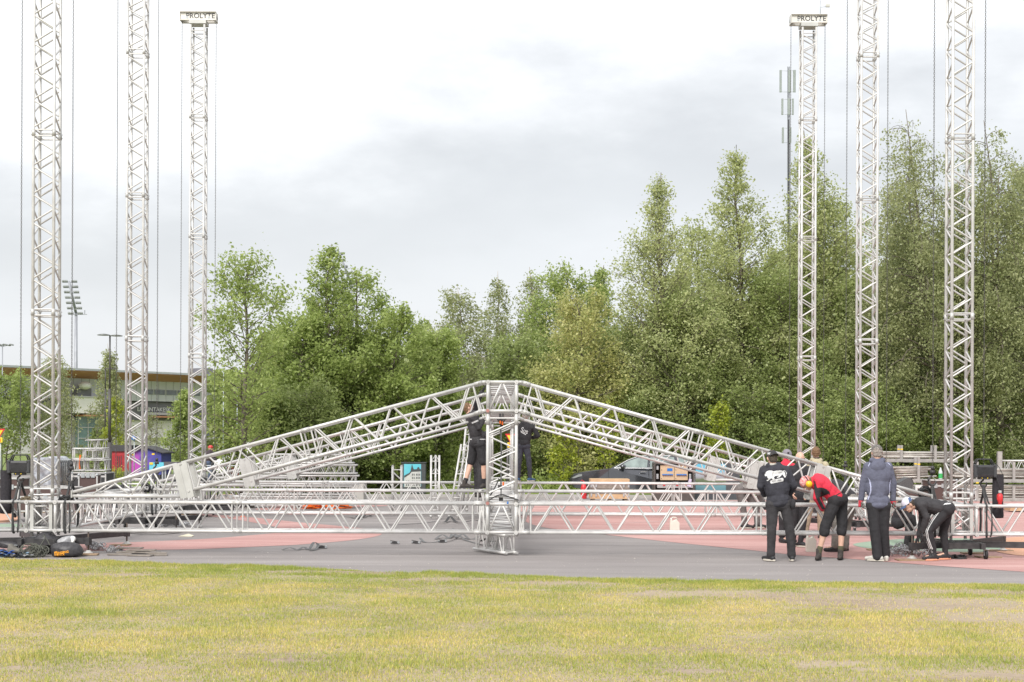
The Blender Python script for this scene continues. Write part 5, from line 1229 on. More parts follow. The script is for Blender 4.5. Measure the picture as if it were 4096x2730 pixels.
rq = ramp_node(lt, [(.25, (.06, .16, .20)), (.50, (.12, .26, .30)), (.60, (.07, .11, .05)), (.72, (.13, .16, .09)), (.80, (.30, .30, .33)), (.95, (.36, .42, .48)), (1.0, (.12, .42, .58))]); lt.links.new(mq.outputs[0], rq.inputs[0]); lt.links.new(rq.outputs[0], lb.inputs['Base Color'])
MB().box((XZ(2843, 1900, d_)[0], d_ - .006, z1 * .56), (XZ(2908, 1900, d_)[0] - XZ(2782, 1900, d_)[0] - .04, .012, z1 * .80)).build('picture_panel', lm, o)
# power distribution cabinet
d_ = 48.5; x0, z1 = XZ(2616, 1851, d_); x1, _ = XZ(2778, 1851, d_)
o = thing('power_cabinet', 'open dark power cabinet with beige doors and rows of blue sockets', 'power cabinet', ((x0 + x1) / 2, d_, 0)); b = MB(); t = .05
b.box((x0 + t / 2, d_ + .35, z1 / 2), (t, .7, z1)); b.box((x1 - t / 2, d_ + .35, z1 / 2), (t, .7, z1)); b.box(((x0 + x1) / 2, d_ + .35, z1 - t / 2), (x1 - x0 - 2 * t, .7, t)); b.box(((x0 + x1) / 2, d_ + .35, .2), (x1 - x0 - 2 * t, .698, .36)); b.box(((x0 + x1) / 2, d_ + .66, z1 * .6), (x1 - x0 - 2 * t, .04, z1 * .7)); b.build('body', mat('cabinet_brown_black', (.07, .06, .055), .6), o)
BG = mat('beige_enamel', (.50, .37, .24), .5, var=.05); q0, qz1 = XZ(2642, 1861, d_); q1, qz0 = XZ(2752, 1922, d_); qm = XZ(2698, 1900, d_)[0]
for a, b_ in ((q0, qm - .006), (qm + .006, q1)):
    dr = MB(); dr.rbox(((a + b_) / 2, d_ + .08, (qz0 + qz1) / 2), (b_ - a, .04, qz1 - qz0), .008); dr = dr.build('door', BG, o)
    for k in range(6): MB().lathe((a + (b_ - a) * (.2 + .13 * k) , d_ + .03, qz0 + (qz1 - qz0) * .36), [(0, -.02), (.024, -.02), (.028, .03), (0, .03)], 10, 'Y').build('socket', BLUE, dr)
    kn = MB()
    for zz in (.1, .68): kn.ball((a + .04, d_ + .05, qz0 + (qz1 - qz0) * zz), .012)
    kn.build('lock', BLACKP, dr)
x, z = XZ(2680, 1880, d_); MB().box((x, d_ + .054, z), (.17, .006, .09)).build('blue_label', BLUE, o)
for px in (2631, 2762): x, z = XZ(px, 1872, d_); MB().rbox((x, d_ + .1, z), (.07, .06, .13), .01).rbox((x, d_ + .1, z - .28), (.07, .06, .16), .01).build('side_unit', STEEL, o)
x, z = XZ(2700, 1945, d_); MB().box((x, d_ + .12, z + .02), (x1 - x0 - .16, .3, .16)).build('lower_panel', mat('grey_panel', (.33, .33, .33), .5), o)
for px in (2656, 2708, 2740): x, z = XZ(px, 1941, d_); MB().box((x, d_ - .04, z), (.07, .02, .05)).build('red_socket', RED, o)
x, z = XZ(2758, 1930, d_); MB().prism([(x - .08, z - .12), (x + .04, z - .16), (x + .06, z + .1), (x - .02, z + .12)], .01, lambda a, b, c: (a, d_ - .07 + b, c)).build('hanging_paper', mat('lilac_paper', (.5, .45, .6), .8), o)
# wooden crate
d_ = 47.5; x0, z1 = XZ(2362, 1916, d_); x1, z0 = XZ(2518, 1989, d_); o = thing('wooden_crate', 'pine and grey board crate on a pallet in front of the car', 'crate', ((x0 + x1) / 2, d_, 0)); zc = z1; h_ = (zc - .1) / 4
for k in range(4): MB().box(((x0 + x1) / 2, d_ + .45, .1 + h_ * (k + .5)), (x1 - x0, .9, h_ - .012)).build('board_ring', GREYW if k in (1, 2) else PINEW, o)
c = MB()
for x in (x0 + .03, x1 - .03, x0 + .18, x1 - .18):
    for z in (.3, .7): c.box((x, d_ - .012, z * zc), (.05, .02, .1))
c.build('hinge', STEEL, o)
p = MB()
for x in (x0 + .1, (x0 + x1) / 2, x1 - .1): p.box((x, d_ + .45, .04), (.12, .85, .08))
p.build('pallet_foot', GREYW, o); x, z = XZ(2420, 1934, d_); MB().box((x, d_ - .01, z), (.16, .012, .04)).build('sticker', YELLOW, o)
# fire extinguisher
g = G(2335, 1996); o = thing('fire_extinguisher', 'red fire extinguisher standing left of the wooden crate', 'fire extinguisher', tuple(g)); z1 = .62
MB().lathe(g, [(0, 0), (.095, 0), (.1, .02), (.1, .38), (.07, .47), (.03, .50), (.03, .53), (0, .53)], 16).build('cylinder', RED, o); MB().box(g + V3(0, 0, .56), (.05, .04, .05)).pipe([g + V3(.0, 0, .58), g + V3(-.07, 0, .62), g + V3(-.1, 0, .58)], .012).build('valve', RED, o); MB().pipe([g + V3(.02, -.02, .56), g + V3(.10, -.05, .5), g + V3(.115, -.05, .3), g + V3(.11, -.05, .1)], .011).build('hose', RUBBER, o)
# low concrete wall and truss stack
CONC = mat('raw_concrete', (.36, .345, .32), .85, scale=2, col2=(.46, .44, .41))
d_ = 47; x0 = XZ(1398, 1900, d_)[0]; x1, z1 = XZ(1455, 1928, d_); MB().rbox(((x0 + x1) / 2, d_ + .5, z1 / 2), (x1 - x0, 1.0, z1), .02).build('concrete_block', CONC); tag(bpy.data.objects['concrete_block'], 'pale concrete block right of the truss stack', 'concrete block')
d_ = 42; lv = [(1960, 1420), (1935, 1410), (1898, 1430), (1862, 1425), (1826, 1412)]; xL = XZ(930, 1900, d_)[0]
names = ['bottom', 'second from bottom', 'middle', 'second from top', 'topmost']
lz = [.21, .51, .80, 1.10, 1.39]
for k in range(5):
    xr = XZ((1420, 1410, 1432, 1425, 1412)[k], 1900, d_)[0]
    for j in range(2): truss('stacked_truss', f'{names[k]} truss of the big stack, in its {("front", "rear")[j]} row', (xL + .2 * k, d_ + .2 + .42 * j, lz[k]), (xr - .03 * j, d_ + .2 + .42 * j, lz[k]), w=.26, h=.23, pitch=.30, cr=.024, dr=.010, group='stack of small trusses behind the left gable', nseg=6, phase=j, rear=.05)
for k, px in enumerate((990, 1180, 1370)):
    g_ = XZ(px, 1900, d_)[0]; b = MB().box((g_, d_ + .42, .035), (.1, 1.0, .07)).build('support_beam', GREYW); tag(b, ('left', 'middle', 'right')[k] + ' wooden beam under the big truss stack', 'wood beam', 'beams under the truss stack')
r = random.Random(3)
for k, (px, w_) in enumerate(((1255, .55), (1325, .5), (1375, .45))):
    x = XZ(px, 1900, 41.3)[0]; b = MB(); 
    for q in range(4): b.pipe([(x + r.uniform(-w_, w_) * .5, 41.2 + r.uniform(-.1, .15), .03 + .03 * q + r.uniform(0, .04)) for _ in range(7)], 0, flat=(.14, .02))
    tag(b.build('ratchet_strap', ORANGE), ('orange straps at the left', 'orange straps in the middle', 'orange straps at the right')[k] + ' under the big truss stack', 'strap', 'orange straps')
# square truss frame, ladders
d_ = 38.6; x0, zt = XZ(1571, 1866, d_); x1, zb = XZ(1606, 1918, d_)
truss('short_truss', 'short square truss piece standing up behind the rear base truss', ((x0 + x1) / 2, d_, .02), ((x0 + x1) / 2, d_, zt), w=x1 - x0, h=x1 - x0, pitch=.5, cr=.024, dr=.011, up=V3(0, 1, 0), full=True, rear=0, cap=True)
def ladder(px0, py0, px1, py1, d0, d1, wpx, label, rung=.27):
    a = W(px0, py0, d0); b = W(px1, py1, d1); w_ = wpx * d0 / F; o = thing('ladder_truss', label, 'ladder truss', a, 0, 'flat ladder trusses'); ax = (b - a).normalized(); 
    for dx, dy in ((-w_ / 2, 0), (w_ / 2, 0), (0, .17)): MB().tube(a + V3(dx, dy, 0), b + V3(dx, dy, 0), .025, 8).build('rail', WHITEP if 0 else ALU, o)
    L = (b - a).length; n = int(L / rung); m = MB()
    for k in range(1, n + 1):
        p = a + ax * (L * (k - .5) / n); m.tube(p - V3(w_ / 2, 0, 0), p + V3(w_ / 2, 0, 0), .014, 6)
        q = p + ax * (L / n * .5); m.tube(p - V3(w_ / 2, 0, 0), q + V3(0, .17, 0), .009, 5); m.tube(p + V3(w_ / 2, 0, 0), q + V3(0, .17, 0), .009, 5)
    m.build('rung', ALU, o); f = MB()
    for dx in (-w_ / 2, w_ / 2): f.tube(a + V3(dx, 0, -.03), a + V3(dx, 0, .03), .034, 8); f.ball(a + V3(dx, 0, -.04), .022)
    f.build('end_fitting', ALU_OLD, o)
ladder(1740, 2066, 1741, 1822, 36.4, 36.6, 33, 'upright flat ladder truss left of the leaning ones')
ladder(1814, 2064, 1862, 1778, 36.6, 36.85, 34, 'leaning ladder truss behind the man in shorts, the shorter one')
ladder(1850, 2040, 1880, 1716, 36.95, 37.2, 34, 'leaning ladder truss reaching highest behind the man in shorts')
# ---------------------------------------------------------------- pipe racks at the right
PIPE = mat('weathered_tube', (.30, .275, .245), .55, .3, scale=6, col2=(.50, .47, .43)); RACK = mat('rack_grey', (.30, .285, .27), .7, .2, scale=10, col2=(.4, .385, .365)); PIPE_SHADE = mat('shade_toned_tube', (.13, .115, .10), .6, .3, scale=6, col2=(.22, .2, .18)); PIPEL = mat('pale_tube', (.45, .43, .39), .5, .3, scale=6, col2=(.6, .58, .54)); RPIPE = mat('red_tube', (.42, .12, .1), .6)
def rack(px0, px1, pyt, pyb, posts, d, label, rows, seed, ztop_extra=.22):
    r = random.Random(seed); x0, z1 = XZ(px0, pyt, d); x1, z0 = XZ(px1, pyb, d); o = thing('pipe_rack', label, 'pipe rack', ((x0 + x1) / 2, d, 0), 0, 'racks of scaffold pipes'); z0 = max(z0, .1)
    for k, px in enumerate(posts):
        for yy in (0, .8):
            x = XZ(px, 1900, d)[0] + (.12 if yy else 0); p = MB().box((x, d + yy, z0 - .04 + (z1 + ztop_extra - z0) / 2), (.07, .07, z1 + ztop_extra - z0)); p.box((x, d + yy, z0 - .02), (.13, .13, .05)); p = p.build('rack_post', RACK, o)
            if k % 2 == 0: MB().box((x, d + yy - .037, z1 + .06), (.075, .006, .035)).build('yellow_band', YELLOW, p)
    MB().box(((x0 + x1) / 2, d, z0), (x1 - x0 - .3, .05, .10)).box(((x0 + x1) / 2, d + .8, z0), (x1 - x0 - .3, .05, .10)).build('rack_beam', RACK, o)
    n = 0; 
    for j in range(rows):
        z = z0 + .09 + (z1 - z0 - .1) * (j + .5) / rows
        for i in range(3):
            n += 1; y = d + .08 + i * .26 + r.uniform(-.03, .03); a = x0 + r.uniform(-.05, .12); b = x1 - r.uniform(-.05, .25)
            MB().tube((a, y, z + r.uniform(-.02, .02)), (b, y, z + r.uniform(-.03, .03)), (.024 if i == 0 else .02), 8).build('pipe', RPIPE if r.random() < .03 else (r.choice((PIPEL, PIPE, PIPEL)) if i == 0 else PIPE_SHADE), o)  # rear tubes coloured darker, so the gaps between front tubes read as shade
    return o
rack(3522, 3850, 1806, 1844, (3605, 3741), 44, 'upper rack of long scaffold pipes left of the nearest right tower', 4, 1)
rack(3575, 3745, 1866, 1925, (3674, ), 43, 'lower rack of scaffold pipes below the upper left one', 6, 2, .3)
rack(3575, 3850, 1940, 1980, (3600, 3780), 43.4, 'ground level pile of scaffold pipes under the left racks', 4, 5, .02)
rack(3815, 4160, 1873, 1925, (3908, 4055, 4150), 43, 'upper rack of long silver pipes right of the nearest right tower', 6, 3)
rack(3800, 4160, 1940, 2000, (3908, 4055, 4150), 42.6, 'lower rack of pipes and brown boards right of the nearest right tower', 8, 4, .02)
truss('stored_truss', 'truss lying on top of the right pipe rack at the picture edge', W(4000, 1862, 43.5), W(4300, 1862, 43.5), w=.3, h=.26, pitch=.32, cr=.025, dr=.012, rear=.05)
p_ = W(3998, 1880, 43.2); b = MB().box((p_.x, p_.y, p_.z + .05), (.12, .12, .95)).build('wooden_post', RACK); tag(b, 'square grey post beside the truss on the right rack', 'post')
b = MB().box((XZ(4080, 2000, 42)[0], 42, .12), (.7, .5, .16)).build('wooden_board_bundle', PINEW); tag(b, 'pale wooden boards on the ground at the right edge', 'board pile')
# flight cases
CASE = mat('brown_case_panel', (.085, .05, .045), .5, scale=2, var=.1); CASEG = mat('black_case_panel', (.03, .03, .033), .55)
def case(px0, px1, pyt, pyb, d, dp, label, m=CASE, wheels=True, lid=.75, z_=None):
    x0, z1 = XZ(px0, pyt, d); x1, z0 = XZ(px1, pyb, d)
    if z_ is not None: z0 = z_
    z0 = max(z0, .0); zb = z0 + (.14 if wheels else 0); o = thing('flight_case', label, 'flight case', ((x0 + x1) / 2, d, z0), 0, 'flight cases')
    MB().box(((x0 + x1) / 2, d + dp / 2, (zb + z1) / 2), (x1 - x0 - .01, dp - .01, z1 - zb - .01)).build('panel', m, o)
    e = MB(); t = .03; zl = zb + (z1 - zb) * lid
    for x in (x0, x1):
        for y in (d, d + dp): e.box((x, y, (zb + z1) / 2), (t, t, z1 - zb))
    for z in (zb, z1):
        for y in (d, d + dp): e.box(((x0 + x1) / 2, y, z), (x1 - x0 - t, t * .98, t))
        for x in (x0, x1): e.box((x, d + dp / 2, z), (t * .97, dp - t, t * .96))
    e.box(((x0 + x1) / 2, d - .004, zl), (x1 - x0, .012, .045)); e.build('edge_profile', ALU_OLD, o)
    for x in (x0, x1):
        for z in (zb, z1): MB().ball((x, d, z), .034).build('ball_corner', STEEL, o)
    for q in (.22, .5, .78): MB().box((x0 + (x1 - x0) * q, d - .016, zl), (.09, .014, .11)).build('latch', STEEL, o)
    if wheels:
        for x in (x0 + .1, x1 - .1):
            w_ = MB(); w_.tube((x - .018, d + .12, z0 + .055), (x + .018, d + .12, z0 + .055), .053, 12); w_.build('castor_wheel', BLUE if 0 else RUBBER, o)
            w_ = MB(); w_.box((x, d + .12, z0 + .125), (.09, .09, .012)); w_.box((x - .025, d + .12, z0 + .09), (.005, .04, .07)); w_.box((x + .025, d + .12, z0 + .09), (.005, .04, .07)); w_.build('castor_fork', STEEL, o)
    return o
case(75, 290, 1952, 2030, 32.8, .75, 'long low brown flight case behind the left sleeve block', lid=.6, z_=.2)
case(-40, 72, 1915, 2010, 34.5, .8, 'brown flight case behind the hanging bag at the left edge', z_=.1)
case(150, 236, 1948, 1998, 36.4, .7, 'brown flight case with open top behind the first left hook', z_=.3)
o = case(288, 422, 1892, 1975, 38.2, .8, 'tall black flight case carrying the stack of short trusses', CASEG, z_=.02, lid=.9)
o = case(316, 388, 1900, 1968, 36.8, .3, 'upright brown case panel leaning in front of the black case', z_=.3, wheels=False, lid=.98)
case(330, 505, 1985, 2040, 35.2, .7, 'low black flight case behind the left eave truss', CASEG, z_=.15)
case(3718, 3826, 1922, 2010, 38.5, .7, 'brown flight case with a green bottle on top at the right', z_=.25)
case(3850, 3902, 1958, 2010, 38.8, .6, 'small brown flight case behind the nearest right tower', z_=.3)
case(3560, 3650, 1990, 2030, 38.5, .7, 'low brown flight case under the black monitor speaker', z_=.3)
x, z = XZ(3762, 1920, 38.9); o = thing('plastic_bottle', 'clear bottle with green label standing on a flight case', 'bottle', (x, 38.9, z)); MB().lathe((x, 38.9, z), [(0, 0), (.045, 0), (.05, .02), (.05, .2), (.018, .29), (.018, .31), (0, .31)], 12).build('bottle_body', mat('clear_plastic', (.6, .66, .64), .15), o); MB().lathe((x, 38.9, z), [(.052, .04), (.052, .16)], 12).build('bottle_label', mat('label_green', (.05, .45, .12), .5), o)
x, z = XZ(3676, 1958, 38); x2, z2 = XZ(3682, 1935, 38); o = thing('control_box', 'small white control box with brown front at the right', 'control box', (x, 38, z)); MB().rbox((x, 38.1, z), (.19, .2, .19), .01).build('housing', WHITEP, o); MB().box((x + .02, 37.99, z - .01), (.11, .012, .07)).build('front', CASE, o)
q = [XZ(a, b, 37.8) for a, b in ((3593, 1934), (3634, 1911), (3642, 1912), (3652, 1934), (3650, 1962), (3596, 1962))]
o = thing('stage_monitor', 'black wedge shaped monitor speaker behind the grey hoodie man', 'speaker', (q[0][0], 37.8, q[4][1])); MB().prism(q, .5, lambda x, y, z: (x, 37.8 + y, z)).build('cabinet', mat('speaker_grey', (.06, .06, .062), .7, scale=40, col2=(.1, .1, .1)), o)
MB().prism([q[2], q[3], (q[3][0] + .03, q[3][1]), (q[2][0] + .03, q[2][1])], .5, lambda x, y, z: (x, 37.8 + y, z)).build('grille', BLACKST, o)
MB().rbox((q[0][0] + .2, 38.05, q[4][1] - .14), (.62, .6, .27), .01).build('speaker_case', CASE); tag(bpy.data.objects['speaker_case'], 'brown box under the black monitor speaker', 'case')
# red plug hanging at the right hoist
x, z = XZ(4000, 1990, 25.0); o = thing('red_plug', 'red industrial plug hanging on a cable beside the right chain bag', 'plug', (x, 25.0, z)); MB().lathe((x, 25.0, z), [(0, -.15), (.03, -.15), (.035, -.08), (.045, -.06), (.048, .03), (.03, .06), (.0, .07)], 12).rbox((x - .035, 25.0, z), (.03, .05, .09), .008).build('plug_body', RED, o); MB().lathe((x, 25.0, z), [(.026, .07), (.03, .11), (0, .115)], 10).lathe((x + .005, 25.0, z), [(.028, -.15), (.028, -.18), (0, -.18)], 10).build('plug_collar', mat('grey_plastic', (.35, .35, .34), .5), o)
xh = XZ(3978, 1900, 25.1)[0]; zh = XZ(3978, 1898, 25.1)[1]; MB().pipe([(xh - .06, 25.15, zh + .06), (xh + .0, 25.1, zh + .02), (xh + .03, 25.05, z + .3), (x, 25.0, z + .11)], .007).build('cable', RUBBER, o)
# stack of short trusses on the black case
d_ = 38.4; zb = XZ(350, 1892, d_)[1] + .035
GRPS = 'short trusses piled on the black flight case'
def mini(px, k, z, label, w_=.27, rz=0.0, L=.62):
    x = XZ(px, 1850, d_)[0]; truss('short_truss', label, (x, d_, z), (x + L * math.sin(rz), d_ + L * math.cos(rz), z + .02), w=w_, h=.26, pitch=.25, cr=.017, dr=.009, group=GRPS, nseg=6, full=True, rear=0, cap=True)
for k, px in enumerate((312, 352, 394)):
    mini(px, k, zb + .15, f'{("left", "middle", "right")[k]} short truss end in the lower row on the black case')
for k, px in enumerate((310, 345)): mini(px, k, zb + .44, f'{("left", "second")[k]} short truss in the upper row on the black case', rz=.3 * k - .15)
mini(386, 2, zb + .45, 'right short truss in the upper row on the black case'); mini(358, 3, zb + .66, 'tilted short truss topmost on the pile of the black case', .2, .35)
for k, px in enumerate((300, 338, 376, 410)): x = XZ(px, 1850, d_)[0]; truss('flat_truss', f'flat low truss lying under the pile, number {k + 1} from the left', (x, d_, zb - .02), (x, d_ + .6, zb - .02), w=.24, h=.07, pitch=.2, cr=.015, dr=.007, group=GRPS, nseg=6, rear=0) if 0 else None
x, z = XZ(319, 1852, d_ - .05); tag(MB().pipe([(x + .01, d_ - .04, z + .2), (x - .01, d_ - .05, z), (x, d_ - .04, z - .16)], 0, flat=(.01, .05)).build('orange_strap', ORANGE), 'orange strap hanging on the pile of short trusses', 'strap')
# low stone heap and dark wedge behind left
# ---------------------------------------------------------------- things on the asphalt
for a in ((355, 2222, .30, .22, 'plank under the near jack of the left tower base', .1), (482, 2184, .32, .25, 'plank under the far jack of the left tower base', -.1),
          (3638, 2244, .42, .25, 'plank under the near left jack of the right tower base', .05), (3895, 2217, .40, .25, 'plank under the far middle jack of the right tower base', 0), (3953, 2232, .38, .25, 'plank under the near middle jack of the right tower base', 0.1), (3996, 2206, .45, .25, 'plank under the far right jack of the right tower base', 0), (3512, 2203, .38, .2, 'thin plank on the red ground behind the hooded man', 0)): plank(*a)
r = random.Random(5)
for k, (px, py, w_, z, rz) in enumerate(((478, 2222, .38, 0, .1), (560, 2226, .42, 0, -.15), (626, 2224, .34, 0, .2), (536, 2218, .55, .021, .05), (590, 2219, .4, .021, -.2), (565, 2216, .48, .043, .1), (520, 2212, .42, .065, -.05), (630, 2222, .3, .021, .15))):
    plank(px, py, w_, .16, f'weathered plank in the loose pile by the lawn, {("left bottom", "middle bottom", "right bottom", "second layer left", "second layer centre", "third layer", "topmost", "second layer right")[k]} one', rz, .02, z, GREYW)
plank(765, 2060, .5, .3, 'plank behind the base truss near the red sweep', 0); plank(935, 2056, .4, .25, 'small plank under a far jack', 0)
# straps lying about
def strap(pts, label, m=WEBG, w_=.05, n=5, z0=.012, buckle=None, group='ratchet straps on the asphalt'):
    P_ = [Vector((*tuple(G(x, y))[:2], z0 + z)) for x, y, z in pts]; sp = smoothpoly([tuple(p) for p in P_], n, closed=False); sp = [(a, b, max(.008, c)) for a, b, c in sp]
    mb = MB(); mb.pipe(sp, 0, flat=(w_, .004)); o = mb.build('strap_band', m); tag(o, label, 'strap', group)
    return o
def ratchet(px, py, rz, label, sc_=1.0):
    g = G(px, py); o = thing('ratchet_buckle', label, 'ratchet', (g.x, g.y, 0), rz, 'ratchet buckles'); b = MB()
    b.box((0, -.03 * sc_, .03), (.16 * sc_, .006, .035)); b.box((0, .03 * sc_, .03), (.16 * sc_, .006, .035)); b.box((.02, 0, .012), (.1 * sc_, .056, .006)); b.build('frame', BLACKST, o, False)
    b = MB(); b.tube((.06 * sc_, -.04, .035), (.06 * sc_, .04, .035), .022, 8); b.tube((-.07 * sc_, -.035, .04), (-.07 * sc_, .035, .04), .016, 8); b.build('spool', STEEL, o, False); b = MB(); b.box((-.02 * sc_, 0, .058), (.13 * sc_, .05, .008), Matrix.Rotation(.2, 3, 'Y')); b.build('lever', BLACKST, o, False)
strap([(1130, 2203, 0), (1160, 2201, .03), (1190, 2203, 0), (1215, 2198, .03), (1235, 2202, .0), (1255, 2196, .10), (1272, 2196, .06), (1262, 2202, 0), (1240, 2206, 0)], 'grey strap in loops on the pink edge left of centre')
ratchet(1290, 2196, .1, 'ratchet at the end of the looped strap left of centre'); 
strap([(1370, 2073, .02), (1400, 2072, 0), (1425, 2077, .03), (1440, 2066, .06), (1455, 2074, .02), (1470, 2064, .10), (1482, 2070, .03)], 'grey strap crumpled behind the base truss left of centre', WEB); ratchet(1436, 2080, .3, 'ratchet by the crumpled strap behind the base truss'); ratchet(1478, 2062, -.4, 'ratchet with blue tape behind the base truss')
strap([(1540, 2104, .04), (1570, 2102, 0), (1630, 2099, 0), (1700, 2094, 0), (1740, 2090, .01)], 'grey strap stretched behind the base truss, left part')
strap([(1737, 2096, .04), (1780, 2094, .02), (1800, 2085, .10), (1820, 2092, .03), (1850, 2096, .02), (1900, 2094, .06), (1935, 2098, .02)], 'dark strap in waves behind the base truss near the centre', WEB, .06)
strap([(1810, 2083, 0), (1870, 2079, 0), (1920, 2072, 0), (1960, 2052, 0)], 'thin pale strap end running toward the centre block', WEBG, .02)
strap([(1742, 2160, .0), (1770, 2152, .05), (1800, 2156, .0), (1812, 2143, .13), (1826, 2158, .02), (1850, 2153, .07), (1880, 2160, 0), (1915, 2158, .04)], 'grey strap with a high loop in front of the base truss'); strap([(1680, 2166, .05), (1700, 2172, 0), (1740, 2172, 0), (1790, 2168, .05), (1825, 2158, .08), (1870, 2166, 0), (1925, 2182, 0)], 'long grey strap running to the loose truss')
ratchet(1580, 2178, .1, 'ratchet lying alone left of the strap, in front of the base truss'); ratchet(1665, 2177, -.1, 'ratchet at the left end of the long grey strap'); ratchet(1770, 2172, .15, 'ratchet below the strap with the high loop')
strap([(500, 2133, .05), (560, 2138, .02), (600, 2139, .06), (640, 2140, .03), (720, 2132, 0)], 'wide dark strap lying under the left base truss', WEB, .10)
strap([(1925, 2180, .05), (1945, 2188, .14), (1960, 2180, .04), (1985, 2184, .08)], 'black strap heap inside the loose truss under the centre block', WEB, .07)
strap([(1965, 2004, 1.0), (2000, 1985, 1.0), (2050, 1992, .98), (2078, 2004, .95)], 'x') if 0 else None
# slack black sling over the centre block
def wstrap(pts, d, label, m=WEB, flat=(.035, .02), name='loose_sling', n=6, ds=None, group=None, r=None):
    P_ = [tuple(W(x, y, d + (ds[i] if ds else 0))) for i, (x, y) in enumerate(pts)]; mb = MB(); sp = smoothpoly(P_, n, closed=False)
    mb.pipe(sp, r or 0, 6, flat=None if r else flat); return tag(mb.build(name, m), label, 'sling' if 'sling' in name else 'cable' if 'cable' in name else 'strap', group)
wstrap([(1958, 2000), (1985, 1985), (2010, 1980), (2040, 1990), (2075, 2002)], 24.9, 'black sling slack across the top of the centre base block')
wstrap([(1960, 1985), (1975, 1960), (1992, 1925), (1996, 1915)], 25.1, 'black strap slanting up behind the king post legs')
o = thing('tension_strap', 'vertical black tension strap with hooks inside the king post', 'strap', tuple(W(2005, 1660, 25.3))); mb = MB(); mb.pipe([W(2004, 1700, 25.2), W(2006, 1790, 25.2), W(2005, 1900, 25.2), W(2004, 1985, 25.2)], 0, flat=(.02, .01)); mb.pipe([W(2000, 1705, 25.22), W(2004, 1800, 25.22), W(2002, 1960, 25.22)], 0, flat=(.012, .006)); mb.build('band', WEBG, o)
mb = MB(); mb.pipe([W(2000, 1655, 25.2), W(2002, 1680, 25.2), W(2006, 1705, 25.2)], .022, 6); mb.pipe([W(2012, 1655, 25.2), W(2010, 1685, 25.2), W(2008, 1710, 25.2)], .018, 6); mb.pipe([W(1988, 1672, 25.2), W(2000, 1690, 25.2), W(2008, 1694, 25.2), W(2024, 1672, 25.2)], .02, 6); mb.build('hook_knot', BLACKST, o)
mb = MB(); mb.rbox(W(2001, 1690, 25.15), (.03, .03, .05), .006); mb.rbox(W(2010, 1694, 25.15), (.025, .03, .06), .006); mb.rbox(W(2013, 1936, 25.15), (.03, .03, .06), .006); mb.build('orange_clip', ORANGE, o); mb = MB(); mb.rbox(W(2000, 1948, 25.15), (.07, .04, .06), .01); mb.rbox(W(2004, 1995, 25.0), (.07, .05, .08), .01); mb.build('ratchet_body', BLACKST, o)
tag(MB().tube(W(2028, 2014, 24.95), W(2034, 2014, 24.95), .031, 10).build('blue_tape', BLUE), 'blue tape wound round the centre block top tube', 'tape')
for k, (px, py) in enumerate(((1951, 1644), (1950, 2014))): g = W(px, py, 24.90); tag(MB().tube(g, g + V3(0, .012, 0), .03, 10).build('paint_mark', mat('faded_red_paint', (.35, .16, .14), .7)), ('faded red paint mark on the ridge block', 'faded red paint mark on the base block')[k], 'paint mark')
# coiled black cables on the trusses
def coil(px, py, d, R1, n, label, seed, m=RUBBER, z=1.0, r=.011):
    rr = random.Random(seed); c = W(px, py, d); mb = MB()
    for k in range(n):
        pts = []; a0 = rr.uniform(0, 6.28); q = Vector((rr.uniform(-.2, .2), rr.uniform(-.3, .3), 1)).normalized().to_track_quat('Z', 'Y') if z > .5 else Vector((rr.uniform(-.6, .6), -1, rr.uniform(-.4, .6))).normalized().to_track_quat('Z', 'Y')
        RR = R1 * rr.uniform(.6, 1.1); oo = Vector((rr.uniform(-.1, .1) * R1, rr.uniform(-.2, .2) * R1, rr.uniform(0, .25) * R1))
        for i in range(14): a = a0 + 2 * math.pi * i / 14; pts.append(c + oo + q @ Vector((RR * math.cos(a), RR * math.sin(a) * rr.uniform(.7, 1.0), rr.uniform(-.02, .02))))
        mb.pipe(pts, r, 5, closed=True)
    return tag(mb.build('coiled_cable', m), label, 'cable')
coil(585, 1955, 31.2, .10, 8, 'coil of black cable hanging on the middle left truss', 1, z=0); coil(815, 1928, 37.4, .09, 6, 'coil of black cable on the farthest left truss', 2, z=0)
coil(110, 2000, 25.1, .12, 6, 'heap of cable on the left sleeve block', 3, mat('tan_cable', (.14, .11, .07), .7)); coil(265, 1996, 25.1, .12, 7, 'heap of black cable right of the left hook', 4)
coil(3770, 2238, 24.9, .17, 6, 'coil of black cable on the ground behind the bending man', 6, r=.016); coil(3840, 2240, 24.85, .14, 5, 'second coil of black cable right of the bending man', 8, r=.018)
coil(3700, 1975, 25.3, .10, 9, 'tangle of black cable at the inner right hook', 7, z=0)
# clamps heap
CL = mat('clamp_zinc', (.36, .36, .37), .4, .6, scale=20, col2=(.58, .58, .58))
def clamp(px, py, rz, s_, label, group, zz=0.0, tilt=0.0):
    g = G(px, py); mb = MB(); mb.torus((0, 0, .035), .028 * s_, .009 * s_, 'Y', 10, 5); mb.torus((.06 * s_, 0, .035), .026 * s_, .008 * s_, 'X', 10, 5); mb.box((.03 * s_, 0, .03), (.045, .03, .035)); mb.tube((-.03 * s_, 0, .065), (-.03 * s_, 0, -.0), .006, 5); mb.box((0, 0, .068), (.03, .035, .012)); mb.tube((.09 * s_, -.03, .04), (.09 * s_, .04, .04), .006, 5)
    o = mb.build('tube_clamp', CL); o.location = (g.x, g.y, .01 + zz); o.rotation_euler = (tilt, tilt * .7, rz); tag(o, label, 'clamp', group)
r = random.Random(9)
for k in range(46): clamp(3560 + r.gauss(65, 40), 2222 + r.uniform(-10, 6), r.uniform(0, 6.28), r.uniform(.9, 1.3), 'silver tube clamp in the heap between hooded and bending man', 'heap of tube clamps at the right', r.uniform(0, .09), r.uniform(-1, 1))
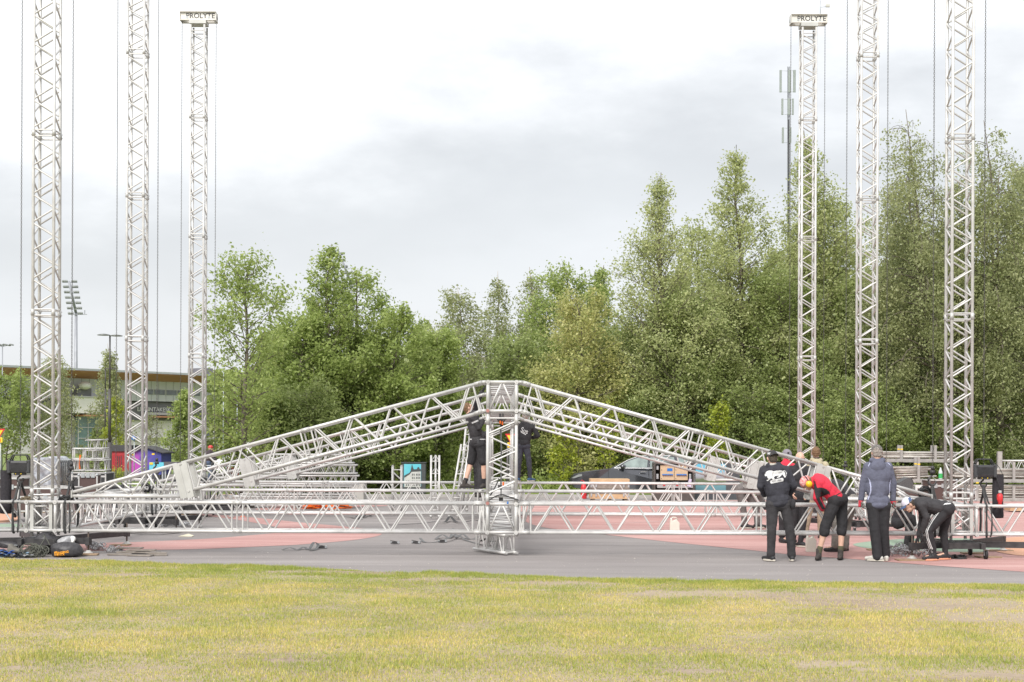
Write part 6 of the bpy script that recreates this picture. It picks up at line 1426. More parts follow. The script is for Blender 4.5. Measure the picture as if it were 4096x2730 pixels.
for k in range(16): clamp(375 + r.gauss(0, 30), 2200 + r.uniform(-9, 4), r.uniform(0, 6.28), 1.2, 'silver tube clamp in the heap beside the left tower base', 'heap of tube clamps at the left', r.uniform(0, .06), r.uniform(-.8, .8))
for k in range(8): clamp(420 + r.uniform(-12, 55), 2206 + r.uniform(-6, 6), r.uniform(0, 6.28), 1.1, 'silver tube clamp lying right of the left heap', 'loose tube clamps at the left', 0, r.uniform(-.3, .3))
for k in range(16): clamp(700 + r.uniform(-60, 55), 2107 + r.uniform(-4, 4), r.uniform(0, 6.28), 1.3, 'silver tube clamp in the row behind the left base truss', 'row of tube clamps behind the left base truss', 0, r.uniform(-.6, .6))
g = G(745, 2147); o = MB(); o.add([g + V3(-.13, -.1, .012), g + V3(.12, -.08, .008), g + V3(.14, .06, .02), g + V3(.02, .1, .05), g + V3(-.1, .08, .014), g + V3(-.13, -.1, .006), g + V3(.12, -.08, .002), g + V3(.14, .06, .012), g + V3(.02, .1, .04), g + V3(-.1, .08, .006)], [(0, 1, 3), (1, 2, 3), (0, 3, 4), (5, 8, 6), (6, 8, 7), (5, 9, 8), (0, 5, 6, 1), (1, 6, 7, 2), (2, 7, 8, 3), (3, 8, 9, 4), (4, 9, 5, 0)]); tag(o.build('paper_sheet', mat('cream_paper', (.62, .58, .44), .8)), 'crumpled cream paper sheet on the asphalt', 'paper')
def disc(px, py, label, m, r_=.05): g = G(px, py); tag(MB().lathe(g, [(0, .02), (r_ * .6, .025), (r_, .012), (r_, 0), (0, 0)], 10).build('small_litter', m), label, 'litter')
disc(971, 2068, 'small orange disc on the asphalt behind the base truss', ORANGE, .06)
# jerrycans
def jerry(px, py, label, s_=1.0, rz=0.0, zz=0.0, d=None):
    g = G(px, py) if d is None else W(px, py, d); o = thing('jerrycan', label, 'jerrycan', (g.x, g.y, g.z), rz, 'white plastic jerrycans'); m = mat('milky_plastic', (.62, .60, .53), .35, var=.05)
    P_ = [(-.13, 0), (.10, 0), (.115, .02), (.115, .30), (.08, .345), (.06, .36), (.055, .39), (.03, .405), (.0, .40), (-.01, .38), (-.075, .36), (-.085, .405), (-.11, .41), (-.13, .38), (-.14, .30), (-.145, .02)]
    b = MB(); b.prism([(x * s_, z * s_) for x, z in P_], .15 * s_, lambda x, y, z: (x, y - .07, z)); bo = b.build('can_body', m, o, False)
    bo.modifiers.new('bevel', 'BEVEL').width = .012
    h_ = MB(); h_.pipe([(-.11 * s_, 0, .40 * s_), (-.06 * s_, 0, .455 * s_), (0.02 * s_, 0, .45 * s_), (.06 * s_, 0, .40 * s_), (.05 * s_, 0, .35 * s_)], .016 * s_, 6); h_.build('can_handle', m, o, False); MB().tube((-.1 * s_, 0, .40 * s_), (-.1 * s_, 0, .44 * s_), .025 * s_, 10).build('can_cap', WHITEP, o, False)
jerry(3245, 2209, 'white jerrycan standing on the red ground left of the red jacket man', .68); jerry(3240, 2082, 'white jerrycan held behind the right base truss', d=27.5) if 0 else None
jerry(2700, 2139, 'milky white jerrycan standing behind the right base truss', .78)
# ---------------------------------------------------------------- bags and harness heap at the left
def lump(name, pts, d, label, cat, m, dp=.25, seed=1, sub=3, wr=.02, parent=None, group=None, amp2=.0):
    """soft bag: an outline in the picture plane inflated to a real volume standing on the ground"""
    P2 = [XZ(x, y, d) for x, y in pts]; cx = sum(p[0] for p in P2) / len(P2); cz = sum(p[1] for p in P2) / len(P2)
    rs = np.random.RandomState(seed); mb = MB(); n = len(P2); K = 9; vs = []; fs_ = []
    Q = smoothpoly(P2, 3); n = len(Q)
    for k in range(K):
        t = -1 + 2 * k / (K - 1); sc_ = math.sqrt(max(0, 1 - abs(t) ** 2.6)) * .97 + .03
        for i, (x, z) in enumerate(Q):
            w1 = wr * math.sin(i * 1.9 + k * 1.3 + seed) + wr * .7 * math.sin(i * 4.1 - k * 2.2 + seed * 2)
            vs.append((cx + (x - cx) * sc_ * (1 + w1), d + dp + t * dp, max(.004, cz + (z - cz) * (sc_ if z > cz else 1 - (1 - sc_) * .35) * (1 + w1))))
    for k in range(K - 1):
        for i in range(n): fs_.append((k * n + i, k * n + (i + 1) % n, (k + 1) * n + (i + 1) % n, (k + 1) * n + i))
    fs_ += [tuple(range(n))[::-1], tuple((K - 1) * n + i for i in range(n))]
    mb.add(vs, fs_, True); o = mb.build(name, m, parent)
    if parent is None: tag(o, label, cat, group)
    return o
BAGM = mat('black_bag_cloth', (.02, .019, .022), .5, scale=20, col2=(.06, .058, .062), bump=.5, bscale=12); GBAG = mat('grey_net_bag', (.25, .25, .26), .6, scale=18, col2=(.4, .4, .41), bump=.4)
d_ = 24.45
b1 = lump('duffel_bag', [(194, 2222), (190, 2195), (200, 2180), (235, 2172), (275, 2174), (300, 2182), (315, 2200), (317, 2218), (300, 2228), (250, 2230), (205, 2228)], 24.25, 'shiny black duffel bag with orange logo by the lawn edge', 'bag', BAGM, .2, 3)
LOGO_O = mat('logo_orange', (.75, .32, .02), .6)
decal('logo', [[(217, 2208), (229, 2206), (231, 2226), (220, 2228)]], b1, LOGO_O, 24.0, step=1.0, off=.006)
decal_text('lettering', 'SINGING', 250, 2211, 12.5, b1, LOGO_O, 24.0, rot=8, off=.007, bold=.5, step=.8)
decal_text('lettering', 'ROCK', 244, 2220, 10.5, b1, LOGO_O, 24.0, rot=8, off=.007, bold=.4, step=.8)
decal('symbol', [[(223, 2211), (226, 2211), (226, 2224), (223, 2224)]], b1, BLACKP, 24.0, step=1.0, off=.010)
lump('grey_bag', [(205, 2185), (215, 2168), (240, 2152), (270, 2146), (282, 2150), (285, 2170), (280, 2190), (215, 2192)], 24.75, 'light grey net bag behind the duffel bag', 'bag', GBAG, .15, 5)
lump('white_canister', [(279, 2180), (279, 2150), (288, 2145), (297, 2150), (299, 2160), (293, 2164), (293, 2176), (302, 2184), (300, 2196), (282, 2196)], 24.8, 'white plastic canister behind the duffel bag', 'canister', WHITEP, .05, 6, wr=.0)
lump('black_sack', [(128, 2190), (126, 2158), (140, 2140), (165, 2131), (185, 2134), (205, 2148), (217, 2162), (205, 2185), (190, 2215), (150, 2215)], 24.8, 'round black sack behind the tangled ropes', 'bag', BAGM, .22, 7)
lump('black_tube_bag', [(-20, 2185), (-20, 2163), (55, 2168), (75, 2180), (78, 2192), (60, 2196), (0, 2195)], 24.9, 'black tube shaped bag at the left edge', 'bag', BAGM, .14, 8)
lump('climbing_harness', [(-20, 2245), (-20, 2205), (0, 2200), (12, 2210), (25, 2222), (22, 2240), (5, 2247)], 24.2, 'dark blue harness folded at the left edge', 'harness', mat('navy_cloth', (.04, .055, .085), .8), .15, 9, wr=.05, group='climbing harnesses')
lump('grey_glove', [(24, 2208), (27, 2180), (40, 2180), (60, 2195), (85, 2202), (95, 2210), (60, 2214), (35, 2212)], 24.5, 'grey brown cloth piece on the harness heap', 'cloth', mat('grey_brown_cloth', (.16, .15, .13), .9), .1, 10, wr=.04)
r = random.Random(12); HB = mat('harness_blue', (.20, .36, .52), .7, scale=30, col2=(.36, .5, .62)); HD = mat('harness_dark', (.04, .045, .055), .8); HB2 = mat('harness_deep_blue', (.04, .12, .42), .7); HG = mat('harness_pale_grey', (.40, .41, .43), .7)
for k in range(20):
    px, py = r.uniform(0, 90), r.uniform(2212, 2236); m_ = (HB, HD, HB2, HG, HD)[k % 5]; pts = []; a = r.uniform(0, 3.14)
    for q in range(6): pts.append(tuple(W(px + q * 9 * math.cos(a) + r.uniform(-4, 4), py - abs(q * 5 * math.sin(a)) * .5 + r.uniform(-3, 3), 24.25 + r.uniform(-.12, .15))))
    mb = MB(); mb.pipe(smoothpoly([(x, y, max(z, .01)) for x, y, z in pts], 4, False), 0, flat=(r.uniform(.03, .05), .008)); tag(mb.build('harness_strap', m_), ('pale blue', 'dark', 'deep blue', 'pale grey', 'dark')[k % 5] + ' strap of the harness heap at the left edge', 'strap', 'harness straps of the left heap')
mb = MB()
for k in range(34):
    c = W(r.uniform(100, 178), r.uniform(2195, 2222), 24.35 + r.uniform(-.15, .2)); R1 = r.uniform(.05, .16); q = Vector((r.uniform(-.7, .7), -1, r.uniform(-.2, 1.2))).normalized().to_track_quat('Z', 'Y'); pts = []
    for i in range(12): a = i * 2 * math.pi / 12; p = c + q @ Vector((R1 * math.cos(a), R1 * .7 * math.sin(a), r.uniform(-.02, .02))); p.z = max(.01, p.z); pts.append(p)
    mb.pipe(pts, .0065, 5, closed=True)
mb.pipe([W(168, 2150, 24.4), W(180, 2138, 24.55), W(176, 2160, 24.4), W(160, 2185, 24.3), W(150, 2210, 24.2)], .007, 5); mb.pipe([W(175, 2140, 24.55), W(188, 2160, 24.5), W(200, 2182, 24.4)], .007, 5)
tag(mb.build('tangled_rope', mat('dark_green_rope', (.07, .075, .06), .9, scale=80, col2=(.15, .15, .125))), 'tangled dark rope heap between harness and duffel bag', 'rope')
# stones behind the middle left truss
# ---------------------------------------------------------------- people
SKIN = mat('skin', (.56, .34, .25), .5, scale=12, col2=(.64, .41, .31))
def capsule(mb, a, b, ra, rb=None, n=12):
    rb = ra if rb is None else rb; a = Vector(a); b = Vector(b); L = (b - a).length
    if L < 1e-4: mb.ball(a, ra, n, 8); return
    d = (b - a) / L; pts = []; rr = []
    for k in range(4): t = math.pi / 2 * (1 - k / 4 * 1.0); pts.append(a - d * ra * math.sin(t) * .999); rr.append(max(.0015, ra * math.cos(t)))
    for k in range(5): t = k / 4; pts.append(a + d * L * t); rr.append(ra + (rb - ra) * t)
    for k in range(1, 5): t = math.pi / 2 * k / 4; pts.append(b + d * rb * math.sin(t) * .999); rr.append(max(.0015, rb * math.cos(t)))
    mb.pipe(pts, rr, n)
def fuse(name, mb, m, parent, voxel=.008, smooth=3, wrinkle=0.0, wf=28, seed=0):
    vs = [Vector(v) - parent.matrix_basis.translation for v in mb.v]
    me = bpy.data.meshes.new(name); me.from_pydata([tuple(v) for v in vs], [], mb.f); o = bpy.data.objects.new(name, me); C.objects.link(o)
    md = o.modifiers.new('r', 'REMESH'); md.mode = 'VOXEL'; md.voxel_size = voxel
    if smooth: sm = o.modifiers.new('s', 'SMOOTH'); sm.iterations = smooth; sm.factor = .5
    dg = bpy.context.evaluated_depsgraph_get(); m2 = bpy.data.meshes.new_from_object(o.evaluated_get(dg)); m2.name = name
    bpy.data.objects.remove(o); bpy.data.meshes.remove(me)
    n = len(m2.vertices)
    if wrinkle and n:
        co = np.empty(n * 3); m2.vertices.foreach_get('co', co); co = co.reshape(-1, 3); no = np.empty(n * 3); m2.vertices.foreach_get('normal', no); no = no.reshape(-1, 3)
        r = np.random.RandomState(seed + 1); t = np.zeros(n)
        for k in range(6):
            dv = r.randn(3); dv[2] *= 1.6; dv /= np.linalg.norm(dv); f = wf * r.uniform(.5, 1.6); ph = r.uniform(0, 6.28); d2 = r.randn(3)
            t += np.sin(co @ dv * f + ph + 1.5 * np.sin(co @ d2 * f * .4)) ** 3
        co += no * (t * wrinkle * .45)[:, None]; m2.vertices.foreach_set('co', co.ravel())
    m2.materials.clear(); m2.materials.append(m); m2.polygons.foreach_set('use_smooth', [True] * len(m2.polygons)); m2.update()
    o = bpy.data.objects.new(name, m2); C.objects.link(o); o.parent = parent; return o
def hand_shape(mb, w, dirv, side, k=1.0, g=0.0, curl=.5):
    """palm, four unequal bent fingers and a thumb; dirv runs from the wrist to the knuckles"""
    dv = Vector(dirv).normalized(); sd = Vector(side) - dv * Vector(side).dot(dv); sd = sd.normalized() if sd.length > .01 else dv.orthogonal().normalized(); nn = dv.cross(sd).normalized()
    w = Vector(w); kn = w + dv * .085 * k
    for q in (-.028, -.009, .010, .028): capsule(mb, w + sd * q * .7 * k + dv * .01, kn + sd * q * k, (.013 + g) * k, (.0115 + g) * k, 8)
    for q, L in ((-.030, .062), (-.010, .075), (.010, .070), (.029, .055)):
        p = kn + sd * q * k; dd = dv.copy()
        for s_ in range(3):
            dd = (dd * math.cos(curl * .55) + nn * math.sin(curl * .55)).normalized(); e = p + dd * L * k * (.42, .32, .26)[s_]
            capsule(mb, p, e, (.0095 - .001 * s_ + g) * k, (.0088 - .001 * s_ + g) * k, 8); p = e
    p = w + dv * .02 * k + sd * -.03 * k; e = p + (dv * .6 - sd * .65 + nn * .25).normalized() * .04 * k; capsule(mb, p, e, (.012 + g) * k, (.0105 + g) * k, 8); capsule(mb, e, e + (dv * .85 - sd * .2 + nn * .35).normalized() * .035 * k, (.0105 + g) * k, (.008 + g) * k, 8)
def person(label, d, J, face=(0, 1, 0), up=(0, 0, 1), k=1.0, top=None, bottom=None, bot='long', shoe=None, sock=None, hair=None, cap=None, gloves=None, hoodie=None, collar=None, topname='jacket', beltly=None, fingers=True, vox=.009, seed=0, sleeve='long', curl=.6, bald=False, wr=.0042, body_only=None, sole=None, chest=1.0):
    P = {n: W(v[0], v[1], d + (v[2] if len(v) > 2 else 0)) for n, v in J.items()}
    base = (P['anL'] + P['anR']) / 2; base.z = min(P['anL'].z, P['anR'].z) - .09
    o = thing('person', label, 'person', tuple(base), 0, None); f = Vector(face).normalized(); u = Vector(up).normalized(); s = f.cross(u).normalized(); u = s.cross(f).normalized()
    hd = P['head']; K = k; neck = P['neck']; shm = (P['shL'] + P['shR']) / 2; hpm = (P['hpL'] + P['hpR']) / 2
    tor = (hpm - shm); tl = tor.length; tdir = tor.normalized(); lat = (P['shR'] - P['shL']); lat = lat - tdir * lat.dot(tdir)
    lat = lat.normalized() if lat.length > .02 else Vector((0, 1, 0)); fro = tdir.cross(lat).normalized()
    def torso(mb, g, low=.0, wide=1.0):
        rot = Matrix((lat, fro, -tdir)).transposed()
        mb.ball(shm + tdir * tl * .20, ((.175 * wide + g) * K * chest, (.108 + g) * K, (.20 + g) * K), 16, 12, rot)
        mb.ball(shm + tdir * tl * .52, ((.160 * wide + g) * K, (.105 + g) * K, (.21 + g) * K), 16, 12, rot)
        capsule(mb, P['shL'].lerp(shm, .12) + tdir * .035, P['shR'].lerp(shm, .12) + tdir * .035, (.068 + g) * K, None)
        capsule(mb, neck + tdir * .05, shm + tdir * tl * .75, (.085 + g) * K, (.10 + g) * K)
        if low: mb.ball(hpm - tdir * .07, ((.150 * wide + g) * K, (.112 + g) * K, (.10 + low) * K), 16, 10, rot)
    # body: head, neck, torso, arms with hands, legs and feet in one surface
    b = MB(); hr = Matrix((s, f, u)).transposed()
    b.ball(hd + u * .012 - f * .008, (.076 * K, .094 * K, .098 * K), 16, 12, hr); b.ball(hd - u * .052 * K + f * .022 * K, (.056 * K, .062 * K, .062 * K), 14, 10, hr); b.ball(hd - u * .088 * K + f * .06 * K, (.026 * K, .022 * K, .020 * K), 10, 8, hr)
    capsule(b, hd + u * .012 * K + f * .088 * K, hd - u * .026 * K + f * .106 * K, .0085 * K, .014 * K, 8); capsule(b, hd - u * .052 * K + f * .082 * K - s * .02, hd - u * .052 * K + f * .082 * K + s * .02, .009 * K, None, 8)
    capsule(b, hd + u * .028 * K + f * .074 * K - s * .045, hd + u * .028 * K + f * .074 * K + s * .045, .014 * K, None, 8)
    for e in (-1, 1): b.ball(hd + s * e * .079 * K - u * .008 * K - f * .006, (.012, .020, .033), 8, 6, hr)
    capsule(b, hd - u * .05 * K - f * .02, neck + tdir * .03, .055 * K, .062 * K)
    torso(b, 0, .02)
    for S in 'LR':
        if 'el' + S in P:
            capsule(b, P['sh' + S], P['el' + S], .048 * K, .039 * K); capsule(b, P['el' + S], P['wr' + S], .038 * K, .026 * K)
            hdv = (P['hn' + S] - P['wr' + S]) if 'hn' + S in P else (P['wr' + S] - P['el' + S])
            if fingers: hand_shape(b, P['wr' + S], hdv, (0, 1, 0) if abs(hdv.normalized().y) < .8 else (1, 0, 0), K, 0, curl)
        capsule(b, P['hp' + S], P['kn' + S], .076 * K, .051 * K); calf = P['kn' + S].lerp(P['an' + S], .33); cr_ = .054 if bot in ('knee', 'short') else .045; capsule(b, P['kn' + S], calf, .05 * K, cr_ * K); capsule(b, calf, P['an' + S], cr_ * K, .034 * K)
        ft = (P['to' + S] - P['an' + S]) if 'to' + S in P else f * 1.0; ft.z = 0; ft = ft.normalized() if ft.length > .01 else V3(0, 1, 0); capsule(b, P['an' + S], P['an' + S] - V3(0, 0, .045) + ft * .03, .034 * K, .030 * K); capsule(b, P['an' + S] - V3(0, 0, .045) + ft * .03, P['an' + S] - V3(0, 0, .055) + ft * .15, .030 * K, .022 * K)
    capsule(b, P['hpL'], P['hpR'], .10 * K, None)
    fuse('body', b, SKIN, o, .0068 if fingers else .010, 2)
    ey = MB(); br_ = MB()
    for e in (-1, 1): ey.ball(hd + u * .012 * K + f * .083 * K + s * e * .031 * K, .010 * K, 8, 6); capsule(br_, hd + u * .034 * K + f * .086 * K + s * e * .018, hd + u * .034 * K + f * .080 * K + s * e * .048, .004)
    ey.build('eye', mat('eye_dark', (.04, .03, .025), .3), o); br_.build('eyebrow', mat('brow', (.09, .06, .04), .8), o)
    m_ = MB(); capsule(m_, hd - u * .053 * K + f * .089 * K - s * .02, hd - u * .053 * K + f * .089 * K + s * .02, .0045, None, 6); m_.build('mouth', mat('lips', (.38, .17, .14), .5), o)
    parts = {'root': o, 'P': P}
    # clothes
    t = MB(); torso(t, .024, .045, 1.14 if topname == 'hoodie' else 1.0)
    if topname == 'hoodie': t.ball(hpm - tdir * .015, (.186 * K, .148 * K, .085 * K), 16, 10, Matrix((lat, fro, -tdir)).transposed())
    for S in 'LR':
        if 'el' + S in P:
            w_ = P['wr' + S]; e = P['el' + S]; capsule(t, P['sh' + S], e, .070 * K, .058 * K); capsule(t, e, e.lerp(w_, .93), .060 * K, .044 * K)
            for q in (.72, .80, .88): capsule(t, e.lerp(w_, q), e.lerp(w_, q + .02), .051 * K)
    if hoodie:
        hb_ = shm * .35 + neck * .65
        capsule(t, neck - u * .01 - lat * .06 * K, neck - u * .01 + lat * .06 * K, .062 * K); 
        back = -Vector((f.x, f.y, 0)).normalized() if hoodie == 'down' else Vector((0, 0, 0))
        t.ball(hb_ + back * .085 * K + tdir * .06 * K, (.125 * K, .055 * K, .10 * K), 14, 10, Matrix((lat, fro, -tdir)).transposed()); capsule(t, neck + back * .03 - lat * .085 * K, neck + back * .03 + lat * .085 * K, .045 * K)
    else: capsule(t, neck - tdir * .01, neck + tdir * .04, .074 * K)
    parts['top'] = fuse(topname, t, top, o, vox, 3, wr, 26, seed)
    if collar:
        c = MB(); 
        for q in range(10): a = q * 2 * math.pi / 10; a2 = (q + 1) * 2 * math.pi / 10; cc = neck - tdir * .035; capsule(c, cc + (lat * math.cos(a) + fro * math.sin(a)) * .068 * K, cc + (lat * math.cos(a2) + fro * math.sin(a2)) * .068 * K, .017)
        parts['collar'] = fuse('collar', c, collar, o, .007, 1)
    L = MB(); capsule(L, P['hpL'], P['hpR'], .118 * K); L.ball(hpm - tdir * .0, (.160 * K, .125 * K, .105 * K), 16, 10, Matrix((lat, fro, -tdir)).transposed())
    for S in 'LR':
        a, c, e = P['hp' + S], P['kn' + S], P['an' + S]
        if bot == 'long': capsule(L, a, c, .104 * K, .078 * K); capsule(L, c, e.lerp(c, .06), .078 * K, .062 * K); capsule(L, c.lerp(e, .86), c.lerp(e, .92), .070 * K)
        elif bot == 'slim': capsule(L, a, c, .096 * K, .070 * K); capsule(L, c, c.lerp(e, .4), .070 * K, .066 * K); capsule(L, c.lerp(e, .4), e, .066 * K, .048 * K)
        elif bot == 'wide': capsule(L, a, c, .108 * K, .088 * K); capsule(L, c, e, .086 * K, .080 * K)
        elif bot == 'knee': x = c.lerp(e, .16); capsule(L, a, c, .108 * K, .088 * K); capsule(L, c, x, .088 * K, .084 * K); capsule(L, x - V3(0, 0, .0), x - V3(0, 0, .03), .090 * K)
        elif bot == 'short': x = a.lerp(c, .93); capsule(L, a, x, .106 * K, .096 * K)
    parts['bottom'] = fuse('shorts' if bot in ('short',) else 'trousers', L, bottom, o, vox, 3, wr * 1.1, 24, seed + 9)
    for S in 'LR':
        e = P['an' + S]; tpt = P['to' + S] if 'to' + S in P else e + f * .15
        dv = (tpt - e); dv.z = 0; dv = dv.normalized() if dv.length > .01 else Vector((0, 1, 0)); gz = e.z - .092 * K if e.z > .3 else .012
        h = MB(); heel = Vector((e.x, e.y, gz)) - dv * .055 * K
        capsule(h, heel + V3(0, 0, .045), heel + dv * .12 * K + V3(0, 0, .05), .042 * K, .046 * K); capsule(h, heel + dv * .10 * K + V3(0, 0, .045), heel + dv * .235 * K + V3(0, 0, .035), .045 * K, .032 * K); capsule(h, heel + dv * .05 + V3(0, 0, .05), e + V3(0, 0, .05 if shoe and shoe[1] else .0), .048 * K, .047 * K)
        so = fuse('shoe', h, shoe[0], o, .008, 2)
        q = MB(); pts = []
        for kk in range(12):
            aa = kk * 2 * math.pi / 12; pts.append((.145 * math.cos(aa) * K + .09 * K, .046 * math.sin(aa) * K * (1.1 if math.cos(aa) > 0 else .85)))
        pv = Vector((-dv.y, dv.x, 0)); n_ = len(pts); vs = [heel + dv * x + pv * y + V3(0, 0, z) for z in (0, .026) for x, y in pts]
        q.add(vs, [tuple(range(n_))[::-1], tuple(range(n_, 2 * n_))] + [(i, (i + 1) % n_, n_ + (i + 1) % n_, n_ + i) for i in range(n_)]); q.build('sole', sole or RUBBER, so)
        if sock: qk = MB(); capsule(qk, e - V3(0, 0, .01), e.lerp(P['kn' + S], .2), .043 * K, .050 * K); fuse('sock', qk, sock, o, .008, 1)
    if gloves:
        for S in 'LR':
            if 'wr' + S in P:
                hdv = (P['hn' + S] - P['wr' + S]) if 'hn' + S in P else (P['wr' + S] - P['el' + S]); gm_ = MB(); hand_shape(gm_, P['wr' + S], hdv, (0, 1, 0) if abs(hdv.normalized().y) < .8 else (1, 0, 0), K, .0035, curl); capsule(gm_, P['wr' + S] - hdv.normalized() * .035, P['wr' + S] + hdv.normalized() * .01, .036 * K, .034 * K)
                parts['glove' + S] = fuse('glove', gm_, gloves, o, .0062, 1)
    if hair:
        h = MB(); h.ball(hd + u * .020 * K - f * .017 * K, (.086 * K, .098 * K, .102 * K), 16, 12, hr); h.ball(hd - u * .03 * K - f * .045 * K, (.070 * K, .056 * K, .062 * K), 12, 8, hr)
        ho = fuse('hair', h, hair, o, .007, 2, .005, 120, seed)
        bm = bmesh.new(); bm.from_mesh(ho.data); hl = hd - o.matrix_basis.translation
        kill = [v for v in bm.verts if ((v.co - hl).dot(f) > .035 * K and (v.co - hl).dot(u) < .062 * K) or ((v.co - hl).dot(f) > -.03 * K and (v.co - hl).dot(u) < -.0 * K)]
        bmesh.ops.delete(bm, geom=kill, context='VERTS'); bm.to_mesh(ho.data); bm.free(); parts['hair'] = ho
    if cap:
        cm, style = cap[0], cap[1]; h = MB(); h.ball(hd + u * .030 * K - f * .006, (.090 * K, .108 * K, .098 * K), 18, 14, hr); co_ = fuse('cap' if style != 'beanie' else 'beanie', h, cm, o, .007, 2)
        bm = bmesh.new(); bm.from_mesh(co_.data); hl = hd - o.matrix_basis.translation; cut = .028 if style != 'beanie' else .012
        bmesh.ops.delete(bm, geom=[v for v in bm.verts if (v.co - hl).dot(u) < cut * K], context='VERTS'); bm.to_mesh(co_.data); bm.free()
        if style in ('cap', 'back'):
            bf = f if style == 'cap' else -f; br = MB(); vs = []; n = 11
            for zz in (0, .007):
                for i in range(n):
                    aa = -1.05 + 2.1 * i / (n - 1); drop = .012 * (abs(aa)) ** 2 * 1.6
                    vs += [hd + u * (.036 + zz) * K + (bf * math.cos(aa) * .098 + s * math.sin(aa) * .086) * K, hd + u * (.030 - drop + zz) * K + (bf * (math.cos(aa) * .100 + .070 * math.cos(aa * .9)) + s * math.sin(aa) * .088) * K]
            fs_ = []
            for i in range(n - 1): fs_ += [(2 * i, 2 * i + 1, 2 * i + 3, 2 * i + 2), (2 * n + 2 * i, 2 * n + 2 * i + 2, 2 * n + 2 * i + 3, 2 * n + 2 * i + 1), (2 * i + 1, 2 * n + 2 * i + 1, 2 * n + 2 * i + 3, 2 * i + 3), (2 * i, 2 * i + 2, 2 * n + 2 * i + 2, 2 * n + 2 * i)]
            br.add(vs, fs_, True); br.build('brim', cap[2] if len(cap) > 2 else cm, co_)
        parts['cap'] = co_
    return parts
def cloth(name, c, v=.25, s=14): return mat(name, tuple(x * (1 - v) for x in c), .85, scale=s, col2=tuple(x * (1 + v) for x in c), bump=.35, bscale=60)
NAVYB = cloth('black_navy_fleece', (.032, .032, .042)); BLK = cloth('black_cotton', (.022, .021, .024)); BLK2 = cloth('black_charcoal_cotton', (.035, .033, .036)); WHT = mat('white_print', (.68, .68, .68), .7); REDJ = cloth('red_jacket', (.62, .030, .060), .12)
BLUG = cloth('grey_blue_fleece', (.105, .11, .155), .15); KHAKI = cloth('khaki_cloth', (.40, .35, .24), .12); GREYT = cloth('grey_work_cloth', (.14, .125, .12)); DENIM = cloth('dark_denim', (.045, .047, .062)); LTKH = cloth('light_khaki', (.32, .25, .18), .1)
BSHOE = mat('black_shoe', (.02, .02, .022), .6); WSHOE = mat('worn_white_shoe', (.50, .48, .44), .7, scale=20, var=.2); BOOT = mat('dark_boot', (.045, .038, .034), .8); SOLEW = mat('pale_sole', (.55, .51, .44), .7); GLV = mat('grey_glove', (.16, .155, .14), .8); HAIRB = mat('brown_hair', (.11, .06, .03), .8, scale=60, col2=(.22, .13, .07)); HAIRD = mat('dark_hair', (.04, .03, .024), .8, scale=60, col2=(.09, .07, .05)); HAIRG = mat('grey_hair', (.20, .17, .15), .8, scale=60, col2=(.34, .3, .27))
# man with the lion print
q = person('man in black hoodie with white lion print and black cap, seen from behind', 24.1,
    {'head': (3088, 1833), 'neck': (3092, 1862), 'shL': (3054, 1880), 'shR': (3145, 1880), 'elL': (3041, 1945), 'elR': (3176, 1945), 'wrL': (3060, 1982, .20), 'wrR': (3158, 1976, .20), 'hnL': (3075, 1986, .3), 'hnR': (3142, 1980, .3),
     'hpL': (3090, 2018), 'hpR': (3142, 2018), 'knL': (3087, 2115, -.02), 'knR': (3158, 2110), 'anL': (3083, 2228, .02), 'anR': (3168, 2229, .08), 'toL': (3064, 2236, .12), 'toR': (3164, 2236, .30)},
    face=(-.25, 1, -.25), top=NAVYB, bottom=BLK2, bot='long', shoe=(BSHOE, 0), sole=SOLEW, hair=HAIRD, cap=(BLK2, 'back'), hoodie='down', topname='hoodie', seed=1, chest=1.10)
J3 = lambda pts: [(2950 + x / 3.137, 1780 + y / 3.137) for x, y in pts]
lion = [J3([(345, 362), (362, 338), (392, 325), (428, 322), (462, 338), (470, 370), (462, 405), (440, 425), (412, 420), (395, 430), (378, 415), (372, 392), (350, 396), (342, 380)]),
        J3([(440, 335), (500, 323), (545, 320), (578, 330), (596, 352), (586, 376), (548, 372), (520, 385), (480, 392), (445, 402)]),
        J3([(395, 410), (425, 405), (418, 425), (398, 440), (385, 452), (366, 454), (368, 442), (384, 436)]), J3([(428, 398), (462, 392), (456, 414), (466, 424), (462, 434), (436, 434), (430, 420)]),
        J3([(520, 372), (560, 362), (548, 388), (532, 400), (530, 408), (498, 416), (494, 406), (514, 398)]), J3([(560, 362), (596, 352), (592, 378), (606, 396), (606, 408), (584, 410), (584, 400), (570, 384)]),
        J3(band([(570, 328), (592, 326), (608, 342), (613, 362), (604, 380), (612, 388)], 7))]
decal('lion_print', lion, q['top'], WHT, 23.4, step=1.15, off=.006)
decal('mane_lines', [J3(band([(448, 340), (440, 370), (446, 398)], 4)), J3(band([(510, 350), (535, 352), (552, 345)], 4)), J3(band([(352, 362), (362, 366)], 5))], q['top'], NAVYB, 23.4, step=1.0, off=.010)
rr_ = [(418, 445), (560, 415), (572, 420), (578, 440), (570, 458), (425, 488), (413, 480), (408, 460)]
decal('print_plate', [J3(rr_)], q['top'], WHT, 23.4, step=1.15, off=.006)
decal_text('lettering', 'EST 1960', 2950 + 493 / 3.137, 1780 + 451 / 3.137, 9.6, q['top'], NAVYB, 23.4, rot=11, off=.010, bold=.0, step=.5, sx=1.0)
decal_text('lettering', 'NY', 2950 + 396 / 3.137, 1780 + 112 / 3.137, 11, q['cap'], WHT, 23.4, rot=0, off=.006, bold=.4, step=.8, sx=.7)
c_ = MB(); P = q['P']
for i in range(12):
    a, b = i * 2 * math.pi / 12, (i + 1) * 2 * math.pi / 12; n_ = P['neck'] + V3(0, .0, .012); capsule(c_, n_ + V3(.075 * math.cos(a), .07 * math.sin(a), 0), n_ + V3(.075 * math.cos(b), .07 * math.sin(b), 0), .021)
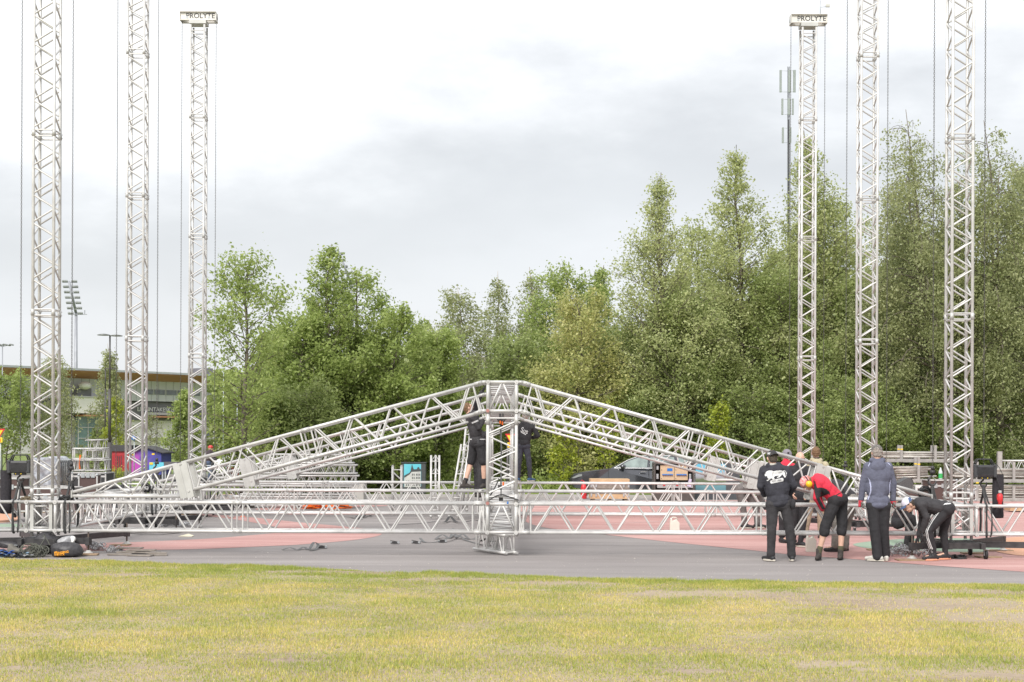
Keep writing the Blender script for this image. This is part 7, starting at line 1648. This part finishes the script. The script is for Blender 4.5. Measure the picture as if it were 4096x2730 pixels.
fuse('hood_lining', c_, mat('grey_lining', (.45, .44, .40), .9), q['root'], .008, 1, .004)
x = MB(); x.ball(W(3172, 2018, 23.98), (.045, .05, .085), 10, 8); fuse('waist_pouch', x, BLK, q['root'], .009, 2, .006)
# man in the red jacket
q = person('man in red and black jacket and yellow ear muffs bending forward', 24.5,
    {'head': (3228, 1934), 'neck': (3256, 1925), 'shL': (3276, 1928, -.15), 'shR': (3280, 1922, .17), 'elL': (3266, 1992, -.16), 'elR': (3272, 1990, .20), 'wrL': (3291, 2036, -.05), 'wrR': (3293, 2040, .15), 'hnL': (3304, 2044, -.02), 'hnR': (3306, 2048, .12),
     'hpL': (3338, 2005, -.10), 'hpR': (3364, 2000, .10), 'knL': (3302, 2104, -.08), 'knR': (3368, 2100, .08), 'anL': (3275, 2214, -.06), 'anR': (3362, 2214, .06), 'toL': (3268, 2228, -.22), 'toR': (3358, 2228, -.12)},
    face=(-.55, -.1, -.75), up=(-.75, 0, .60), top=REDJ, bottom=BLK, bot='knee', shoe=(BOOT, 1), sock=mat('olive_sock', (.09, .085, .05), .9), cap=(mat('red_headscarf', (.55, .05, .05), .7, scale=30, col2=(.75, .5, .48)), 'beanie'), hair=HAIRB, topname='jacket', seed=2, wr=.005, chest=1.15)
J8 = lambda pts: [(2900 + x / 2.614, 1700 + y / 2.614) for x, y in pts]
decal('black_panel', [J8([(925, 580), (945, 600), (965, 660), (1010, 655), (1060, 672), (1095, 705), (1098, 730), (1080, 722), (1040, 690), (985, 685), (975, 700), (985, 760), (1020, 830), (1045, 880), (1015, 885), (985, 830), (950, 760), (935, 690)]), J8([(1150, 738), (1240, 690), (1242, 697), (1155, 745)])], q['top'], BLK, 23.6, step=1.4, off=.006)
hm = q['P']['head']; e_ = MB(); e_.lathe(hm + V3(.01, -.115, -.01), [(0, -.035), (.048, -.03), (.055, -.005), (.05, .02), (0, .02)], 16, 'Y'); e_.lathe(hm + V3(.01, .115, -.01), [(0, .035), (.048, .03), (.055, .005), (.05, -.02), (0, -.02)], 16, 'Y'); e_.build('ear_muff', mat('muff_yellow', (.85, .50, .02), .4), q['root'])
e_ = MB(); e_.pipe([hm + V3(.01, -.11, .03), hm + V3(-.03, -.08, .10), hm + V3(-.05, 0, .125), hm + V3(-.03, .08, .10), hm + V3(.01, .11, .03)], .008); e_.build('muff_band', BLACKP, q['root'])
# man in the grey hoodie
q = person('grey haired man in grey blue hoodie, black trousers and red gloves, seen from behind', 24.2,
    {'head': (3508, 1811), 'neck': (3508, 1842), 'shL': (3470, 1866), 'shR': (3553, 1866), 'elL': (3452, 1935, .02), 'elR': (3573, 1935, .02), 'wrL': (3444, 2002, .06), 'wrR': (3572, 2004, .06), 'hnL': (3448, 2028, .07), 'hnR': (3572, 2030, .07),
     'hpL': (3492, 2024), 'hpR': (3534, 2024), 'knL': (3499, 2120, -.02), 'knR': (3534, 2118, .04), 'anL': (3510, 2226, .0), 'anR': (3541, 2220, .12), 'toL': (3482, 2236, .06), 'toR': (3530, 2232, .26)},
    face=(.08, 1, -.18), top=BLUG, bottom=BLK, bot='wide', shoe=(WSHOE, 0), sole=SOLEW, hair=HAIRG, cap=(mat('grey_cap_cloth', (.09, .085, .08), .9, scale=60, col2=(.16, .15, .14)), 'cap'), gloves=GLV, hoodie='down', topname='hoodie', seed=23, wr=.002, curl=.75, chest=1.10)
J9 = lambda pts: [(3350 + x / 2.85, 1750 + y / 2.85) for x, y in pts]
LBL = mat('pale_blue_panel', (.42, .44, .60), .8)
decal('side_panel', [J9([(348, 455), (362, 500), (372, 560), (372, 620), (352, 670), (342, 712), (354, 712), (378, 650), (388, 605), (384, 540), (372, 490)]), J9([(592, 515), (604, 480), (610, 495), (600, 530), (598, 600), (594, 670), (586, 640), (588, 560)]), J9([(348, 330), (368, 285), (376, 288), (354, 335)]), J9([(552, 280), (590, 302), (612, 330), (604, 326), (585, 308)])], q['top'], LBL, 23.4, step=1.2, off=.006)
REDG = mat('red_glove_cuff', (.50, .04, .06), .8); P = q['P']; c_ = MB()
for S, e in (('L', -1), ('R', 1)):
    capsule(c_, P['wr' + S] + V3(0, 0, .02), P['wr' + S] - V3(0, 0, .02), .042); capsule(c_, P['wr' + S] + V3(e * .018, 0, -.02), P['wr' + S] + V3(e * .022, 0, -.09), .024)
fuse('glove_cuff', c_, REDG, q['root'], .007, 1)
# man in striped trousers
q = person('bending man in black with white striped trousers and white blue cap', 24.45,
    {'head': (3634, 2020), 'neck': (3666, 2017), 'shL': (3682, 2020, -.16), 'shR': (3686, 2014, .16), 'elL': (3706, 2070, -.18), 'elR': (3690, 2084, .22), 'wrL': (3690, 2130, -.10), 'wrR': (3676, 2146, .22), 'hnL': (3682, 2150, -.08), 'hnR': (3666, 2162, .24),
     'hpL': (3788, 2040, -.09), 'hpR': (3792, 2036, .10), 'knL': (3714, 2124, -.10), 'knR': (3774, 2122, .14), 'anL': (3735, 2215, -.08), 'anR': (3781, 2208, .12), 'toL': (3706, 2232, -.12), 'toR': (3756, 2228, .08)},
    face=(-.75, -.1, -.65), up=(-.55, 0, .80), top=BLK2, bottom=BLK, bot='slim', shoe=(BSHOE, 0), sole=mat('orange_sole', (.75, .35, .22), .6), hair=HAIRD, cap=(mat('white_mesh_cap', (.62, .60, .68), .8), 'cap', mat('navy_brim', (.06, .10, .20), .8)), gloves=BLK, topname='shirt', seed=4, sock=mat('striped_sock', (.1, .1, .1), .8, scale=60, col2=(.3, .3, .3)), chest=.92)
J10 = lambda pts: [(3600 + x / 2.613, 1700 + y / 2.613) for x, y in pts]
st = [(424, 880), (380, 930), (330, 1000), (288, 1070), (272, 1110), (282, 1180), (302, 1240), (326, 1300)]
for dx in (-13, 0, 13): pass
decal('white_stripes', [J10(band([(x + dx, y + abs(dx) * .1) for x, y in st], 7)) for dx in (-15, 0, 15)] + [J10(band([(420, 850), (470, 828), (530, 822), (582, 828)], 14))], q['bottom'], WHT, 23.6, step=.9, off=.006)
decal('blue_cap_front', [J10([(84, 770), (110, 745), (150, 752), (172, 790), (130, 808), (98, 816)])], q['cap'], mat('navy_brim', (.06, .10, .20), .8), 23.6, step=1.3, off=.005)
decal('cap_mark', [J10(band([(108, 758), (124, 768), (134, 780)], 6)), J10(band([(114, 778), (130, 764)], 5))], q['cap'], WHT, 23.6, step=.9, off=.009)
decal('yellow_mark', [J10([(502, 800), (548, 806), (550, 812), (504, 808)])], q['top'], YELLOW, 23.6, step=1.0, off=.006)
# men behind the truss
person('bald man with beard in black jacket looking down behind the right gable', 27.4,
    {'head': (3200, 1834), 'neck': (3198, 1860), 'shL': (3166, 1878), 'shR': (3232, 1880), 'elL': (3154, 1935), 'elR': (3246, 1936), 'wrL': (3170, 1975, -.18), 'wrR': (3226, 1975, -.18), 'hpL': (3178, 2000), 'hpR': (3214, 2000), 'knL': (3178, 2086), 'knR': (3212, 2088), 'anL': (3172, 2168, .1), 'anR': (3202, 2172, 0), 'toL': (3160, 2180, .0), 'toR': (3222, 2182, -.1)},
    face=(.45, -1, -.35), top=BLK, bottom=BLK, bot='slim', shoe=(BSHOE, 0), sole=SOLEW, topname='jacket', seed=5, vox=.010)
q = person('man in red jacket and grey beanie between black capped man and bald man', 28.6,
    {'head': (3148, 1824), 'neck': (3146, 1850), 'shL': (3120, 1866), 'shR': (3172, 1868), 'elL': (3108, 1920), 'elR': (3182, 1922), 'wrL': (3122, 1958, -.2), 'wrR': (3166, 1960, -.2), 'hpL': (3130, 1985), 'hpR': (3162, 1985), 'knL': (3130, 2064), 'knR': (3160, 2064), 'anL': (3128, 2146), 'anR': (3162, 2146)},
    face=(.35, -1, -.7), up=(0, -.4, 1), top=REDJ, bottom=BLK, bot='long', shoe=(BSHOE, 0), cap=(mat('grey_beanie', (.22, .20, .23), .9), 'beanie'), topname='jacket', seed=6, vox=.010)
e = q['P']['head']; decal('cap_mark', [J8([(652, 286), (657, 286), (657, 293), (668, 293), (668, 286), (673, 286), (673, 304), (668, 304), (668, 297), (657, 297), (657, 304), (652, 304)])], q['cap'], BLK, 27.6, step=.6, off=.006)
person('man in khaki hooded jacket with brown hair seen from behind beyond the gable', 30.0,
    {'head': (3264, 1812), 'neck': (3265, 1840), 'shL': (3234, 1856), 'shR': (3300, 1860), 'elL': (3226, 1915), 'elR': (3314, 1918), 'wrL': (3238, 1955, .18), 'wrR': (3300, 1958, .18), 'hpL': (3250, 1980), 'hpR': (3286, 1980), 'knL': (3232, 2056), 'knR': (3284, 2058), 'anL': (3222, 2134), 'anR': (3282, 2134)},
    face=(.15, 1, -.1), top=KHAKI, bottom=LTKH, bot='long', shoe=(BOOT, 1), hair=HAIRB, hoodie='down', collar=BLK, topname='jacket', seed=7, vox=.010)
person('man in grey work clothes bending down behind the right base truss', 33.3,
    {'head': (3050, 1950), 'neck': (3030, 1942), 'shL': (3018, 1938, -.15), 'shR': (3022, 1936, .16), 'elL': (3034, 1978, -.16), 'elR': (3038, 1976, .18), 'wrL': (3046, 2006, -.1), 'wrR': (3052, 2004, .1), 'hpL': (2958, 1960, -.08), 'hpR': (2972, 1956, .10), 'knL': (2972, 2030, -.1), 'knR': (3024, 2028, .14), 'anL': (2980, 2099, -.1), 'anR': (3030, 2100, .12), 'toL': (3000, 2106, -.14), 'toR': (3052, 2106, .08)},
    face=(.8, -.1, -.6), up=(.6, 0, .8), top=GREYT, bottom=GREYT, bot='long', shoe=(BSHOE, 0), sole=SOLEW, hair=HAIRB, gloves=mat('dark_grey_glove', (.07, .07, .07), .8), topname='jacket', seed=8, vox=.010)
person('man in black jacket and grey trousers bending behind the red jacketed man', 26.3,
    {'head': (3318, 1960), 'neck': (3338, 1950), 'shL': (3350, 1948, -.15), 'shR': (3354, 1946, .16), 'elL': (3330, 2000, -.12), 'elR': (3336, 2000, .18), 'wrL': (3324, 2044, -.1), 'wrR': (3330, 2046, .12), 'hpL': (3404, 2000, -.08), 'hpR': (3408, 1998, .10), 'knL': (3350, 2090, -.1), 'knR': (3386, 2092, .14), 'anL': (3342, 2180, -.1), 'anR': (3376, 2186, .12), 'toL': (3312, 2192, -.1), 'toR': (3346, 2196, .05)},
    face=(-.8, -.1, -.6), up=(-.6, 0, .8), top=BLK2, bottom=cloth('grey_brown_trousers', (.20, .185, .165)), bot='wide', shoe=(BSHOE, 0), hair=HAIRD, topname='jacket', seed=9, vox=.010)
person('crouching man in black with a white cap behind the grey hoodie man', 27.0,
    {'head': (3600, 1992), 'neck': (3612, 2012), 'shL': (3604, 2026, -.14), 'shR': (3622, 2024, .14), 'elL': (3634, 2072, -.16), 'elR': (3640, 2070, .16), 'wrL': (3660, 2100, -.08), 'wrR': (3664, 2102, .1), 'hpL': (3590, 2092, -.08), 'hpR': (3596, 2090, .10), 'knL': (3642, 2070, -.10), 'knR': (3648, 2074, .14), 'anL': (3626, 2172, -.10), 'anR': (3646, 2160, .14), 'toL': (3654, 2180, -.12), 'toR': (3668, 2170, .14)},
    face=(.75, -.2, -.6), up=(.5, 0, .85), top=BLK, bottom=BLK, bot='slim', shoe=(BSHOE, 0), hair=HAIRD, cap=(mat('white_cap', (.55, .54, .54), .8), 'beanie'), topname='jacket', seed=10, vox=.010)
# climbers
q = person('man in black jacket and shorts climbing left of the king post, one arm raised', 31.32,
    {'head': (1872, 1632), 'neck': (1880, 1660), 'shL': (1894, 1652, .16), 'shR': (1892, 1668, -.14), 'elL': (1910, 1608, .14), 'elR': (1916, 1712, -.16), 'wrL': (1929, 1567, .10), 'wrR': (1932, 1682, -.05), 'hnL': (1938, 1556, .1), 'hnR': (1928, 1668, .0),
     'hpL': (1898, 1778, .06), 'hpR': (1920, 1778, -.06), 'knL': (1884, 1850, .10), 'knR': (1934, 1852, -.06), 'anL': (1858, 1936, .02), 'anR': (1936, 1936, .0), 'toL': (1884, 1948, .02), 'toR': (1930, 1948, -.10)},
    face=(.9, .3, .35), up=(-.3, 0, 1), top=BLK2, bottom=BLK, bot='short', shoe=(BOOT, 1), sock=BLK, hair=HAIRB, gloves=BLK, topname='jacket', seed=11, vox=.0095)
J6 = lambda pts: [(1750 + x / 1.96, 1480 + y / 1.96) for x, y in pts]
decal('arm_band', [J6([(268, 412), (322, 390), (324, 402), (272, 424)])], q['top'], mat('reflective_grey', (.5, .5, .5), .5), 30.3, step=1.2, off=.005)
c_ = MB(); P = q['P']; hp = (P['hpL'] + P['hpR']) / 2; 
for i in range(10): a, b = i * 2 * math.pi / 10, (i + 1) * 2 * math.pi / 10; capsule(c_, hp + V3(.165 * math.cos(a), .135 * math.sin(a), .10), hp + V3(.165 * math.cos(b), .135 * math.sin(b), .10), .014)
fuse('shirt_hem', c_, mat('white_shirt', (.55, .55, .56), .9), q['root'], .009, 1); MB().rbox(hp + V3(.02, -.16, .055), (.05, .03, .09), .008).build('belt_pouch', BLACKP, q['root'])
q = person('man in black sweater with white script logo standing right of the king post', 37.52,
    {'head': (2102, 1664), 'neck': (2098, 1690), 'shL': (2072, 1702), 'shR': (2130, 1706), 'elL': (2066, 1752, .05), 'elR': (2152, 1744, .0), 'wrL': (2066, 1790, .2), 'wrR': (2128, 1752, .22), 'hnL': (2070, 1800, .25), 'hnR': (2120, 1750, .3),
     'hpL': (2082, 1784), 'hpR': (2104, 1784), 'knL': (2076, 1850), 'knR': (2116, 1850), 'anL': (2074, 1912, .05), 'anR': (2120, 1912, .05), 'toL': (2078, 1922, .2), 'toR': (2132, 1920, .14)},
    face=(.15, 1, -.1), top=BLK, bottom=DENIM, bot='slim', shoe=(mat('blue_shoe', (.03, .08, .16), .6), 0), sole=SOLEW, hair=HAIRG, topname='sweater', seed=12, vox=.011, k=.98)
decal_text('lettering', 'Sus', 2098, 1724, 27, q['top'], WHT, 36.3, rot=-20, off=.006, bold=0, step=1.1, sx=.85); decal('small_print', [band([(2084, 1729), (2104, 1740)], 2.6)], q['top'], WHT, 36.3, step=1.1, off=.006)
person('person in dark trousers standing on a truss hidden behind the man in shorts', 37.15,
    {'head': (1914, 1700), 'neck': (1914, 1724), 'shL': (1888, 1736), 'shR': (1940, 1736), 'elL': (1890, 1780, .1), 'elR': (1940, 1780, .1), 'wrL': (1900, 1760, .25), 'wrR': (1930, 1760, .25), 'hpL': (1902, 1825), 'hpR': (1926, 1825), 'knL': (1908, 1894, .06), 'knR': (1920, 1896, -.06), 'anL': (1906, 1974, .06), 'anR': (1918, 1976, -.06)},
    face=(.1, 1, 0), top=BLK, bottom=BLK2, bot='long', shoe=(BOOT, 1), hair=HAIRD, topname='jacket', seed=13, vox=.012)
# cyclist far behind
q = person('cyclist with red helmet standing over a bicycle behind the barriers', 62,
    {'head': (843, 1794), 'neck': (841, 1806), 'shL': (830, 1812, -.1), 'shR': (852, 1812, .1), 'elL': (828, 1832, -.1), 'elR': (858, 1832, .1), 'wrL': (848, 1840, -.15), 'wrR': (864, 1840, .1), 'hpL': (836, 1852, -.06), 'hpR': (846, 1852, .08), 'knL': (842, 1888, -.08), 'knR': (848, 1890, .1), 'anL': (836, 1926, -.1), 'anR': (846, 1926, .1)},
    face=(1, .1, 0), top=cloth('plum_jacket', (.06, .045, .055)), bottom=cloth('blue_jeans', (.07, .09, .16)), bot='long', shoe=(BSHOE, 0), cap=(mat('helmet_red', (.55, .04, .04), .4), 'beanie'), topname='jacket', seed=14, fingers=False, vox=.016)
b = q['root'].location; o = thing('bicycle', 'dark bicycle under the far cyclist', 'bicycle', (b.x, 62.3, 0)); bx, by = b.x + .15, 62.3
for x in (-.5, .52): MB().torus((bx + x, by, .34), .32, .018, 'Y', 20, 6).build('wheel', RUBBER, o)
f = MB(); n1, n2, n3, n4, n5 = (bx - .5, by, .34), (bx - .12, by, .30), (bx - .25, by, .85), (bx + .35, by, .88), (bx + .52, by, .34)
for a, c in ((n1, n2), (n1, n3), (n2, n3), (n2, n4), (n3, n4), (n4, n5)): f.tube(a, c, .018, 6)
f.tube((bx + .3, by - .25, .98), (bx + .3, by + .25, .98), .014, 6); f.tube(n4, (bx + .3, by, .98), .016, 6); f.rbox((bx - .27, by, .90), (.24, .12, .06), .02); f.build('frame', BLACKP, o)
